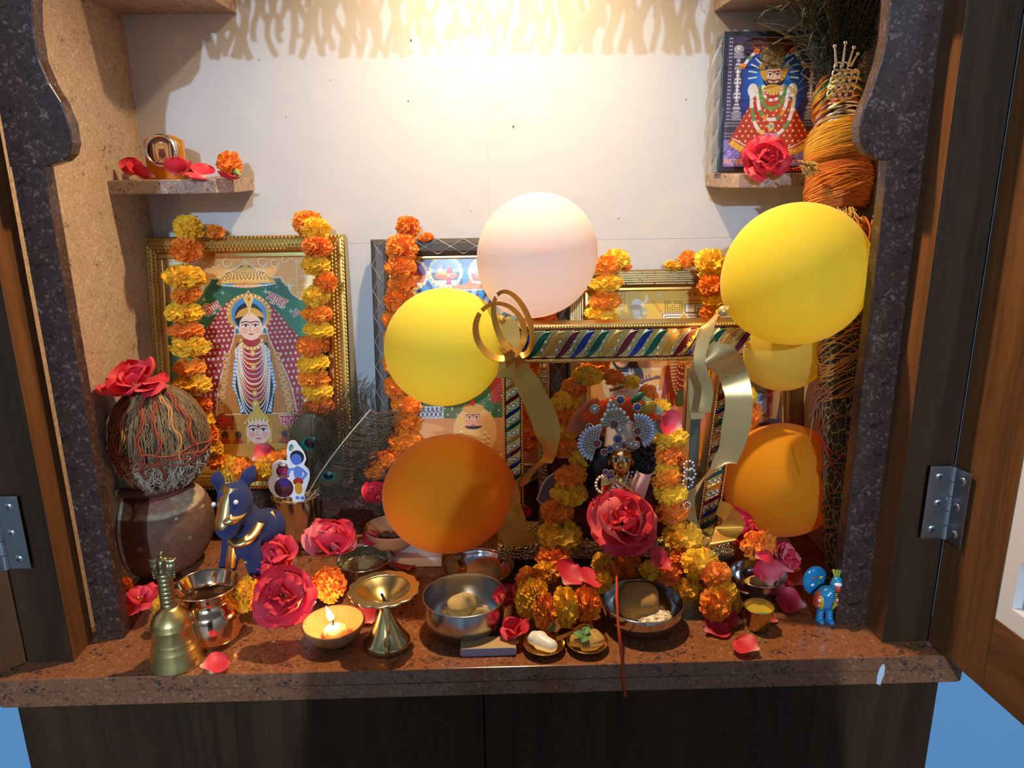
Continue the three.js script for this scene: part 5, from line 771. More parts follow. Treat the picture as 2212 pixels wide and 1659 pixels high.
// ---------- the jewelled swing ----------
const ENAMEL = [[0.16, 0.008, 0.02], [0.008, 0.03, 0.2], [0.005, 0.1, 0.05], [0.6, 0.28, 0.03]].map((c) => std({ color: c, roughness: 0.22, metalness: 0.55, clearcoat: 0.6 }));
const CRYSTAL = std({ color: [0.75, 0.95, 0.95], metalness: 0.9, roughness: 0.1 }), goldFoil = metal([0.85, 0.6, 0.2], 0.26);
const SZ = -0.255;
{
  const t = thing('deity_swing', 'ornate golden swing frame with enamel leaves and crystals, holding the idol', 'swing', [0, 0, 0]);
  const xl = .0353, xr = .3943, yt = .3943, yb = .3362, D = 0.03, P = yt - yb, LW = .0311;
  // one leaf: an S-shaped blade, ribbed
  const leaf = (() => { const L = P * 0.6, w = P * 0.17, up = [], down = []; for (let i = 0; i <= 18; i++) { const q = i / 18, x = lerp(-0.57, 0.62, q) * L, y = 0.54 * L * Math.sin((q - 0.5) * Math.PI), dx = 1.19, dy = 1.7 * Math.cos((q - 0.5) * Math.PI), l = Math.hypot(dx, dy), h = 0.155 * L * Math.pow(Math.sin(Math.PI * q), 0.7); up.push([x - dy / l * h, y + dx / l * h]); down.unshift([x + dy / l * h, y - dx / l * h]); } const s = flat([...up, ...down.slice(1, -1)]); const g = [extrude(s, 0.0028, 0.0007)]; for (let i = -5; i <= 5; i++) g.push(box(w * 0.9, 0.0005, 0.0012, (i / 5) * L * 0.32, (i / 5) * L * 0.36, 0.004, 0)); return merge(g); })();
  const leafRim = (() => { const L = P * 0.6, pts = []; for (let i = 0; i <= 16; i++) { const q = i / 16; pts.push([lerp(-L * 0.57, L * 0.62, q) - L * 0.12 * Math.sin(Math.PI * q), L * 0.54 * Math.sin((q - 0.5) * Math.PI) + L * 0.1 * Math.sin(Math.PI * q), 0.0035]); } return tube(pts, 0.0008, 24, 5); })();
  function bar3(name, len, width, at, rot, flip) {
    const b = new THREE.Group(); b.name = name; b.position.set(...at); b.rotation.z = rot; t.add(b);
    part('rail', [box(len, width, D, len / 2, 0, -D / 2, 0.002)], goldFoil, b);
    part('beading', [-1, 1].flatMap((s) => [box(len, width * 0.12, 0.006, len / 2, s * width * 0.44, 0.001, 0.002), ...Array.from({ length: Math.floor(len / 0.0042) }, (_, i) => ball(0.0021, (i + 0.5) * 0.0042, s * width * 0.43, 0.0042, 1, 6, 4))]), M.gold, b).userData.kind = 'stuff';
    part('red_line', [-1, 1].map((s) => box(len, 0.0014, 0.003, len / 2, s * width * 0.36, 0.0012, 0)), ENAMEL[0], b);
    part('fluting', Array.from({ length: Math.floor(len / 0.0024) }, (_, i) => box(0.0013, width * 0.66, 0.001, (i + 0.5) * 0.0024, 0, 0.0004, 0)), goldFoil, b).userData.kind = 'stuff';
    const pitch = P * 0.37, gems = [], rims = [];
    for (let i = 0; i * pitch < len - pitch * 0.6; i++) {
      const x = (i + 0.5) * pitch; const m = part('enamel_leaf', leaf, ENAMEL[(i + (flip ? 2 : 0)) % 4], b, [x, 0, 0.001]); const s = (width / P) * 0.98; m.scale.set(s * 0.9, s, 1); if (flip) m.rotation.y = Math.PI, m.position.z = 0.0045;
      const r = leafRim.clone().applyMatrix4(new THREE.Matrix4().makeScale(s * 0.9 * (flip ? -1 : 1), s, 1)); r.translate(x, 0, 0.0005); rims.push(r);
      for (const [a, c, q] of [[0.5, 0.05, 0.0036], [0.28, -0.16, 0.0026], [0.72, 0.2, 0.0026], [0.4, -0.24, 0.0018], [0.62, 0.27, 0.0018], [0.34, 0.12, 0.0016], [0.66, -0.1, 0.0016]]) gems.push(put(new THREE.IcosahedronGeometry(q, 1), x + pitch * a * (flip ? -1 : 1) * 0.95, width * c, 0.0022, 0, 0, 0, [1, 1, 0.6]));
    }
    part('leaf_edges', rims, M.gold, b).userData.kind = 'stuff';
    part('crystals', gems, CRYSTAL, b).userData.kind = 'stuff';
  }
  bar3('top_bar', xr - xl, P, [xl, (yt + yb) / 2, SZ], 0);
  const foot = 0.05;
  bar3('left_post', yb - foot, LW, [xl + LW / 2, yb, SZ], -Math.PI / 2, true);
  bar3('right_post', yb - foot, LW * 1.08, [xr - LW * 0.55, yb, SZ], -Math.PI / 2 - 0.075, true);
  // base: gilded plinth with a dark woven band
  const relief = dataTexture(128, (() => { const n = cells(3, 14), m = noiseField(3, 40); return (u, v) => { const k = clamp(n(u, v)[0] * 0.8 + 0.3 * m(u, v), 0, 1); return [k, k, k]; }; })());
  const emboss = metal([0.6, 0.42, 0.15], 0.35, { bumpMap: repeated(relief, 18), bumpScale: 0.003 });
  part('plinth', span(xl - 0.012, xr + 0.004, 0.0215, 0.052, SZ - 0.06, SZ + 0.02, 0.003), emboss, t);
  part('woven_band', span(xl - 0.008, xr, 0.0005, 0.0213, SZ - 0.058, SZ + 0.017, 0.002), std({ color: [0.06, 0.028, 0.014], roughness: 0.7, bumpMap: repeated(dataTexture(64, (u, v) => { const k = 0.5 + 0.5 * Math.sin(u * 50.27) * Math.sin(v * 50.27); return [k, k, k]; }), 40), bumpScale: 0.002 }), t);
  // the seat hung inside: an embossed side on the left, a mirror-fronted one on the right
  const zx = -0.285, a0 = .0923, a1 = .1061, b0 = .3208, b1 = .3457;
  part('seat_side', span(a0, a1, 0.053, .317, zx - 0.02, zx, 0.002), emboss, t);
  part('seat_finial', put(lathe([[0.001, 0.02], [0.007, 0.012], [0.005, 0.004], [0.009, 0], [0, 0]], 16), (a0 + a1) / 2, .317, zx - 0.01), M.gold, t);
  part('seat_side', span(b0, b1, 0.053, .3163, zx - 0.02, zx, 0.002), goldFoil, t);
  part('mirror_strip', span(b0 + 0.009, b1 - 0.001, 0.09, .309, zx, zx + 0.002, 0.0005), std({ color: [0.2, 0.27, 0.22], metalness: 0.85, roughness: 0.22 }), t);
  part('seat_cushion', box(b0 - a1, 0.03, 0.05, (a1 + b0) / 2, 0.069, zx + 0.012, 0.008), std({ color: [0.12, 0.01, 0.02], roughness: 0.8, sheen: 0.5 }), t);
  part('seat_back', box(b0 - a1, 0.12, 0.006, (a1 + b0) / 2, 0.145, zx - 0.012, 0.003), std({ color: [0.1, 0.01, 0.02], roughness: 0.8 }), t);
  for (const x of [a0 + 0.004, b1 - 0.004]) part('hanger', tube([[x, .3156, zx - 0.01], [x, yb - 0.02, zx + 0.004], [x, yb + 0.002, SZ - 0.015]], 0.0014, 12, 6), M.gold, t);
  // clear beaded trim at the seat's front
  const clear = std({ color: [1, 0.93, 0.95], roughness: 0.04, transmission: 1, thickness: 0.004, ior: 1.5 }), gs = [], pr = [];
  for (let i = 0; i < 17; i++) { const q = i / 16, x = lerp(.1505, .2741, q), y = .08 - 0.006 * Math.sin(q * Math.PI) + 0.003 * Math.cos(i * 2.4); gs.push(put(ball(1, 0, 0, 0, [0.005, 0.008, 0.004], 12, 8), x, y, -0.165)); pr.push(ball(0.0016, x + 0.004, y + 0.01, -0.165, 1, 8, 6)); }
  gs.push(put(ball(1, 0, 0, 0, [0.012, 0.016, 0.004], 14, 10), .2437,.0929,-.15), put(ball(1, 0, 0, 0, [0.006, 0.012, 0.005], 12, 8), .1959,.0797,-.155));
  part('crystal_trim', gs, clear, t); part('pearl_row', pr, std({ color: [0.8, 0.76, 0.72], roughness: 0.2 }), t);
  const wing = new THREE.Shape(); wing.moveTo(0, 0); wing.quadraticCurveTo(0.012, 0.03, 0.03, 0.045); wing.quadraticCurveTo(0.034, 0.02, 0.032, -0.006); wing.quadraticCurveTo(0.014, -0.012, 0, 0);
  const wg = extrude(wing, 0.0012, 0.0005); part('beaded_wing', put(wg, .0848,.1333,-.22), soft([0.45, 0.25, 0.22], 0.6, 0.3), t);
  part('wing_edge', [tube([[0, 0, 0], [0.012, 0.03, 0], [0.03, 0.045, 0]].map(([a, b, c]) => [a + .0848, b + .1333, c - 0.2185]), 0.0012), tube([[0, 0, 0], [0.014, -0.012, 0], [0.032, -0.006, 0]].map(([a, b, c]) => [a + .0848, b + .1333, c - 0.2185]), 0.0012)], std({ color: [0.7, 0.5, 0.48], roughness: 0.3 }), t);
  const cl = []; for (const [x, y, z, r] of [[.2942,.2104,-.15, 0.007], [.2961,.1978,-.15, 0.008], [.2941,.1852,-.15, 0.007], [.2946,.1497,-.15, 0.005]]) for (let k = 0; k < 9; k++) cl.push(ball(r * 0.24, x + r * Math.cos(k * 0.698), y + r * Math.sin(k * 0.698), z, 1, 8, 6));
  part('pearl_clasp', cl, std({ color: [0.78, 0.62, 0.58], roughness: 0.18 }), t);
}

// ---------- the idol ----------
{
  const IZ = -0.2, ctr = [.2067,.1229,-.2], t = thing('deity_idol', 'small brass idol with black hair, jewelled turban and an orange plume', 'idol', ctr);
  const q = (x, y, dz = 0) => [(x - 1338) / 1560 - 0.15 * dz, -(y - 1100) / 1538 + 0.3 * dz, dz];   // millimetre work: offsets from the idol's base
  const B = (a, ra, b, rb) => [...a, ra, ...b, rb];
  const body = blob([B(q(1338, 1092), 0.03, q(1336, 1050, 0.002), 0.024), B(q(1336, 1046, 0.002), 0.022, q(1337, 1026, 0.004), 0.014), B(q(1337, 1026, 0.004), 0.011, q(1338, 1004, 0.008), 0.0085), B(q(1310, 1034, 0.002), 0.012, q(1298, 1062, 0.02), 0.0095), B(q(1298, 1062, 0.02), 0.009, q(1302, 1042, 0.036), 0.0065), B(q(1366, 1034, 0.002), 0.012, q(1380, 1062, 0.02), 0.0095), B(q(1380, 1062, 0.02), 0.009, q(1360, 1056, 0.036), 0.0065),
    B(q(1338, 978, 0.01), 0.0175, q(1338, 986, 0.013), 0.0155), B(q(1338, 992, 0.018), 0.0105, q(1338, 997, 0.021), 0.0075), B(q(1337, 976, 0.026), 0.0022, q(1337, 987, 0.0305), 0.0032)], 0.0016, 0.005);
  part('brass_body', body, metal([0.72, 0.48, 0.16], 0.24), t);
  const hand = [B(q(1302, 1038, 0.037), 0.006, q(1303, 1028, 0.039), 0.0065)]; for (let k = 0; k < 4; k++) hand.push(B(q(1298 + k * 3.2, 1026, 0.04), 0.0022, q(1297 + k * 3.6, 1014 - (k % 3), 0.041), 0.0018)); hand.push(B(q(1311, 1034, 0.04), 0.0024, q(1316, 1024, 0.042), 0.002));
  part('hand', blob(hand, 0.0011, 0.0015), metal([0.78, 0.55, 0.22], 0.25), t);
  const white = std({ color: [0.85, 0.82, 0.75], roughness: 0.3 }), ink = std({ color: [0.01, 0.008, 0.008], roughness: 0.2 }), redInk = std({ color: [0.4, 0.03, 0.02], roughness: 0.4 });
  for (const s of [-1, 1]) { const [x, y, z] = q(1338 + s * 12, 976, 0.0245); part('eye', put(ball(1, 0, 0, 0, [0.0058, 0.0032, 0.002], 16, 10), x, y, z, 0, s * 0.35, s * 0.12), white, t); part('pupil', put(ball(1, 0, 0, 0, [0.0026, 0.0028, 0.0012], 12, 8), x - s * 0.0002, y, z + 0.0016), ink, t);
    part('eyeliner', tube([[x - 0.0066, y + s * -0.001 - 0.0005, z - 0.0012], [x, y + 0.0036, z + 0.0012], [x + 0.0066, y + s * 0.001 - 0.0005, z - 0.0012]], 0.0007, 12, 5), ink, t); part('eyebrow', tube([[x - s * 0.006, y + 0.0055, z + 0.0015], [x, y + 0.0082, z], [x + s * 0.0075, y + 0.0062, z - 0.003]], 0.0008, 12, 5), redInk, t);
    part('ear', put(ball(1, 0, 0, 0, [0.002, 0.006, 0.004], 10, 8), ...q(1338 + s * 27, 984, 0.008)), metal([0.6, 0.4, 0.14], 0.3), t); }
  part('forehead_mark', [tube([q(1334, 954, 0.0235), q(1335, 966, 0.027), q(1337, 976, 0.028)], 0.0009, 10, 5), tube([q(1342, 954, 0.0235), q(1341, 966, 0.027), q(1338, 976, 0.028)], 0.0009, 10, 5)], white, t);
  part('mouth', tube([q(1331, 994, 0.0265), q(1338, 996, 0.029), q(1345, 994, 0.0265)], 0.0009, 10, 5), redInk, t);
  // hair: curls on both sides
  const r = rng(77), hs = []; for (const s of [-1, 1]) for (let i = 0; i < 90; i++) { const a = r() * 1.0, x0 = 1338 + s * (24 + 46 * r()), y0 = 944 + 86 * r() * (0.6 + 0.4 * r()), pts = []; for (let k = 0; k <= 6; k++) pts.push(q(x0 + s * (k * 1.6) + 5 * Math.sin(k * 1.5 + a * 6), y0 + k * 4, -0.012 + 0.022 * r() * 0.3 + 0.005 * Math.cos(k * 1.5 + a * 6) + (s > 0 ? 0.01 : 0.006))); hs.push(tube(pts, 0.0016 + 0.001 * r(), 14, 4)); }
  for (const s of [-1, 1]) hs.push(put(ball(1, 0, 0, 0, [0.026, 0.034, 0.02]), ...q(1338 + s * 42, 990, -0.012)));
  part('hair', hs, std({ color: [0.008, 0.007, 0.007], roughness: 0.4 }), t);
  // dress, sash, necklaces, bracelet, flute
  const dress = blob([B(q(1338, 1100, -0.004), 0.04, q(1336, 1058, -0.002), 0.029), B(q(1296, 1078, 0), 0.022, q(1380, 1078, 0), 0.022)], 0.0026, 0.012);
  part('dress', dress, std({ color: [0.085, 0.006, 0.018], roughness: 0.7, sheen: 0.6, sheenColor: new THREE.Color(0.5, 0.1, 0.15) }), t);
  part('sash', put(sheet(10, 16, (u, v) => { const [x, y, z] = q(lerp(lerp(1372, 1408, u), lerp(1352, 1392, u), v), lerp(1000, 1062, v) + 9 * Math.sin(u * 2), 0.028 + 0.012 * Math.sin(u * Math.PI) + 0.006 * Math.sin(v * 3)); return [x, y, z]; })), std({ color: [0.72, 0.42, 0.42], roughness: 0.42, side: THREE.DoubleSide, sheen: 0.4 }), t);
  const pearl = std({ color: [0.72, 0.62, 0.56], roughness: 0.2 }), ns = [];
  for (const [w, d] of [[18, 34], [26, 50]]) for (let i = 0; i <= 22; i++) { const k = (i / 22) * 2 - 1; ns.push(ball(0.0021, ...q(1338 + k * w, 1006 + d * (1 - k * k), 0.02 + 0.014 * (1 - k * k)), 1, 8, 6)); }
  for (let i = 0; i < 17; i++) { const a = (i / 17) * TAU; ns.push(ball(0.0024, ...q(1302 + 19 * Math.cos(a), 1030 + 20 * Math.sin(a), 0.038 + 0.004 * Math.sin(a)), 1, 8, 6)); }
  part('pearls', ns, pearl, t);
  part('pendant', [put(ball(1, 0, 0, 0, [0.005, 0.006, 0.003]), ...q(1342, 1056, 0.046)), ...Array.from({ length: 7 }, (_, i) => ball(0.0016, ...q(1336 + i * 2, 1066 + 3 * (i % 2), 0.046), 1, 6, 5))], M.gold, t);
  part('flute', bar(q(1326, 1016, 0.044), q(1396, 1072, 0.046), 0.0016, 0.0016), M.gold, t);
  const jew = [], blue = [], red = [], setting = [], kite = [];
  const stud = (x, y, z, rr, list) => { const p = q(x, y, z); list.push(put(ball(1, 0, 0, 0, [rr * 0.55, rr * 0.55, rr * 0.4], 12, 8), ...p)); for (let k = 0; k < 11; k++) jew.push(put(new THREE.IcosahedronGeometry(rr * 0.2, 1), p[0] + rr * 0.82 * Math.cos(k * 0.571), p[1] + rr * 0.82 * Math.sin(k * 0.571), p[2])); setting.push(put(cyl(rr, rr, 0.001, 0, 0, 0, 18), p[0], p[1], p[2] - 0.0012, Math.PI / 2, 0, 0)); };
  // wheels of the flute beads beside the cheek
  for (const [x, y, l] of [[1304, 1000, blue], [1316, 1002, red], [1312, 1012, blue], [1318, 1010, red]]) stud(x, y, 0.043, 0.0042, l);
  // turban: a pale cap, the orange plume fan, pale net and mint plume behind
  part('turban_cap', sheet(16, 10, (u, v) => { const a = lerp(Math.PI * 1.02, -Math.PI * 0.02, u), [x, y, z] = q(1335 + lerp(36, 33, v) * Math.cos(a), 948 - lerp(6, 62, v) + 4 * Math.cos(2 * a), 0.01 + (0.021 - 0.012 * v) * Math.sin(a)); return [x, y, z + 0.0006 * Math.sin(u * 40 + v * 12)]; }), std({ color: [0.52, 0.42, 0.36], roughness: 0.55, side: THREE.DoubleSide }), t);
  const fan = (cx, cy, R0, R1, a0, a1, z, n, w, seed) => { const rr = rng(seed), gs = []; for (let i = 0; i < n; i++) { const a = lerp(a0, a1, (i + rr()) / n), R = R1 * (0.92 + 0.1 * rr()), dz = 0.012 * (rr() - 0.5), c = Math.cos(a), s = Math.sin(a); const g = sheet(1, 4, (u, v) => { const Rv = lerp(R0, R, v), half = w * (0.4 + 0.6 * Math.sin(Math.PI * Math.min(1, 0.2 + v * 0.8))) * (u * 2 - 1), [x, y, zz] = q(cx + Rv * c - half * s * 1500, cy - Rv * s * 0.98 - half * c * 1500, z + dz * v + 0.01 * v * v); return [x, y, zz]; }); gs.push(g); } return merge(gs); };
  part('orange_plume', fan(1332, 930, 20, 102, 2.62, 0.5, -0.002, 420, 0.0017, 3), soft([0.85, 0.12, 0.008], 0.3, 0.85), t);
  part('net_plume', fan(1315, 925, 60, 104, 3.0, 1.9, -0.012, 160, 0.0016, 5), soft([0.8, 0.35, 0.16], 0.6, 0.9), t);
  part('mint_plume', fan(1345, 925, 40, 106, 1.35, 0.1, -0.016, 240, 0.0019, 7), soft([0.42, 0.62, 0.48], 0.4, 0.9), t);
  part('green_leaf', put(ball(1, 0, 0, 0, [0.012, 0.0055, 0.003]), ...q(1371, 833, 0.012), 0, 0, 0.62), std({ color: [0.02, 0.1, 0.04], roughness: 0.3 }), t);
  part('gold_disc', put(ball(1, 0, 0, 0, [0.0125, 0.0095, 0.003]), ...q(1396, 857, 0.012), 0, 0, 0.4), std({ color: [0.5, 0.27, 0.02], metalness: 0.5, roughness: 0.3 }), t);
  // the three fan brooches and the studs
  function brooch(cx, cy, a0, a1, R, z) { const p = q(cx, cy, z); for (let k = 0; k < 15; k++) { const a = lerp(a0, a1, k / 14); kite.push(put(ball(1, 0, 0, 0, [0.0052, 0.0026, 0.0018], 10, 8), p[0] + R * Math.cos(a), p[1] + R * Math.sin(a), p[2], 0, 0, a)); }
    for (let j = 0; j < 4; j++) for (let k = 0; k < 7 + j * 3; k++) { const a = lerp(a0, a1, k / (6 + j * 3)), rr = R * (0.36 + j * 0.13); jew.push(put(new THREE.IcosahedronGeometry(0.0014, 1), p[0] + rr * Math.cos(a), p[1] + rr * Math.sin(a), p[2])); }
    const s = new THREE.Shape(); s.moveTo(0, 0); for (let k = 0; k <= 20; k++) { const a = lerp(a0 - 0.08, a1 + 0.08, k / 20); s.lineTo(R * 1.06 * Math.cos(a), R * 1.06 * Math.sin(a)); } s.closePath(); setting.push(put(extrude(s, 0.0012, 0.0004), p[0], p[1], p[2] - 0.002)); stud(cx, cy, z + 0.001, 0.0072, red); }
  brooch(1283, 936, 1.35, 4.4, 0.0235, 0.026); brooch(1373, 910, 1.75, -1.1, 0.0225, 0.024);
  { const p = q(1320, 892, 0.03), tri = new THREE.Shape(); [[-0.022, -0.006], [0.0225, 0.001], [0.009, 0.022], [-0.0035, 0.036], [-0.011, 0.022]].forEach(([x, y], i) => (i ? tri.lineTo(x, y) : tri.moveTo(x, y))); tri.closePath(); setting.push(put(extrude(tri, 0.0012, 0.0005), p[0], p[1], p[2] - 0.002));
    for (const [x, y] of [[-0.0055, 0.034], [-0.008, 0.0275], [-0.001, 0.0275], [-0.0085, 0.0205], [-0.003, 0.022], [0.003, 0.022], [0.009, 0.021], [-0.0125, 0.014], [0.014, 0.0165], [-0.0165, 0.006], [0.019, 0.009], [-0.0195, -0.002], [0.021, 0.003]]) jew.push(put(new THREE.IcosahedronGeometry(0.003, 1), p[0] + x, p[1] + y, p[2], 0, 0, 0, [1, 1, 0.6]));
    for (let j = 0; j < 4; j++) for (let k = 0; k < 9 + j; k++) { const a = lerp(0.1, 3.2, k / (8 + j)), rr = 0.009 + j * 0.0028; jew.push(put(new THREE.IcosahedronGeometry(0.0012, 1), p[0] + rr * Math.cos(a), p[1] + rr * Math.sin(a), p[2])); } stud(1320, 892, 0.031, 0.0078, red); }
  for (const [x, y, z, rr, l] of [[1333, 838, 0.02, 0.0075, blue], [1371, 855, 0.02, 0.0068, blue], [1277, 857, 0.016, 0.0072, jew], [1330, 926, 0.034, 0.0072, blue], [1333, 905, 0.034, 0.0066, jew], [1266, 897, 0.02, 0.0055, red], [1300, 956, 0.03, 0.0056, red], [1313, 949, 0.034, 0.0056, blue], [1328, 943, 0.036, 0.0064, jew], [1344, 941, 0.036, 0.0058, red], [1358, 937, 0.034, 0.006, jew], [1370, 941, 0.03, 0.006, jew]]) stud(x, y, z, rr, l);
  part('brooch_settings', setting, metal([0.35, 0.26, 0.12], 0.4), t); part('crystals', jew, std({ color: [0.6, 0.68, 0.8], metalness: 0.85, roughness: 0.12 }), t).userData.kind = 'stuff'; { const m = std({ color: [0.5, 0.62, 0.8], metalness: 0.85, roughness: 0.12 }); for (const g of kite) part('kite_stone', g, m, t); }
  const gemBlue = std({ color: [0.01, 0.025, 0.22], roughness: 0.1, clearcoat: 1 }), gemRed = std({ color: [0.2, 0.015, 0.012], roughness: 0.1, clearcoat: 1 }); for (const g of blue) part('blue_stone', g, gemBlue, t); for (const g of red) part('red_stone', g, gemRed, t);
}


// ---------- the clay pot with its coconut ----------
{
  const at = [-.5172,0,-.2874], z = at[2], y1 = .1603, R = .0837, n = noiseField(8, 12), m = noiseField(9, 40);
  const t = thing('clay_pot', 'old round clay pot with a pale dusty shoulder, carrying the coconut', 'pot', at);
  const clay = dataTexture(512, (u, v) => { const k = n(u, v * 0.7), f = m(u * 2, v * 2), dust = smooth(v + 0.03 * (k - 0.5), 0.318, 0.33) * (1 - smooth(v, 0.42, 0.43)), red = smooth(k, 0.62, 0.72) * smooth(v, 0.33, 0.35) * (1 - smooth(v, 0.42, 0.43)), pale = smooth(n(u * 3 + 0.3, v * 3), 0.83, 0.87) * smooth(v, 0.2, 0.25) * (1 - smooth(v, 0.33, 0.34)); const base = [0.15, 0.066, 0.036]; return base.map((b, i) => Math.sqrt(clamp(lerp(lerp(lerp(b, [0.46, 0.34, 0.22][i], dust * 0.9), [0.28, 0.1, 0.06][i], red * 0.7), [0.6, 0.5, 0.38][i], pale * 0.8) * (0.75 + 0.5 * f), 0, 1))); }, true);
  const H = y1; // rim height over the ledge
  part('pot_body', smoothLathe([[0.001, 0.001], [R * 0.5, 0.002], [R * 0.86, H * 0.2], [R, H * 0.48], [R * 0.93, H * 0.68], [R * 0.72, H * 0.82], [R * 0.64, H * 0.86], [R * 0.7, H * 0.91], [R * 0.82, H * 0.94], [R * 0.85, H * 0.97], [R * 0.8, H], [R * 0.7, H * 0.99], [R * 0.6, H * 0.92], [R * 0.55, H * 0.8]], 64, 90), std({ map: clay, roughness: 0.75 }), t);
  part('wrapped_thread', [tube(Array.from({ length: 30 }, (_, i) => { const a = (i / 29) * TAU; return [R * 0.675 * Math.cos(a), H * 0.865 + 0.002 * Math.sin(a * 3), R * 0.675 * Math.sin(a)]; }), 0.0022, 60, 6, true), tube([[R * -0.12, H * 0.86, R * 0.66], [R * -0.02, H * 0.76, R * 0.84], [R * -0.16, H * 0.66, R * 0.95], [R * -0.1, H * 0.56, R * 1.0], [R * -0.3, H * 0.6, R * 0.96]], 0.0016, 30, 6)], std({ color: [0.22, 0.03, 0.02], roughness: 0.9 }), t);
  // coconut
  const cc = [-.4813,.2317,-.255], rx = .0685, ry = .0761, k = thing('coconut', 'hairy brown coconut tied with red threads on the clay pot', 'coconut', cc), r = rng(3);
  const on = (a, b, s = 1) => { const w = Math.cos(b); return [rx * s * w * Math.cos(a), ry * s * Math.sin(b) * (1 + 0.06 * Math.max(0, Math.sin(b))), rx * s * w * Math.sin(a)]; };
  const sh = new THREE.SphereGeometry(1, 48, 32), p = sh.attributes.position, nn = noiseField(4, 16); for (let i = 0; i < p.count; i++) { const v = V().fromBufferAttribute(p, i), q = 0.95 + 0.05 * nn(Math.atan2(v.z, v.x) / TAU * 2, v.y * 0.5 + 0.5); p.setXYZ(i, v.x * rx * q, v.y * ry * q * (1 + 0.06 * Math.max(0, v.y)), v.z * rx * q); } sh.computeVertexNormals();
  part('husk', sh, std({ color: [0.085, 0.05, 0.026], roughness: 0.95 }), k);
  const fib = (num, pick, mat, rad) => { const gs = []; for (let i = 0; i < num; i++) { const [a, b0, len, wig, lift] = pick(), pts = []; for (let j = 0; j <= 5; j++) { const s = j / 5; pts.push(on(a + wig * Math.sin(s * 5 + a * 9) * 0.12, b0 - len * s, 1.0 + lift * s * s + 0.012)); } gs.push(tube(pts, rad * (0.6 + 0.7 * r()), 8, 4)); } part('fibres', gs, mat, k).userData.kind = 'stuff'; };
  fib(900, () => [r() * TAU, 1.45 - 1.5 * r(), 0.25 + 0.6 * r(), r() - 0.5, 0.03 * r()], std({ color: [0.2, 0.125, 0.06], roughness: 0.9 }), 0.0007);
  fib(300, () => [r() * TAU, 1.2 - 1.7 * r(), 0.2 + 0.5 * r(), 2 * (r() - 0.5), 0.05 * r()], std({ color: [0.3, 0.2, 0.1], roughness: 0.9 }), 0.0005);
  fib(620, () => [r() * TAU, -0.05 - 0.6 * r(), 0.15 + 0.5 * r(), 3 * (r() - 0.5), 0.12 * r()], std({ color: [0.52, 0.43, 0.32], roughness: 0.85 }), 0.0005);
  const red = std({ color: [0.27, 0.05, 0.018], roughness: 0.95 }), straw = std({ color: [0.42, 0.2, 0.07], roughness: 0.95 });
  for (let i = 0; i < 9; i++) { const a = 0.25 + i * 0.36 + 0.3 * r(), pts = [], end = -0.2 - 0.55 * r(), sway = 0.25 * (r() - 0.5); for (let j = 0; j <= 10; j++) pts.push(on(a + sway * j / 10 + 0.06 * Math.sin(j * 1.9 + i * 3), lerp(1.45, end, j / 10), 1.03 + 0.02 * r())); const w = 0.001 + 0.0009 * r(); part('thread', [0, 1, 2].map((q) => tube(pts.map(([x, y, z], j) => [x + w * 1.5 * Math.cos(q * 2.1 + j * 1.4), y, z + w * 1.5 * Math.sin(q * 2.1 + j * 1.4)]), w, 34, 5)), i % 3 === 1 ? straw : red, k); }
  for (const b of [-0.06, -0.16, -0.22, -0.3]) { const pts = []; for (let j = 0; j < 22; j++) pts.push(on((j / 22) * TAU, b + 0.05 * Math.sin(j * 1.7 + b * 20), 1.05)); part('thread', tube(pts, 0.0015, 80, 5, true), red, k); }
}
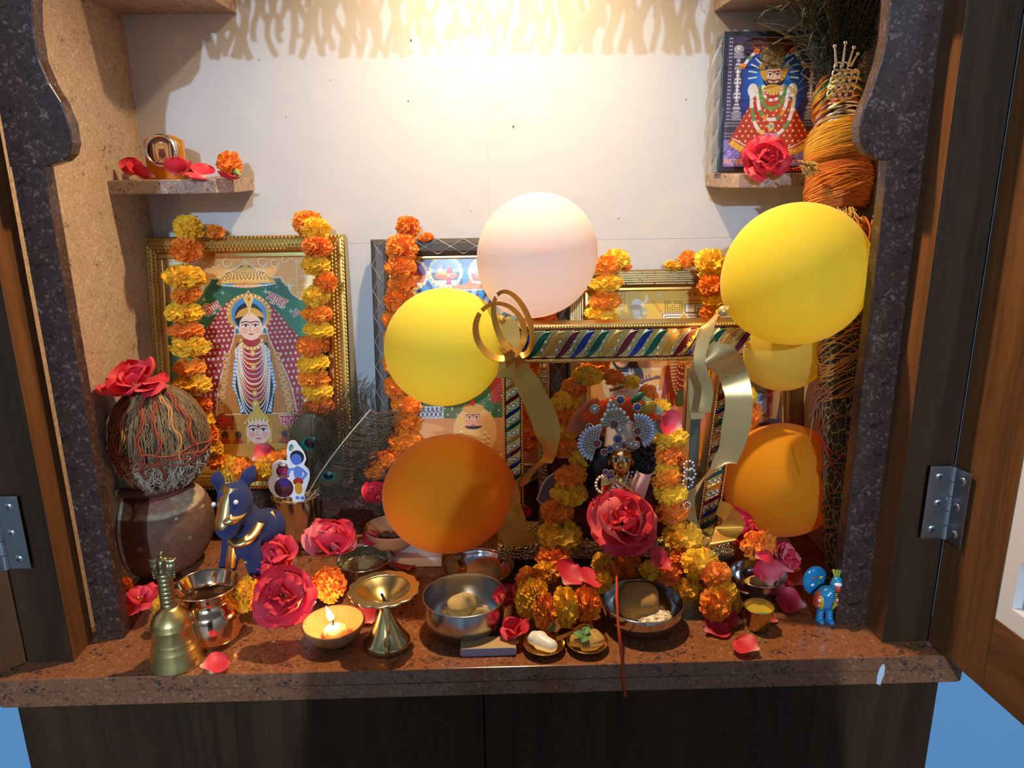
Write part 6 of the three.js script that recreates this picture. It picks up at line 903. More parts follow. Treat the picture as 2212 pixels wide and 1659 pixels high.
// ---------- the blue cow toy ----------
{
  const at = [-.3664,0,-.2536], t = thing('toy_cow', 'small blue felt cow with gold ribbons and pearl eyes', 'toy', at), o = (x, y, z) => [x - at[0], y, z - at[2]], b = (a, ra, c, rc) => [...a, ra, ...c, rc];
  const zz = -0.17, felt = std({ color: [0.016, 0.024, 0.105], roughness: 0.95, sheen: 0.5, sheenColor: new THREE.Color(0.2, 0.25, 0.5), bumpMap: repeated(dataTexture(128, (() => { const n = noiseField(2, 100); return (u, v) => { const k = n(u, v); return [k, k, k]; }; })()), 30), bumpScale: 0.0012 });
  const head = o(-.3418,.175,-.15), muz = o(-.348,.1435,-.125), neck = o(-.3391,.1333,-.175), chest = o(-.3457,.1066,-.17), rump = o(-.3215,.1023,-.215);
  const bones = [b(head, 0.0235, muz, 0.0155), b(head, 0.019, neck, 0.02), b(neck, 0.021, chest, 0.024), b(chest, 0.0235, rump, 0.026), b(neck, 0.017, rump, 0.021),
    b(o(-.3518,.1107,-.155), 0.015, o(-.3632,.0697,-.15), 0.012), b(o(-.33,.0992,-.155), 0.015, o(-.322,.0605,-.15), 0.0115), b(o(-.3341,.086,-.21), 0.015, o(-.3336,.0489,-.2), 0.0115), b(o(-.3147,.0856,-.225), 0.015, o(-.3126,.0492,-.22), 0.0115),
    b(o(-.3631,.1731,-.165), 0.006, o(-.3698,.1972,-.17), 0.0075), b(o(-.3698,.1972,-.17), 0.0075, o(-.3696,.205,-.17), 0.004), b(o(-.3372,.1838,-.165), 0.006, o(-.325,.2025,-.17), 0.0085), b(o(-.325,.2025,-.17), 0.0085, o(-.3181,.2136,-.17), 0.0035)];
  for (const q of bones) { q[1] = Math.max(q[1], q[3] + 0.0008); q[5] = Math.max(q[5], q[7] + 0.0008); }
  part('felt_body', boxUV(blob(bones, 0.0026, 0.008)), felt, t);
  const gilt = metal([0.8, 0.55, 0.22], 0.3, { side: THREE.DoubleSide }), strap = (pts, w) => { const c = new THREE.CatmullRomCurve3(pts.map((p) => V(...p))); return sheet(8, 30, (u, v) => { const p = c.getPoint(v), d = c.getTangent(v), s = V(0, 0, 1).addScaledVector(V(0, 1, 0), 0.25).cross(d).normalize(); return [p.x + s.x * (u - 0.5) * w, p.y + s.y * (u - 0.5) * w, p.z + s.z * (u - 0.5) * w - 0.4 * w * (2 * u - 1) ** 2]; }); };
  const fwd = (p, d) => [p[0], p[1], p[2] + d];
  part('gold_ribbon', strap([fwd(o(-.3406,.1973,-.15), 0.014), fwd(o(-.3458,.1793,-.15), 0.0255), fwd(o(-.3474,.1643,-.14), 0.0235), fwd(o(-.3503,.1495,-.13), 0.0205), fwd(o(-.3538,.1352,-.128), 0.012)], 0.027), gilt, t);
  part('gold_ribbon', strap([fwd(o(-.3656,.1563,-.14), 0.006), fwd(o(-.35,.1555,-.135), 0.0225), fwd(o(-.3355,.1594,-.135), 0.0215), fwd(o(-.3284,.162,-.15), 0.008)], 0.014), gilt, t);
  part('gold_ribbon', strap([fwd(o(-.3527,.1202,-.155), 0.022), fwd(o(-.3399,.1152,-.15), 0.0245), fwd(o(-.3246,.1195,-.155), 0.0245), fwd(o(-.3155,.1318,-.18), 0.017)], 0.013), gilt, t);
  part('gold_ribbon', strap([fwd(o(-.326,.1374,-.2), 0.018), fwd(o(-.3237,.1183,-.19), 0.0245), fwd(o(-.3297,.0974,-.18), 0.026), fwd(o(-.3319,.0809,-.155), 0.016)], 0.012), gilt, t);
  part('gold_ribbon', strap([fwd(o(-.3149,.1271,-.225), 0.02), fwd(o(-.3075,.111,-.22), 0.0255), fwd(o(-.3129,.0906,-.215), 0.027)], 0.011), gilt, t);
  part('gold_ribbon', strap([fwd(o(-.352,.1086,-.155), 0.0165), fwd(o(-.355,.0905,-.152), 0.0155), fwd(o(-.3574,.0748,-.15), 0.0145)], 0.016), gilt, t);
  const pearl = std({ color: [0.8, 0.74, 0.68], roughness: 0.2, clearcoat: 0.6 });
  part('pearl_eye', ball(0.0034), pearl, t, fwd(o(-.3329,.1797,-.15), 0.0215)); part('pearl_eye', ball(0.0034), pearl, t, fwd(o(-.3671,.1728,-.15), 0.012));
}
// ---------- tumbler with grain, a cut-out card and peacock feathers ----------
{
  const at = [-.3145,0,-.3577], z = at[2], r1 = .0408, r0 = .029, H = .0912, t = thing('steel_tumbler', 'steel tumbler filled with grain behind the blue cow', 'tumbler', at);
  part('tumbler_body', lathe([[0, 0.001], [r0, 0.001], [r0 + 0.001, 0.004], [r1 - 0.001, H - 0.002], [r1 + 0.0008, H - 0.001], [r1 + 0.0008, H], [r1 - 0.0006, H], [r1 - 0.0022, H - 0.004], [r0, 0.006], [0, 0.006]], 56), M.steel, t);
  const g = thing('wheat_grain', 'wheat grains filling the steel tumbler', 'grain', [at[0], H - 0.012, z]); g.userData.kind = 'stuff'; delete g.userData.category;
  const r = rng(6), gs = [lathe([[r1 * 0.92, -0.01], [r1 * 0.9, 0.002], [r1 * 0.5, 0.006], [0, 0.007]], 24)];
  for (let i = 0; i < 420; i++) { const a = r() * TAU, w = r1 * 0.9 * Math.sqrt(r()); gs.push(put(ball(1, 0, 0, 0, [0.0034, 0.0015, 0.0016], 7, 5), w * Math.cos(a), 0.004 + 0.004 * r() + 0.003 * (1 - w / r1), w * Math.sin(a), r() * 2, r() * 6, r() - 0.5)); }
  part('grains', gs, std({ color: [0.52, 0.34, 0.13], roughness: 0.7 }), g);
  // the cut-out card: a white die-cut sheet with two brown jars and a plain small figure
  const cz = -0.318, k = .0007, X0 = -.3071, Y0 = .1475, u = (x, y) => [(x - 630) * k, -(y - 1018) * k * 1.02];
  const edge = [[636, 946], [628, 950], [622, 972], [621, 992], [604, 991], [588, 1001], [586, 1022], [577, 1036], [576, 1056], [588, 1074], [604, 1080], [626, 1078], [631, 1089], [650, 1089], [657, 1084], [656, 1072], [664, 1052], [671, 1032], [669, 1014], [660, 1004], [665, 990], [660, 972], [649, 956], [644, 948]].map(([x, y]) => u(x, y));
  const s = new THREE.Shape(); s.setFromPoints(new THREE.CatmullRomCurve3(edge.map(([x, y]) => V(x, y, 0)), true).getPoints(90).map((p) => new THREE.Vector2(p.x, p.y)));
  const card = thing('cutout_card', 'white cut-out card with two painted jars standing in the grain', 'card', [X0, Y0, cz]); card.rotation.x = -0.1;
  part('card_sheet', extrude(s, 0.0012, 0.0003), std({ color: [0.72, 0.7, 0.7], roughness: 0.4 }), card);
  const face = new THREE.ShapeGeometry(s, 4), uv = face.attributes.uv, fp = face.attributes.position, [ax, ay] = u(570, 1096), [bx, by] = u(676, 940); for (let i = 0; i < fp.count; i++) uv.setXY(i, (fp.getX(i) - ax) / (bx - ax), (fp.getY(i) - ay) / (by - ay));
  part('card_print', face, std({ roughness: 0.35, map: canvasTexture(530, 780, (c) => { const q = (x, y) => [(x - 570) * 5, (y - 940) * 5]; c.fillStyle = '#e9e8ec'; c.fillRect(0, 0, 530, 780); const d = (x, y, rx, ry, f, a = 0) => disc(c, ...q(x, y), rx * 5, ry * 5, f, a);
    d(610, 1056, 22, 23, '#4a1c1c'); d(607, 1048, 15, 14, '#6a2c2a'); for (const [x, a] of [[602, 0.2], [611, 0], [619, -0.2]]) d(x, 1044, 4.2, 12, '#3a2a70', a); d(611, 1017, 16, 14, '#5c2222'); d(611, 1016, 12, 8, '#9a2450'); d(611, 1003, 11, 5, '#4a1c1c'); d(611, 1002, 8, 3.4, '#e8dcd8'); d(611, 1029, 14, 4, '#8a4440');
    d(645, 985, 16, 16, '#15151c'); d(643, 990, 12.5, 13, '#4f6fc4'); d(645, 1022, 10, 17, '#5f84d0'); c.strokeStyle = '#5f84d0'; c.lineWidth = 28; c.lineCap = 'round'; for (const l of [[[637, 1012], [625, 1014], [622, 1024]], [[653, 1012], [664, 1024], [655, 1036]]]) { c.beginPath(); c.moveTo(...q(...l[0])); c.lineTo(...q(...l[1])); c.lineTo(...q(...l[2])); c.stroke(); }
    d(644, 1042, 12, 9, '#a3261c'); d(644, 1058, 9, 14, '#c8901e'); d(640, 1080, 5, 4, '#5f84d0'); d(652, 1081, 5, 4, '#5f84d0'); d(633, 962, 5, 8, '#3f8c80', 0.3); d(634, 964, 2.4, 3.4, '#c9a04a'); }) }), card, [0, 0, 0.00165]);
  // feathers
  const barbMat = std({ color: [0.06, 0.047, 0.026], roughness: 0.55, side: THREE.DoubleSide }), quill = std({ color: [0.6, 0.5, 0.36], roughness: 0.5 });
  function feather(label, stem, o) { // stem: points from foot to tip; barbs along both sides; an eye near the tip
    const f = thing('peacock_feather', label, 'feather', stem[0]), c = new THREE.CatmullRomCurve3(stem.map(([x, y, q]) => V(x - stem[0][0], y - stem[0][1], q - stem[0][2]))), r = rng(o.seed), gs = [];
    part('quill', tube(c.points, 0.0011, 40, 6), quill, f);
    for (let i = 0; i < o.n; i++) for (const sgn of [-1, 1]) { const v = lerp(o.from, 1, i / o.n), p = c.getPoint(v), d = c.getTangent(v), s = V(-d.y, d.x, 0).normalize().multiplyScalar(sgn), len = o.len * (0.55 + 0.7 * r()) * (0.6 + 0.5 * Math.sin(v * 3)), dir = d.clone().multiplyScalar(0.5 + 0.5 * r()).add(s), e = p.clone().addScaledVector(dir, len * 0.6).add(V(0, 0, 0.02 * (r() - 0.4))), e2 = e.clone().addScaledVector(d, len * 0.35).addScaledVector(s, len * 0.2 * (r() - 0.2)).add(V(0, -0.006 * r(), 0)); gs.push(tube([p, p.clone().lerp(e, 0.5).addScaledVector(d, -0.003), e, e2], 0.00042, 6, 3)); }
    part('barbs', gs, barbMat, f).userData.kind = 'stuff';
    if (o.eye) { const [ex, ey, ez] = o.eye.map((v, i) => v - stem[0][i]), E = (rx, ry, dz, mat, dy = 0, tilt = 0) => put(sheet(24, 6, (a, b) => [rx * b * Math.cos(a * TAU), ry * b * Math.sin(a * TAU) + dy, dz + 0.004 * (1 - b * b)]), ex, ey, ez, 0, 0, tilt); const R = o.eyeR, m = (c, rough = 0.35, mt = 0.4) => std({ color: c, roughness: rough, metalness: mt, side: THREE.DoubleSide });
      const fr = []; for (let i = 0; i < 170; i++) { const a = (i / 170) * TAU, w = 1 + 0.5 * r(); fr.push(tube([[ex + R * 0.55 * Math.cos(a), ey + R * 0.75 * Math.sin(a), ez - 0.001], [ex + R * 1.15 * Math.cos(a), ey + R * 1.35 * Math.sin(a), ez - 0.002], [ex + R * 1.3 * w * Math.cos(a) , ey + R * 1.5 * w * Math.sin(a) + 0.004, ez + 0.006 * (r() - 0.5)]], 0.00045, 5, 3)); }
      part('eye_fringe', fr, barbMat, f).userData.kind = 'stuff';
      part('eye_ring', E(R * 1.05, R * 1.3, -0.0006, m([0.07, 0.06, 0.025], 0.5, 0.3), R * 0.3), f.userData && barbMat.clone(), f).material = m([0.075, 0.06, 0.028], 0.5, 0.2);
      part('eye_green', E(R * 0.72, R * 0.62, 0.0006, m([0, 0.2, 0.13])), m([0.003, 0.2, 0.13]), f); part('eye_blue', E(R * 0.56, R * 0.46, 0.0014, m([0, 0.02, 0.03])), m([0.005, 0.012, 0.022]), f); }
  }
  feather('peacock feather with a large dark eye behind the cut-out card', [[-.2912,.0872,-.33], [-.2848,.1364,-.34], [-.2747,.1849,-.34], [-.2675,.2308,-.345]], { seed: 3, n: 90, from: 0.25, len: 0.05, eye: [-.2733,.1925,-.33], eyeR: .0301 });
  feather('peacock feather leaning right with a white quill', [[-.292,.0955,-.33], [-.2526,.1559,-.31], [-.2159,.2024,-.31], [-.175,.247,-.325]], { seed: 5, n: 150, from: 0.3, len: 0.07 });
  feather('peacock feather lying low to the right with a bright green eye', [[-.2923,.0874,-.335], [-.2597,.1195,-.33], [-.2236,.1472,-.33], [-.1727,.1643,-.335]], { seed: 9, n: 150, from: 0.1, len: 0.065, eye: [-.2497,.1368,-.325], eyeR: .0205 });
}
// ---------- clay dish on its white box ----------
{
  const b = single('white_box', 'flat white cardboard box under the clay dish', 'box', box(0.15, 0.016, 0.055, 0, 0, 0, 0.0008), std({ color: [0.68, 0.64, 0.58], roughness: 0.7 }), [-.1412, 0.0085, -0.29]);
  const t = thing('clay_dish', 'shallow clay dish with brown balls and a rose beside the orange balloon', 'dish', [-.1474, 0.017, -0.3]), R = .0458;
  part('dish_body', smoothLathe([[0.001, 0], [R * 0.4, 0], [R * 0.8, 0.014], [R, 0.034], [R * 0.97, 0.038], [R * 0.88, 0.032], [R * 0.5, 0.012], [0.001, 0.008]], 48), std({ color: [0.32, 0.14, 0.06], roughness: 0.8 }), t);
  for (const [x, z, r, what] of [[0.004, 0.012, 0.011, 'largest brown nut at the front of the clay dish'], [-0.014, 0.004, 0.009, 'smallest brown nut, at the left in the clay dish'], [0.022, 0.0, 0.01, 'brown nut at the right of the clay dish, by the balloon']]) { single('betel_nut', what, 'nut', ball(r, 0, 0, 0, [1, 0.9, 1]), std({ color: [0.1, 0.045, 0.025], roughness: 0.7 }), [t.position.x + x, 0.028 + r, t.position.z + z], 'brown nuts in the clay dish'); }
}
// ---------- on the left shelf: the little desk clock ----------
{
  const z = -0.405, k = .0007, t = thing('desk_clock', 'small amber desk clock with a round steel dial ring on the left shelf', 'clock', [-.4777, SHELF_L, -0.405]), w = 41 * k, H = .6715 - SHELF_L;
  const s = new THREE.Shape(); s.moveTo(-w, 0.001); s.lineTo(w, 0.001); s.lineTo(w, H * 0.86); s.quadraticCurveTo(0, H * 1.14, -w, H * 0.86); s.closePath();
  part('amber_plate', extrude(s, 0.006, 0.001), std({ color: [0.72, 0.27, 0.015], roughness: 0.12, transmission: 0.35, thickness: 0.006, clearcoat: 0.5 }), t);
  const R = 36 * k, cy = .6474 - SHELF_L;
  part('dial_ring', put(lathe([[R * 0.8, 0], [R, 0], [R, 0.006], [R * 0.94, 0.01], [R * 0.82, 0.01], [R * 0.8, 0.007]], 48), -2 * k, cy, 0.007, Math.PI / 2, 0, 0), M.silver, t);
  part('dial', put(new THREE.CircleGeometry(R * 0.82, 40), -2 * k, cy, 0.0115), std({ roughness: 0.3, map: canvasTexture(256, 256, (c) => { c.fillStyle = '#5a2a10'; c.fillRect(0, 0, 256, 256); disc(c, 128, 140, 90, 100, '#a85a24'); disc(c, 128, 120, 62, 80, '#c88444'); for (const x of [50, 78, 176, 204]) { c.fillStyle = '#d8a878'; c.fillRect(x, 60, 10, 150); } disc(c, 128, 160, 34, 36, '#6a2a14'); disc(c, 128, 120, 26, 24, '#7c3a18'); disc(c, 128, 96, 30, 14, '#d8a44c'); for (let i = 0; i < 26; i++) disc(c, 40 + i * 7, 222 + 6 * Math.sin(i), 5, 5, i % 2 ? '#e8d4b0' : '#b8743c'); disc(c, 128, 54, 14, 6, '#f2ead8'); }) }), t);
  part('rivets', Array.from({ length: 10 }, (_, i) => ball(0.0013, -2 * k + R * 0.9 * Math.cos(i * 0.628), cy + R * 0.9 * Math.sin(i * 0.628), 0.0172, 1, 8, 6)), M.steelDull, t);
  for (const x of [-52 * k, 50 * k]) part('side_roller', put(cyl(13 * k, 13 * k, 0.012, 0, 0, 0, 24), x, 13 * k + 0.0005, 0.002, Math.PI / 2, 0, 0), std({ color: [0.5, 0.3, 0.08], metalness: 0.8, roughness: 0.25 }), t);
}


// ---------- brass, copper and steel on the ledge ----------
const drop = (x, y, z) => [x, 0, z];
{
  const at = [-.3974,0,-.0309], k = .0006, t = thing('hand_bell', 'brass hand bell with a winged figure on its handle at the left ledge end', 'bell', at), H = .1586, h = (px) => (1455 - px) * H / 263;
  part('bell_body', lathe([[53 * k, 0], [56 * k, 0.001], [56.5 * k, 0.003], [53 * k, h(1437)], [48.5 * k, h(1418)], [49.2 * k, h(1416)], [48 * k, h(1414)], [44.8 * k, h(1402)], [45.4 * k, h(1400)], [44.2 * k, h(1397)], [42.6 * k, h(1391)], [43.2 * k, h(1389)], [40.4 * k, h(1374)], [43.6 * k, h(1366)], [43.6 * k, h(1362)], [41 * k, h(1358)], [41 * k, h(1352)], [38 * k, h(1346)], [30 * k, h(1334)], [20 * k, h(1326)], [17 * k, h(1320)], [0, h(1320)]], 56), M.brass, t);
  const prof = [[17 * k, h(1322)]]; for (let i = 0; i < 8; i++) { const y = 1318 - i * 10; prof.push([(16.4 - i * 0.15) * k, h(y)], [(16.6 - i * 0.15) * k, h(y - 5)], [(15 - i * 0.15) * k, h(y - 6.5)], [(15 - i * 0.15) * k, h(y - 8)]); } prof.push([13.5 * k, h(1262)], [0, h(1261)]);
  part('handle', lathe(prof, 28), M.brassOld, t);
  const q = (x, y, z = 0) => [x * k, h(y), z * k], B = (a, ra, b, rb) => [...a, ra * k, ...b, rb * k];
  part('handle_figure', blob([B(q(0, 1264), 13, q(0, 1246), 10), B(q(0, 1246), 10, q(0, 1228, 3), 9.5), B(q(0, 1222, 4), 10, q(0, 1214, 4), 9), B(q(0, 1206), 6, q(0, 1196), 4.5), B(q(0, 1216, 10), 4, q(0, 1222, 12), 3), B(q(-8, 1250), 6, q(-22, 1228, -2), 5.5), B(q(-22, 1228, -2), 6, q(-25, 1214, -2), 4), B(q(8, 1250), 6, q(22, 1228, -2), 5.5), B(q(22, 1228, -2), 6, q(25, 1212, -2), 4), B(q(-13, 1246), 8, q(-17, 1216, -3), 8), B(q(13, 1246), 8, q(17, 1216, -3), 8), B(q(-16, 1228, -2), 9, q(16, 1228, -2), 9), B(q(-12, 1214, -3), 7, q(12, 1214, -3), 7), B(q(-5, 1240, 10), 4, q(0, 1234, 13), 3), B(q(5, 1240, 10), 4, q(0, 1234, 13), 3)], 0.0011, 0.0025), metal([0.36, 0.28, 0.14], 0.3), t);
  const fr = []; for (const s of [-1, 1]) for (let j = 0; j < 3; j++) for (let i = 0; i < 6; i++) fr.push(put(ball(1, 0, 0, 0, [2.4 * k, 3.4 * k, 1.8 * k], 8, 6), ...q(s * (11 + j * 5 + i * 0.6), 1252 - i * 6, 5 - j * 1.5), 0, 0, s * -0.4)); part('wing_feathers', fr, metal([0.42, 0.32, 0.15], 0.3), t).userData.kind = 'stuff';
}
{
  const H = 0.082, at = drop(-.3686,.082,-.0821), k = .0006, t = thing('copper_pot', 'shiny copper water pot with a flared rim beside the bell', 'pot', at);
  part('pot_body', smoothLathe([[0.001, 0.001], [48 * k, 0.001], [62 * k, 0.006], [69 * k, H * 0.2], [70.5 * k, H * 0.42], [67 * k, H * 0.58], [56 * k, H * 0.7], [53 * k, H * 0.78], [60 * k, H * 0.9], [70 * k, H * 0.985], [70.5 * k, H], [68 * k, H * 1.0], [57 * k, H * 0.88], [50 * k, H * 0.78], [52 * k, H * 0.7]], 64, 90), M.copper, t);
  part('water', put(new THREE.CylinderGeometry(52.5 * k, 52 * k, 0.002, 40), 0, H * 0.755, 0), std({ color: [0.03, 0.012, 0.006], roughness: 0.03, specularIntensity: 1 }), t);
}
// clay oil lamp with its flame
{
  const H = 0.03, at = drop(-.1992,.03,-.0673), z = at[2], k = .0006, t = thing('clay_lamp', 'lit clay oil lamp with a burning wick in a pale lump of ghee', 'lamp', at);
  part('lamp_body', smoothLathe([[0.001, 0.0006], [30 * k, 0.0006], [48 * k, H * 0.25], [68 * k, H * 0.78], [70 * k, H * 0.93], [68 * k, H], [64 * k, H * 0.95], [50 * k, H * 0.5], [28 * k, H * 0.24], [0.001, H * 0.2]], 56, 60), std({ color: [0.36, 0.14, 0.045], roughness: 0.7, bumpMap: repeated(dataTexture(128, (() => { const n = noiseField(4, 60); return (u, v) => { const q = n(u, v); return [q, q, q]; }; })()), 3), bumpScale: 0.0008 }), t);
  const r = rng(4), lump = new THREE.SphereGeometry(1, 24, 16), p = lump.attributes.position, n = noiseField(8, 9); for (let i = 0; i < p.count; i++) { const s = 0.85 + 0.3 * n(p.getX(i) * 0.4 + 0.5, p.getZ(i) * 0.4 + p.getY(i) * 0.3 + 0.5); p.setXYZ(i, p.getX(i) * 27 * k * s, p.getY(i) * 17 * k * s, p.getZ(i) * 24 * k * s); } lump.computeVertexNormals();
  part('ghee_lump', lump, std({ color: [0.85, 0.62, 0.3], roughness: 0.4, transmission: 0.15, thickness: 0.01 }), t, [0.002, H * 0.55, 0.004]);
  part('wick', tube([[0, H * 0.9, 0.004], [0.0005, H * 1.05, 0.004], [-0.0005, H * 1.25, 0.004]], 0.0016, 8, 6), std({ color: [0.03, 0.02, 0.015], roughness: 0.9 }), t);
  const fl = smoothLathe([[0.0001, 0], [6.5 * k, 5 * k], [7.6 * k, 14 * k], [4.2 * k, 26 * k], [0.0002, 39 * k]], 20, 24); fl.rotateZ(0.28);
  const fx = -0.0006, fy = H * 1.12; part('flame', fl, std({ color: [1, 0.7, 0.3], emissive: new THREE.Color().setRGB(1, 0.66, 0.28), emissiveIntensity: 5 }), t, [fx, fy, 0.004]);
  const l = new THREE.PointLight(new THREE.Color().setRGB(1, 0.55, 0.2), 0.035, 0, 2); l.name = 'flame_light'; l.position.set(at[0] + fx - 0.002, fy + 14 * k, z + 0.004); l.castShadow = true; l.shadow.radius = 0.25; scene.add(l);
}
// brass lamp on a foot, with a scalloped rim
{
  const H = 0.084, at = drop(-.1266,.084,-.0556), k = .0006, t = thing('brass_lamp', 'unlit brass oil lamp on a flared foot with a scalloped rim', 'lamp', at);
  part('foot', lathe([[0, 0.0006], [51 * k, 0.0006], [52 * k, 0.001], [52 * k, H * 0.09], [50 * k, H * 0.11], [38 * k, H * 0.22], [24 * k, H * 0.4], [14 * k, H * 0.58], [11 * k, H * 0.68], [18 * k, H * 0.74], [0, H * 0.74]], 56), metal([0.62, 0.47, 0.2], 0.22), t);
  part('cup', lathe([[0.0, H * 0.72], [20 * k, H * 0.74], [44 * k, H * 0.88], [60 * k, H * 0.985], [58 * k, H * 0.995], [42 * k, H * 0.9], [18 * k, H * 0.78], [0, H * 0.765]], 56), metal([0.66, 0.54, 0.26], 0.22), t);
  const s = new THREE.Shape(), N = 160; for (let i = 0; i <= N; i++) { const a = (i / N) * TAU, R = (73 + 4.5 * Math.abs(Math.sin(a * 7))) * k; i ? s.lineTo(R * Math.cos(a), R * Math.sin(a)) : s.moveTo(R, 0); } const ho = new THREE.Path(); ho.absarc(0, 0, 58.5 * k, 0, TAU, true); s.holes.push(ho);
  part('scalloped_rim', put(extrude(s, 0.0014, 0.0006), 0, H * 0.99, 0, -Math.PI / 2, 0, 0), metal([0.78, 0.62, 0.28], 0.24), t);
  part('burnt_wick', [tube([[0, H * 0.78, 0], [-0.001, H * 0.86, 0.002], [-0.003, H * 0.93, 0.003]], 0.0022, 10, 6), ball(0.005, 0.004, H * 0.79, 0.004, [1, 0.6, 1], 8, 6)], std({ color: [0.03, 0.022, 0.016], roughness: 0.9 }), t);
  part('tail_ornament', [box(0.005, 0.04, 0.002, 0.0055, 0.045, 0.0165, 0.0008), put(ball(1, 0, 0, 0, [0.0045, 0.012, 0.003], 10, 8), 0.0045, 0.02, 0.0285), put(ball(1, 0, 0, 0, [0.003, 0.008, 0.003], 10, 8), 0.004, 0.009, 0.0315)], M.brass, t);
}
// ---------- bowls ----------
function bowl(name, label, at, R, H, kind, mat = M.steel) {
  const t = thing(name, label, 'bowl', at), w = 0.0012;
  const out = kind === 'straight' ? [[0.001, 0.0006], [R * 0.6, 0.0006], [R * 0.8, H * 0.08], [R * 0.93, H * 0.3], [R * 0.985, H * 0.7], [R, H * 0.98], [R + 0.0005, H]] : kind === 'wide' ? [[0.001, 0.0006], [R * 0.5, 0.0006], [R * 0.72, H * 0.2], [R * 0.9, H * 0.62], [R * 0.98, H * 0.92], [R + 0.0012, H]] : [[0.001, 0.0006], [R * 0.52, 0.0006], [R * 0.74, H * 0.14], [R * 0.94, H * 0.5], [R, H * 0.82], [R + 0.001, H]];
  const inn = out.map(([r, y]) => [Math.max(r - w, 0.001), y + (y < H * 0.5 ? w : 0)]).reverse(); inn[0] = [R - 0.0007, H];
  const c1 = new THREE.SplineCurve(out.map(([a, b]) => new THREE.Vector2(a, b))).getPoints(30), c2 = new THREE.SplineCurve(inn.map(([a, b]) => new THREE.Vector2(a, b))).getPoints(30);
  part('bowl_body', new THREE.LatheGeometry([...c1, ...c2].map((p) => new THREE.Vector2(Math.max(p.x, 1e-5), p.y)), 72), mat, t);
  part('rim', put(new THREE.TorusGeometry(R, 0.001, 8, 72), 0, H, 0, Math.PI / 2, 0, 0), mat, t);
  return t;
}
// heaps of crumbs: one mound of many grains
function crumbs(label, at, R, h, mats, n, seed, size = 0.0018) { const t = thing('crumbs', label, 'food', at), r = rng(seed); t.userData.kind = 'stuff'; mats.forEach((m, j) => { const gs = j ? [] : [lathe([[R, 0], [R * 0.8, h * 0.35], [R * 0.4, h * 0.8], [0, h * 0.92]], 20)]; for (let i = j; i < n; i += mats.length) { const a = r() * TAU, w = R * Math.sqrt(r()); gs.push(put(new THREE.DodecahedronGeometry(size * (0.5 + 0.9 * r()), 0), w * Math.cos(a), h * (1 - w / R) + 0.001 * r(), w * Math.sin(a), r() * 6, r() * 6, 0, [1, 0.7, 1])); } part('grains', gs, m, t); }); return t; }
// a moulded sweet: rough brown dough of the given half sizes
const doughBump = repeated(dataTexture(256, (() => { const n = noiseField(3, 64), c = cells(5, 22); return (u, v) => { const k = clamp(0.6 * n(u, v) + 0.5 * Math.min(c(u, v)[0], 0.8), 0, 1); return [k, k, k]; }; })()), 3);
const dough = (c) => std({ color: c, roughness: 0.85, bumpMap: doughBump, bumpScale: 0.0016 });
function sweet(label, at, s, power, mat, rot = [0, 0, 0], seed = 1) { const g = new THREE.SphereGeometry(1, 40, 28), p = g.attributes.position, n = noiseField(seed, 7); for (let i = 0; i < p.count; i++) { const v = V().fromBufferAttribute(p, i), f = (x) => Math.sign(x) * Math.pow(Math.abs(x), power), w = 0.97 + 0.07 * n(v.x * 0.4 + 0.5, v.z * 0.3 + v.y * 0.35 + 0.5); p.setXYZ(i, f(v.x) * s[0] * w, f(v.y) * s[1] * w, f(v.z) * s[2] * w); } g.computeVertexNormals(); const m = single('sweet', label, 'sweet', g, mat, at); m.rotation.set(...rot); return m; }
const dA = dough([0.56, 0.31, 0.09]), dB = dough([0.74, 0.47, 0.15]), dC = dough([0.8, 0.6, 0.27]);
const bowlSteel = metal([0.62, 0.61, 0.6], 0.16), bowlBrushed = metal([0.56, 0.58, 0.62], 0.24);
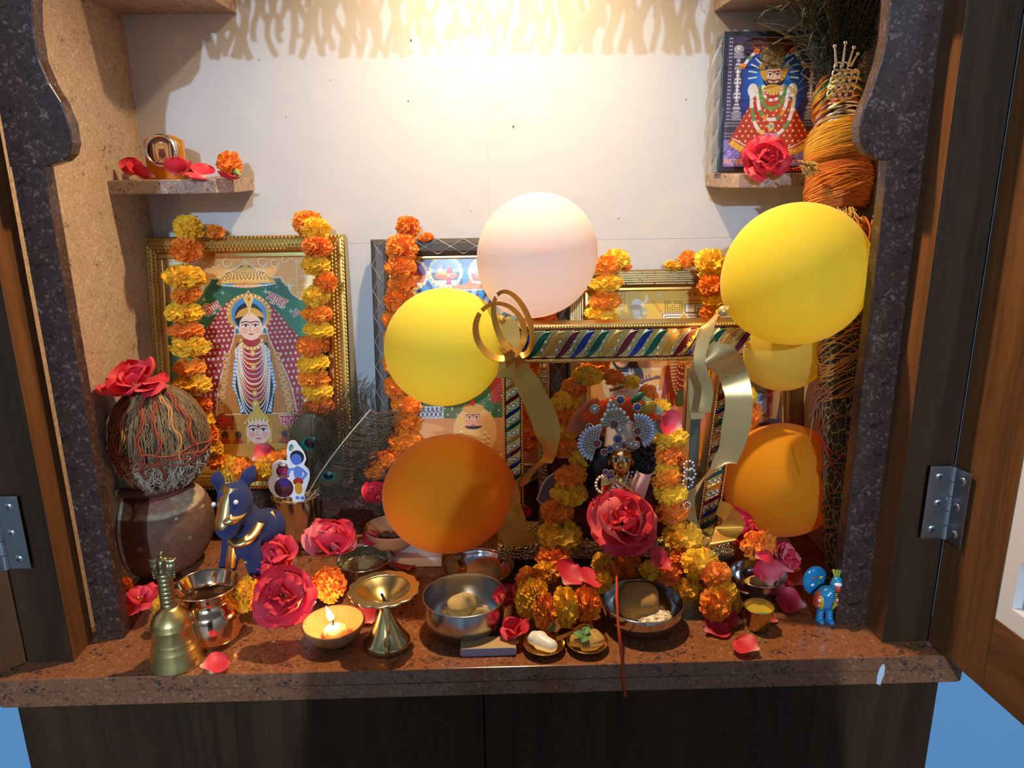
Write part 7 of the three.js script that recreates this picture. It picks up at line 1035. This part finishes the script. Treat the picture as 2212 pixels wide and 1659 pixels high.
{
  const HA = 0.052, A = drop(-.0228,.052,-.0904), RA = .0567; bowl('steel_bowl', 'deep straight-sided steel bowl at the middle of the ledge', A, RA, HA, 'straight', bowlBrushed);
  sweet('pale yellow broken sweet inside the deep steel bowl', [A[0] - 0.004, HA * 0.6, A[2] - 0.006], [0.02, 0.014, 0.017], 0.7, dC, [0, 0.3, 0.1], 3); sweet('smaller crumb of yellow sweet in the deep steel bowl', [A[0] + 0.022, HA * 0.34, A[2] + 0.004], [0.016, 0.012, 0.014], 0.8, dC, [0, 0, 0], 4);
  const HB = 0.03, B = drop(-.0064,.03,-.2086), RB = .054; bowl('steel_bowl', 'wide shallow steel bowl with one round sweet, behind the deep bowl', B, RB, HB, 'wide', bowlSteel);
  sweet('round golden sweet in the wide shallow bowl', [B[0] + 0.008, HB * 0.55 + 0.008, B[2] + 0.012], [0.026, 0.018, 0.022], 0.82, dB, [0, 0, -0.05], 5);
  const HC = 0.038, C0 = drop(.2228,.038,-.0868), RC = .0554; bowl('steel_bowl', 'steel bowl with a large brown sweet and white crumbs', C0, RC, HC, 'round', bowlSteel);
  sweet('large barrel-shaped brown sweet', [C0[0] - 0.004, HC * 0.62 + 0.009, C0[2] - 0.008], [0.027, 0.021, 0.024], 0.62, dA, [0.15, -0.25, 0.12], 6);
  crumbs('white and yellow crumbs in the bowl with the large brown sweet', [C0[0] + 0.014, HC * 0.52, C0[2] + 0.014], 0.024, 0.009, [std({ color: [0.78, 0.72, 0.58], roughness: 0.8 }), std({ color: [0.72, 0.6, 0.36], roughness: 0.8 }), std({ color: [0.4, 0.32, 0.2], roughness: 0.8 })], 330, 5, 0.0021);
  const HD = 0.031, D = drop(-.1855,.031,-.2387), RD = .0417; bowl('steel_bowl', 'small steel bowl with greenish brown seeds behind the brass lamp', D, RD, HD, 'round', bowlSteel);
  crumbs('greenish brown seeds heaped in the small steel bowl', [D[0], HD * 0.5, D[2]], RD * 0.82, 0.018, [std({ color: [0.24, 0.19, 0.07], roughness: 0.8 }), std({ color: [0.38, 0.31, 0.14], roughness: 0.8 }), std({ color: [0.17, 0.14, 0.05], roughness: 0.8 })], 700, 8, 0.0017);
  const HE = 0.032, E = drop(.4104,.032,-.1629), RE = .0406; bowl('steel_bowl', 'steel bowl with golden crumbs and a standing rose petal at the right', E, RE, HE, 'round', bowlSteel);
  crumbs('golden crumbs heaped in the right-hand steel bowl', [E[0] - 0.003, HE * 0.4, E[2] + 0.006], RE * 0.62, 0.017, [std({ color: [0.5, 0.32, 0.09], roughness: 0.8 }), std({ color: [0.6, 0.42, 0.16], roughness: 0.8 })], 420, 11, 0.0018);
}
{
  const H = 0.034, at = drop(.3804,.034,-.072), k = .0006, t = thing('brass_cup', 'very small brass cup of yellow liquid at the right', 'cup', at);
  part('cup_body', lathe([[0, 0.0006], [24 * k, 0.0006], [25 * k, 0.002], [29 * k, H * 0.5], [33.6 * k, H * 0.98], [34.4 * k, H], [33 * k, H], [28 * k, H * 0.5], [24 * k, 0.002], [0, 0.002]], 48), metal([0.68, 0.5, 0.22], 0.24), t);
  part('liquid', put(new THREE.CylinderGeometry(31 * k, 30 * k, 0.001, 36), 0, H * 0.74, 0), std({ color: [0.42, 0.32, 0.03], roughness: 0.04 }), t);
  single('floating_leaf', 'thin green leaf floating in the small brass cup', 'leaf', put(ball(1, 0, 0, 0, [0.009, 0.0006, 0.003], 14, 8)), LEAF, [at[0] + 0.002, H * 0.74 + 0.0012, at[2] + 0.007]);
}
// two gold dishes with butter and cake, and a spoon across them
function leafShape(L, w) { return sheet(6, 8, (u, v) => { const s = u * 2 - 1, h = w * Math.sin(Math.PI * Math.pow(v, 0.8)); return [s * h, 0.1 * L * Math.sin(v * 2.5) + Math.abs(s) * h * 0.4, -v * L]; }); }
{
  const k = .0006, prof = [[0, 0.0006], [24 * k, 0.0006], [40 * k, 0.005], [46 * k, 0.0105], [46.5 * k, 0.0115], [45 * k, 0.0112], [38 * k, 0.0065], [22 * k, 0.002], [0, 0.002]];
  const a = [.083,0,-.0341], b = [.1404,0,-.0357];
  part('dish_body', lathe(prof, 56), M.gold, thing('gold_dish', 'tiny gold dish with white butter', 'dish', a)); part('dish_body', lathe(prof, 56), M.gold, thing('gold_dish', 'tiny gold dish with broken cake and a green leaf', 'dish', b));
  const butter = blob([[-0.014, 0.012, -0.006, 0.008, -0.006, 0.014, -0.004, 0.009], [-0.004, 0.011, 0, 0.011, 0.008, 0.01, 0.008, 0.009], [-0.012, 0.013, -0.012, 0.006, -0.002, 0.015, -0.006, 0.006]], 0.0014, 0.003); single('butter', 'white lump of butter in the tiny gold dish', 'food', butter, std({ color: [0.8, 0.78, 0.72], roughness: 0.35 }), [a[0], 0.0015, a[2]]);
  sweet('larger right piece of broken golden cake', [b[0] + 0.007, 0.0125, b[2] - 0.001], [0.014, 0.008, 0.013], 0.5, dB, [0.2, 0.5, -0.15], 8); sweet('smaller left piece of broken golden cake', [b[0] - 0.012, 0.0115, b[2] - 0.003], [0.01, 0.007, 0.011], 0.6, dB, [0.1, -0.3, 0.2], 9); sweet('front crumb of the broken golden cake', [b[0] + 0.002, 0.0105, b[2] + 0.011], [0.012, 0.0055, 0.006], 0.6, dB, [0.2, 0.1, 0], 10);
  const lv = thing('basil_leaf', 'green basil leaf on the broken cake', 'leaf', [b[0] - 0.004, 0.0215, b[2] + 0.003]); for (const [x, z, r] of [[0, 0, -0.5], [0.004, 0.004, 2.4], [-0.003, 0.006, 1]]) { const m = part('leaflet', leafShape(0.014, 0.006), LEAF, lv, [x, 0.001, z]); m.rotation.set(0.3, r, 0); }
  single('basil_leaf', 'small dark green leaf behind the butter dish', 'leaf', put(leafShape(0.016, 0.006), 0, 0, 0, 0.9, -0.6, 0), LEAF, [a[0] + 0.008, 0.014, a[2] - 0.02]);
  const s0 = [.1014,.011,-.042], s1 = [.1251,.0095,-.056], s2 = [.1526,.0076,-.075], sp = thing('gold_spoon', 'small gold spoon with a beaded handle across the two dishes', 'spoon', s0), rel = (p) => p.map((v, i) => v - s0[i]);
  const dx = s2[0] - s0[0], dy = s2[1] - s0[1], dz = s2[2] - s0[2], len = Math.hypot(dx, dy, dz), quat = new THREE.Quaternion().setFromUnitVectors(V(1, 0, 0), V(dx, dy, dz).normalize());
  const hs = new THREE.Shape(); hs.moveTo(0, -0.0018); hs.lineTo(len * 0.5, -0.003); hs.quadraticCurveTo(len * 0.75, -0.009, len * 0.95, -0.006); hs.quadraticCurveTo(len * 1.06, 0, len * 0.95, 0.006); hs.quadraticCurveTo(len * 0.75, 0.009, len * 0.5, 0.003); hs.lineTo(0, 0.0018); hs.closePath();
  const orient = (g) => g.applyQuaternion(new THREE.Quaternion().setFromAxisAngle(V(1, 0, 0), -0.9)).applyQuaternion(quat);
  part('spoon_handle', orient(extrude(hs, 0.0014, 0.0006)), M.gold, sp); part('beads', Array.from({ length: 9 }, (_, i) => [ball(0.0013, len * (0.52 + i * 0.045), 0.0035 + 0.003 * Math.sin(i * 0.4), 0.0024, 1, 8, 6), ball(0.0013, len * (0.52 + i * 0.045), -0.0035 - 0.003 * Math.sin(i * 0.4), 0.0024, 1, 8, 6)]).flat().concat([put(new THREE.TorusGeometry(0.004, 0.0009, 6, 20), len * 0.85, 0, 0.002)]).map(orient), M.gold, sp);
  part('spoon_bowl', put(ball(1, 0, 0, 0, [0.012, 0.003, 0.009], 20, 12), -0.012, -0.002, 0.008), M.gold, sp);
}
{
  const a = [.0095,0,-.0233], w = .0731, t = thing('incense_packet', 'narrow grey and brown paper packet in front of the deep steel bowl', 'packet', [a[0], 0, a[2] - 0.001]);
  part('packet_body', box(w, 0.0115, 0.026, 0, 0.0062, -0.013, 0.001), std({ color: [0.44, 0.29, 0.13], roughness: 0.75 }), t); part('packet_front', put(extrude(flat([[-w / 2, 0.003], [-w / 2 + 0.003, 0.0005], [w / 2 - 0.006, 0.0008], [w / 2, 0.003], [w / 2, 0.0105], [w / 2 - 0.004, 0.012], [-w / 2 + 0.003, 0.0118], [-w / 2, 0.009]]), 0.0006, 0.0002), 0, 0, 0.0003), std({ color: [0.36, 0.35, 0.45], roughness: 0.7 }), t);
}
// red thread hanging from the idol over the front edge
{
  const pts = [[.1898,.0902,-.13], [.1841,.0794,-.075], [.1796,.0657,-.04], [.1779,.0371,-.01], [.1812,.0023,.001], [.1831,-.0218,.004], [.1862,-.0457,.004]], t = thing('red_thread', 'long red cotton thread hanging from the idol over the ledge edge', 'thread', pts[0]), c = pts.map((p) => V(p[0] - pts[0][0], p[1] - pts[0][1], p[2] - pts[0][2]));
  part('strand', [tube(c, 0.0017, 60, 6), tube(c.map((v, i) => v.clone().add(V(0.0016 * Math.cos(i * 2), 0, 0.0016 * Math.sin(i * 2)))), 0.0012, 60, 5)], std({ color: [0.5, 0.045, 0.01], roughness: 0.9 }), t);
}
// ---------- the painted toy peacock ----------
{
  const at = [.4783,0,-.0858], z = -0.09, o = (x, y, dz = 0) => { const k = .0006; return [(x - 1779) * k + 0, (1345 - y) * k * 1.03, dz]; }, b = (a, ra, c, rc) => [...a, Math.max(ra, rc + 0.0003), ...c, Math.min(rc, ra)], t = thing('toy_peacock', 'small painted blue peacock figure standing at the foot of the right pillar', 'toy', at);
  const enamel = (c) => std({ color: c, roughness: 0.18, clearcoat: 0.8 }), blue = enamel([0.01, 0.2, 0.42]), yellow = enamel([0.55, 0.4, 0.03]), red = enamel([0.5, 0.06, 0.02]), white = enamel([0.75, 0.72, 0.68]), green = enamel([0.05, 0.25, 0.05]), ink = enamel([0.01, 0.01, 0.02]);
  part('enamel_body', blob([b(o(1776, 1292, 0), 0.014, o(1778, 1278, 0.002), 0.013), b(o(1782, 1276, 0.004), 0.0075, o(1791, 1250, 0.008), 0.006), b(o(1792, 1244, 0.009), 0.0075, o(1793, 1238, 0.009), 0.007), b(o(1770, 1302, 0), 0.0055, o(1766, 1338, 0.002), 0.0048), b(o(1788, 1302, 0), 0.0055, o(1789, 1340, 0.003), 0.0048), b(o(1766, 1340, 0.003), 0.0048, o(1768, 1341, 0.008), 0.004), b(o(1789, 1341, 0.003), 0.0048, o(1791, 1342, 0.009), 0.004)], 0.0013, 0.004), blue, t);
  part('tail', put(ball(1, 0, 0, 0, [0.019, 0.023, 0.007], 28, 18), ...o(1764, 1262, -0.02), 0, 0.2, 0.3), blue, t);
  for (const [x, y, c] of [[1758, 1250, red], [1768, 1262, green], [1754, 1266, white], [1772, 1248, yellow]]) part('tail_spot', put(ball(1, 0, 0, 0, [0.0032, 0.0022, 0.0012], 10, 8), ...o(x, y, -0.0125), 0, 0, 0.4), c, t);
  part('throat', put(ball(1, 0, 0, 0, [0.0058, 0.019, 0.004], 16, 12), ...o(1787, 1276, 0.0095), 0, 0, -0.22), yellow, t);
  part('throat_lines', Array.from({ length: 7 }, (_, i) => put(ball(1, 0, 0, 0, [0.0042, 0.0006, 0.0012], 8, 6), ...o(1790 - i * 0.9, 1262 + i * 5, 0.0133))), ink, t);
  for (const s of [-1, 1]) { part('wing', put(ball(1, 0, 0, 0, [0.006, 0.013, 0.009], 18, 12), ...o(1777 + s * 19, 1288, 0.002), 0, 0, s * 0.1), red, t); part('wing_edge', put(ball(1, 0, 0, 0, [0.004, 0.0125, 0.0085], 16, 12), ...o(1777 + s * 14, 1290, 0.0055)), yellow, t); part('wing_spot', put(ball(1, 0, 0, 0, [0.0022, 0.0026, 0.002], 10, 8), ...o(1777 + s * 20, 1284, 0.0098)), white, t); part('wing_spot', put(ball(1, 0, 0, 0, [0.0016, 0.002, 0.0018], 10, 8), ...o(1777 + s * 20, 1296, 0.009)), white, t); }
  part('beak', put(ball(1, 0, 0, 0, [0.0045, 0.0065, 0.006], 14, 10), ...o(1792, 1250, 0.0135)), red, t); part('face_patch', put(ball(1, 0, 0, 0, [0.0055, 0.0035, 0.005], 14, 10), ...o(1792, 1241, 0.0135)), white, t);
  for (let i = 0; i < 5; i++) part('crest_feather', bar(o(1790 + i * 1.2, 1232, 0.008), o(1784 + i * 4, 1213, 0.006), 0.0013, 0.0018, 8), [yellow, green, yellow, green, yellow][i], t);
}
// ---------- the feather staff leaning in the right corner ----------
{
  const foot = [.5266,0,-.1313], ax = (y) => { const v = clamp((1300 - y) / 1130, 0, 1); return [lerp(1826, 1808, v), lerp(-0.135, -0.3, v)]; };
  const foots = [.5304,.0053,-.135], tops = [.5159,.7307,-.3], A = V(...foots).setY(0.007), B = V(...tops), t = thing('feather_staff', 'tall peacock feather staff wrapped in lace and orange yarn, leaning in the right corner', 'staff', A.toArray()), D = B.clone().sub(A), turn = new THREE.Quaternion().setFromUnitVectors(V(0, 1, 0), D.clone().normalize()), Len = D.length();
  const H = (py) => Len * clamp((.0053 + 0.0 + (1290 - py) / 1120 * D.y) / D.y, 0, 1.4), add = (name, g, m) => { const p = part(name, g, m, t); p.quaternion.copy(turn); return p; }, r = rng(14);
  const lace = dataTexture(512, (() => { const a = cells(3, 10), b = cells(9, 34), n = noiseField(2, 120); return (u, v) => { const [p, q] = a(u, v), [x, y] = b(u, v), k = clamp(smooth(0.2 - (q - p), 0, 0.16) + 0.8 * smooth(0.16 - (y - x), 0, 0.12), 0, 1) * (0.8 + 0.3 * n(u, v)); return [k, k, k]; }; })());
  const laceColor = dataTexture(512, (() => { const a = cells(3, 10), b = cells(9, 34); return (u, v) => { const [p, q] = a(u, v), [x, y] = b(u, v), k = clamp(smooth(0.2 - (q - p), 0, 0.16) + 0.8 * smooth(0.16 - (y - x), 0, 0.12), 0, 1); return [lerp(0.2, 0.75, k), lerp(0.15, 0.66, k), lerp(0.08, 0.46, k)]; }; })(), true);
  const sleeve = lathe([[0, 0], [0.027, 0], [0.0285, H(1100)], [0.0285, H(850)], [0.03, H(700)], [0.03, H(460)], [0, H(455)]], 40);
  add('lace_sleeve', sleeve, std({ map: repeated(laceColor, 2, 6), bumpMap: repeated(lace, 2, 6), bumpScale: 0.004, metalness: 0.45, roughness: 0.42 }));
  const yarn = (c) => std({ color: c, roughness: 0.95 }), Y1 = yarn([0.62, 0.32, 0.03]), Y2 = yarn([0.5, 0.14, 0.02]), Y3 = yarn([0.42, 0.24, 0.06]), Y4 = yarn([0.26, 0.07, 0.025]);
  const wrap = (name, y0, y1, R, n, slant, m, rad = 0.0013, bulge = 0.006, core = true) => { const gs = core ? [lathe([[0, H(y0)], [R - 0.002, H(y0)], [R + bulge - 0.003, (H(y0) + H(y1)) / 2], [R - 0.002, H(y1)], [0, H(y1)]], 32)] : []; for (let i = 0; i < n; i++) { const v = (i + r() * 0.8) / n, h = lerp(H(y0), H(y1), v), sl = slant * (0.8 + 0.4 * r()), ph = r() * TAU, pts = []; for (let k = 0; k < 14; k++) { const a = (k / 14) * TAU; pts.push([(R + bulge * Math.sin(Math.PI * v) + 0.001 * r()) * Math.cos(a), h + sl * Math.sin(a + 0.6 + slant * 26 * (ph - 3)) + 0.0012 * Math.sin(3 * a + ph), (R + bulge * Math.sin(Math.PI * v) + 0.001 * r()) * Math.sin(a)]); } gs.push(tube(pts, rad * (0.7 + 0.6 * r()), 36, 4, true)); } const p = add(name, gs, m); return p; };
  wrap('orange_yarn', 455, 352, 0.0385, 110, 0.0045, Y2, 0.0008); wrap('yellow_yarn', 362, 285, 0.038, 100, 0.009, Y1, 0.0008, 0.007); wrap('orange_yarn', 356, 330, 0.0425, 24, 0.005, yarn([0.56, 0.21, 0.02]), 0.0008, 0.003, false);
  wrap('orange_band', 430, 392, 0.044, 40, 0.016, yarn([0.55, 0.17, 0.02]), 0.0008, 0.003, false);
  wrap('silver_braid', 292, 245, 0.0285, 9, 0.008, M.silver, 0.0022, 0.002); wrap('red_cloth', 262, 196, 0.027, 7, 0.012, yarn([0.4, 0.08, 0.03]), 0.003, 0.001); wrap('gold_brocade', 248, 188, 0.03, 7, 0.014, metal([0.8, 0.5, 0.1], 0.35), 0.0028, 0.002); wrap('green_edging', 240, 205, 0.0325, 3, 0.014, yarn([0.02, 0.16, 0.07]), 0.0014, 0.001, false);
  wrap('brown_cord', 1180, 760, 0.029, 10, 0.02, Y4, 0.0016, 0, false); wrap('orange_yarn', 845, 725, 0.0305, 34, 0.02, yarn([0.5, 0.2, 0.03]), 0.001, 0.001, false); wrap('red_cord', 1000, 860, 0.03, 2, 0.045, yarn([0.35, 0.02, 0.015]), 0.0017, 0, false);
  // tufts and knots of yarn
  const clump = (name, p, n, R, len, m, dir) => { const q = V(...p).sub(A), gs = []; for (let i = 0; i < n; i++) { const a = V(r() - 0.5, r() - 0.5, r() - 0.2).multiplyScalar(R * 2), b = V(...dir).multiplyScalar(len * (0.4 + 0.7 * r())).add(V(r() - 0.5, r() - 0.5, r() - 0.5).multiplyScalar(len * 0.5)); gs.push(tube([q.clone().add(a), q.clone().add(a).addScaledVector(b, 0.5).add(V(0.004 * (r() - 0.5), 0.004 * (r() - 0.5), 0.004)), q.clone().add(a).add(b)], 0.0013, 8, 4)); } part(name, gs, m, t); };
  clump('yarn_tuft', [.4617,.6069,-.235], 36, 0.009, 0.018, Y3, [-0.5, 0.4, 0.3]); clump('yarn_knot', [.5055,.5452,-.215], 60, 0.014, 0.022, Y3, [0.2, -0.6, 0.3]); clump('yarn_knot', [.5261,.5324,-.215], 60, 0.015, 0.03, Y2, [0.1, -1, 0.2]); clump('yarn_tail', [.4653,.3206,-.14], 30, 0.008, 0.016, Y4, [-0.6, -0.6, 0.2]); clump('yarn_tail', [.4628,.3075,-.14], 12, 0.004, 0.03, Y4, [-0.1, -1, 0]);
  { const p = [[.4594,.2891,-.14], [.4581,.2624,-.14], [.4586,.2285,-.14], [.4651,.1938,-.14]].map((v) => V(...v).sub(A)); part('loose_thread', tube(p, 0.0006, 30, 5), Y3, t); }
  // silver crown ornament at the neck of the feathers
  { const gs = [], c = V(...[.5044,.7061,-.262]).sub(A); for (let j = 0; j < 5; j++) for (let i = 0; i < 4 - (j > 3 ? 2 : 0); i++) gs.push(put(new THREE.TorusGeometry(0.0052, 0.0012, 6, 16), c.x - 0.013 + i * 0.0085 + j * 0.0016, c.y + j * 0.009, c.z + 0.004)); for (const [x, y] of [[-0.012, 0.062], [0.002, 0.066], [0.014, 0.06], [0.02, 0.052]]) gs.push(bar([c.x + x * 0.6, c.y + 0.036, c.z], [c.x + x, c.y + y, c.z], 0.0022, 0.0012), ball(0.003, c.x + x, c.y + y, c.z, 1, 10, 8)); part('silver_crown', gs, M.silver, t); }
  // the feather bundle
  { const mats = [std({ color: [0.035, 0.03, 0.014], roughness: 0.5 }), std({ color: [0.1, 0.08, 0.03], roughness: 0.45 }), std({ color: [0.02, 0.05, 0.03], roughness: 0.45 })]; const c = B.clone().sub(A); mats.forEach((m, j) => { const gs = []; for (let i = 0; i < [330, 120, 140][j]; i++) { const s = (r() - 0.45) * 2, pts = [], L = 0.11 + 0.14 * r(), spread = s * (0.035 + 0.05 * r()), back = -0.02 + 0.05 * r(), droop = r() < 0.16 ? -0.09 * r() : 0; for (let k = 0; k <= 5; k++) { const v = k / 5; pts.push([c.x + s * 0.018 + spread * v * v * 1.0 + (droop ? -0.1 * v * r() : 0), c.y - 0.02 + L * v + droop * v * v * 1.6, c.z + back * v + 0.004 * Math.sin(i + v * 5)]); } gs.push(tube(pts, 0.0009 * (0.5 + r()), 8, 4)); } for (let i = 0; i < [220, 60, 160][j]; i++) { const a = r() * TAU, h = r(), x0 = c.x + 0.03 * (r() - 0.5) * (1 + h), y0 = c.y - 0.03 + 0.13 * h, z0 = c.z + 0.012; gs.push(tube([[x0, y0, z0], [x0 + 0.012 * Math.cos(a), y0 + 0.01 * Math.sin(a) + 0.006, z0 + 0.012], [x0 + 0.024 * Math.cos(a + 0.4), y0 + 0.018 * Math.sin(a + 0.4), z0 + 0.016]], 0.0005, 5, 3)); } part('feather_bundle', gs, m, t).userData.kind = 'stuff'; });
    const ws = []; for (let i = 0; i < 9; i++) { const y = 0.11 + 0.012 * i; ws.push(tube([[c.x, c.y + 0.02, c.z + 0.01], [c.x - 0.05, c.y + y * 0.9, c.z + 0.03], [c.x - 0.11 - 0.008 * i, c.y + y * (1.02 - 0.02 * i), c.z + 0.03], [c.x - 0.15 - 0.01 * r(), c.y + y * (0.98 - 0.035 * i), c.z + 0.02]], 0.0008, 24, 5)); } part('long_feather', ws, mats[1], t); }
}
// small red cloth scraps on the right shelf
{ const r = rng(3), gs = []; for (let i = 0; i < 60; i++) { const x = .4923 + 0.045 * (r() - 0.5), z = -0.37 + 0.012 * (r() - 0.5), y = 0.002 + 0.004 * r(); gs.push(tube([[x, y, z], [x + 0.01 * (r() - 0.5), y + 0.004 * r(), z + 0.004], [x + 0.024 * (r() - 0.5), y, z + 0.008 * r()]], 0.0011, 6, 4)); } const t = thing('red_yarn_scrap', 'tangle of red yarn on the right shelf beside the rose', 'yarn', [0, SHELF_R, 0]); part('strands', gs, std({ color: [0.5, 0.04, 0.012], roughness: 0.9 }), t); }


renderer.render(scene, camera);
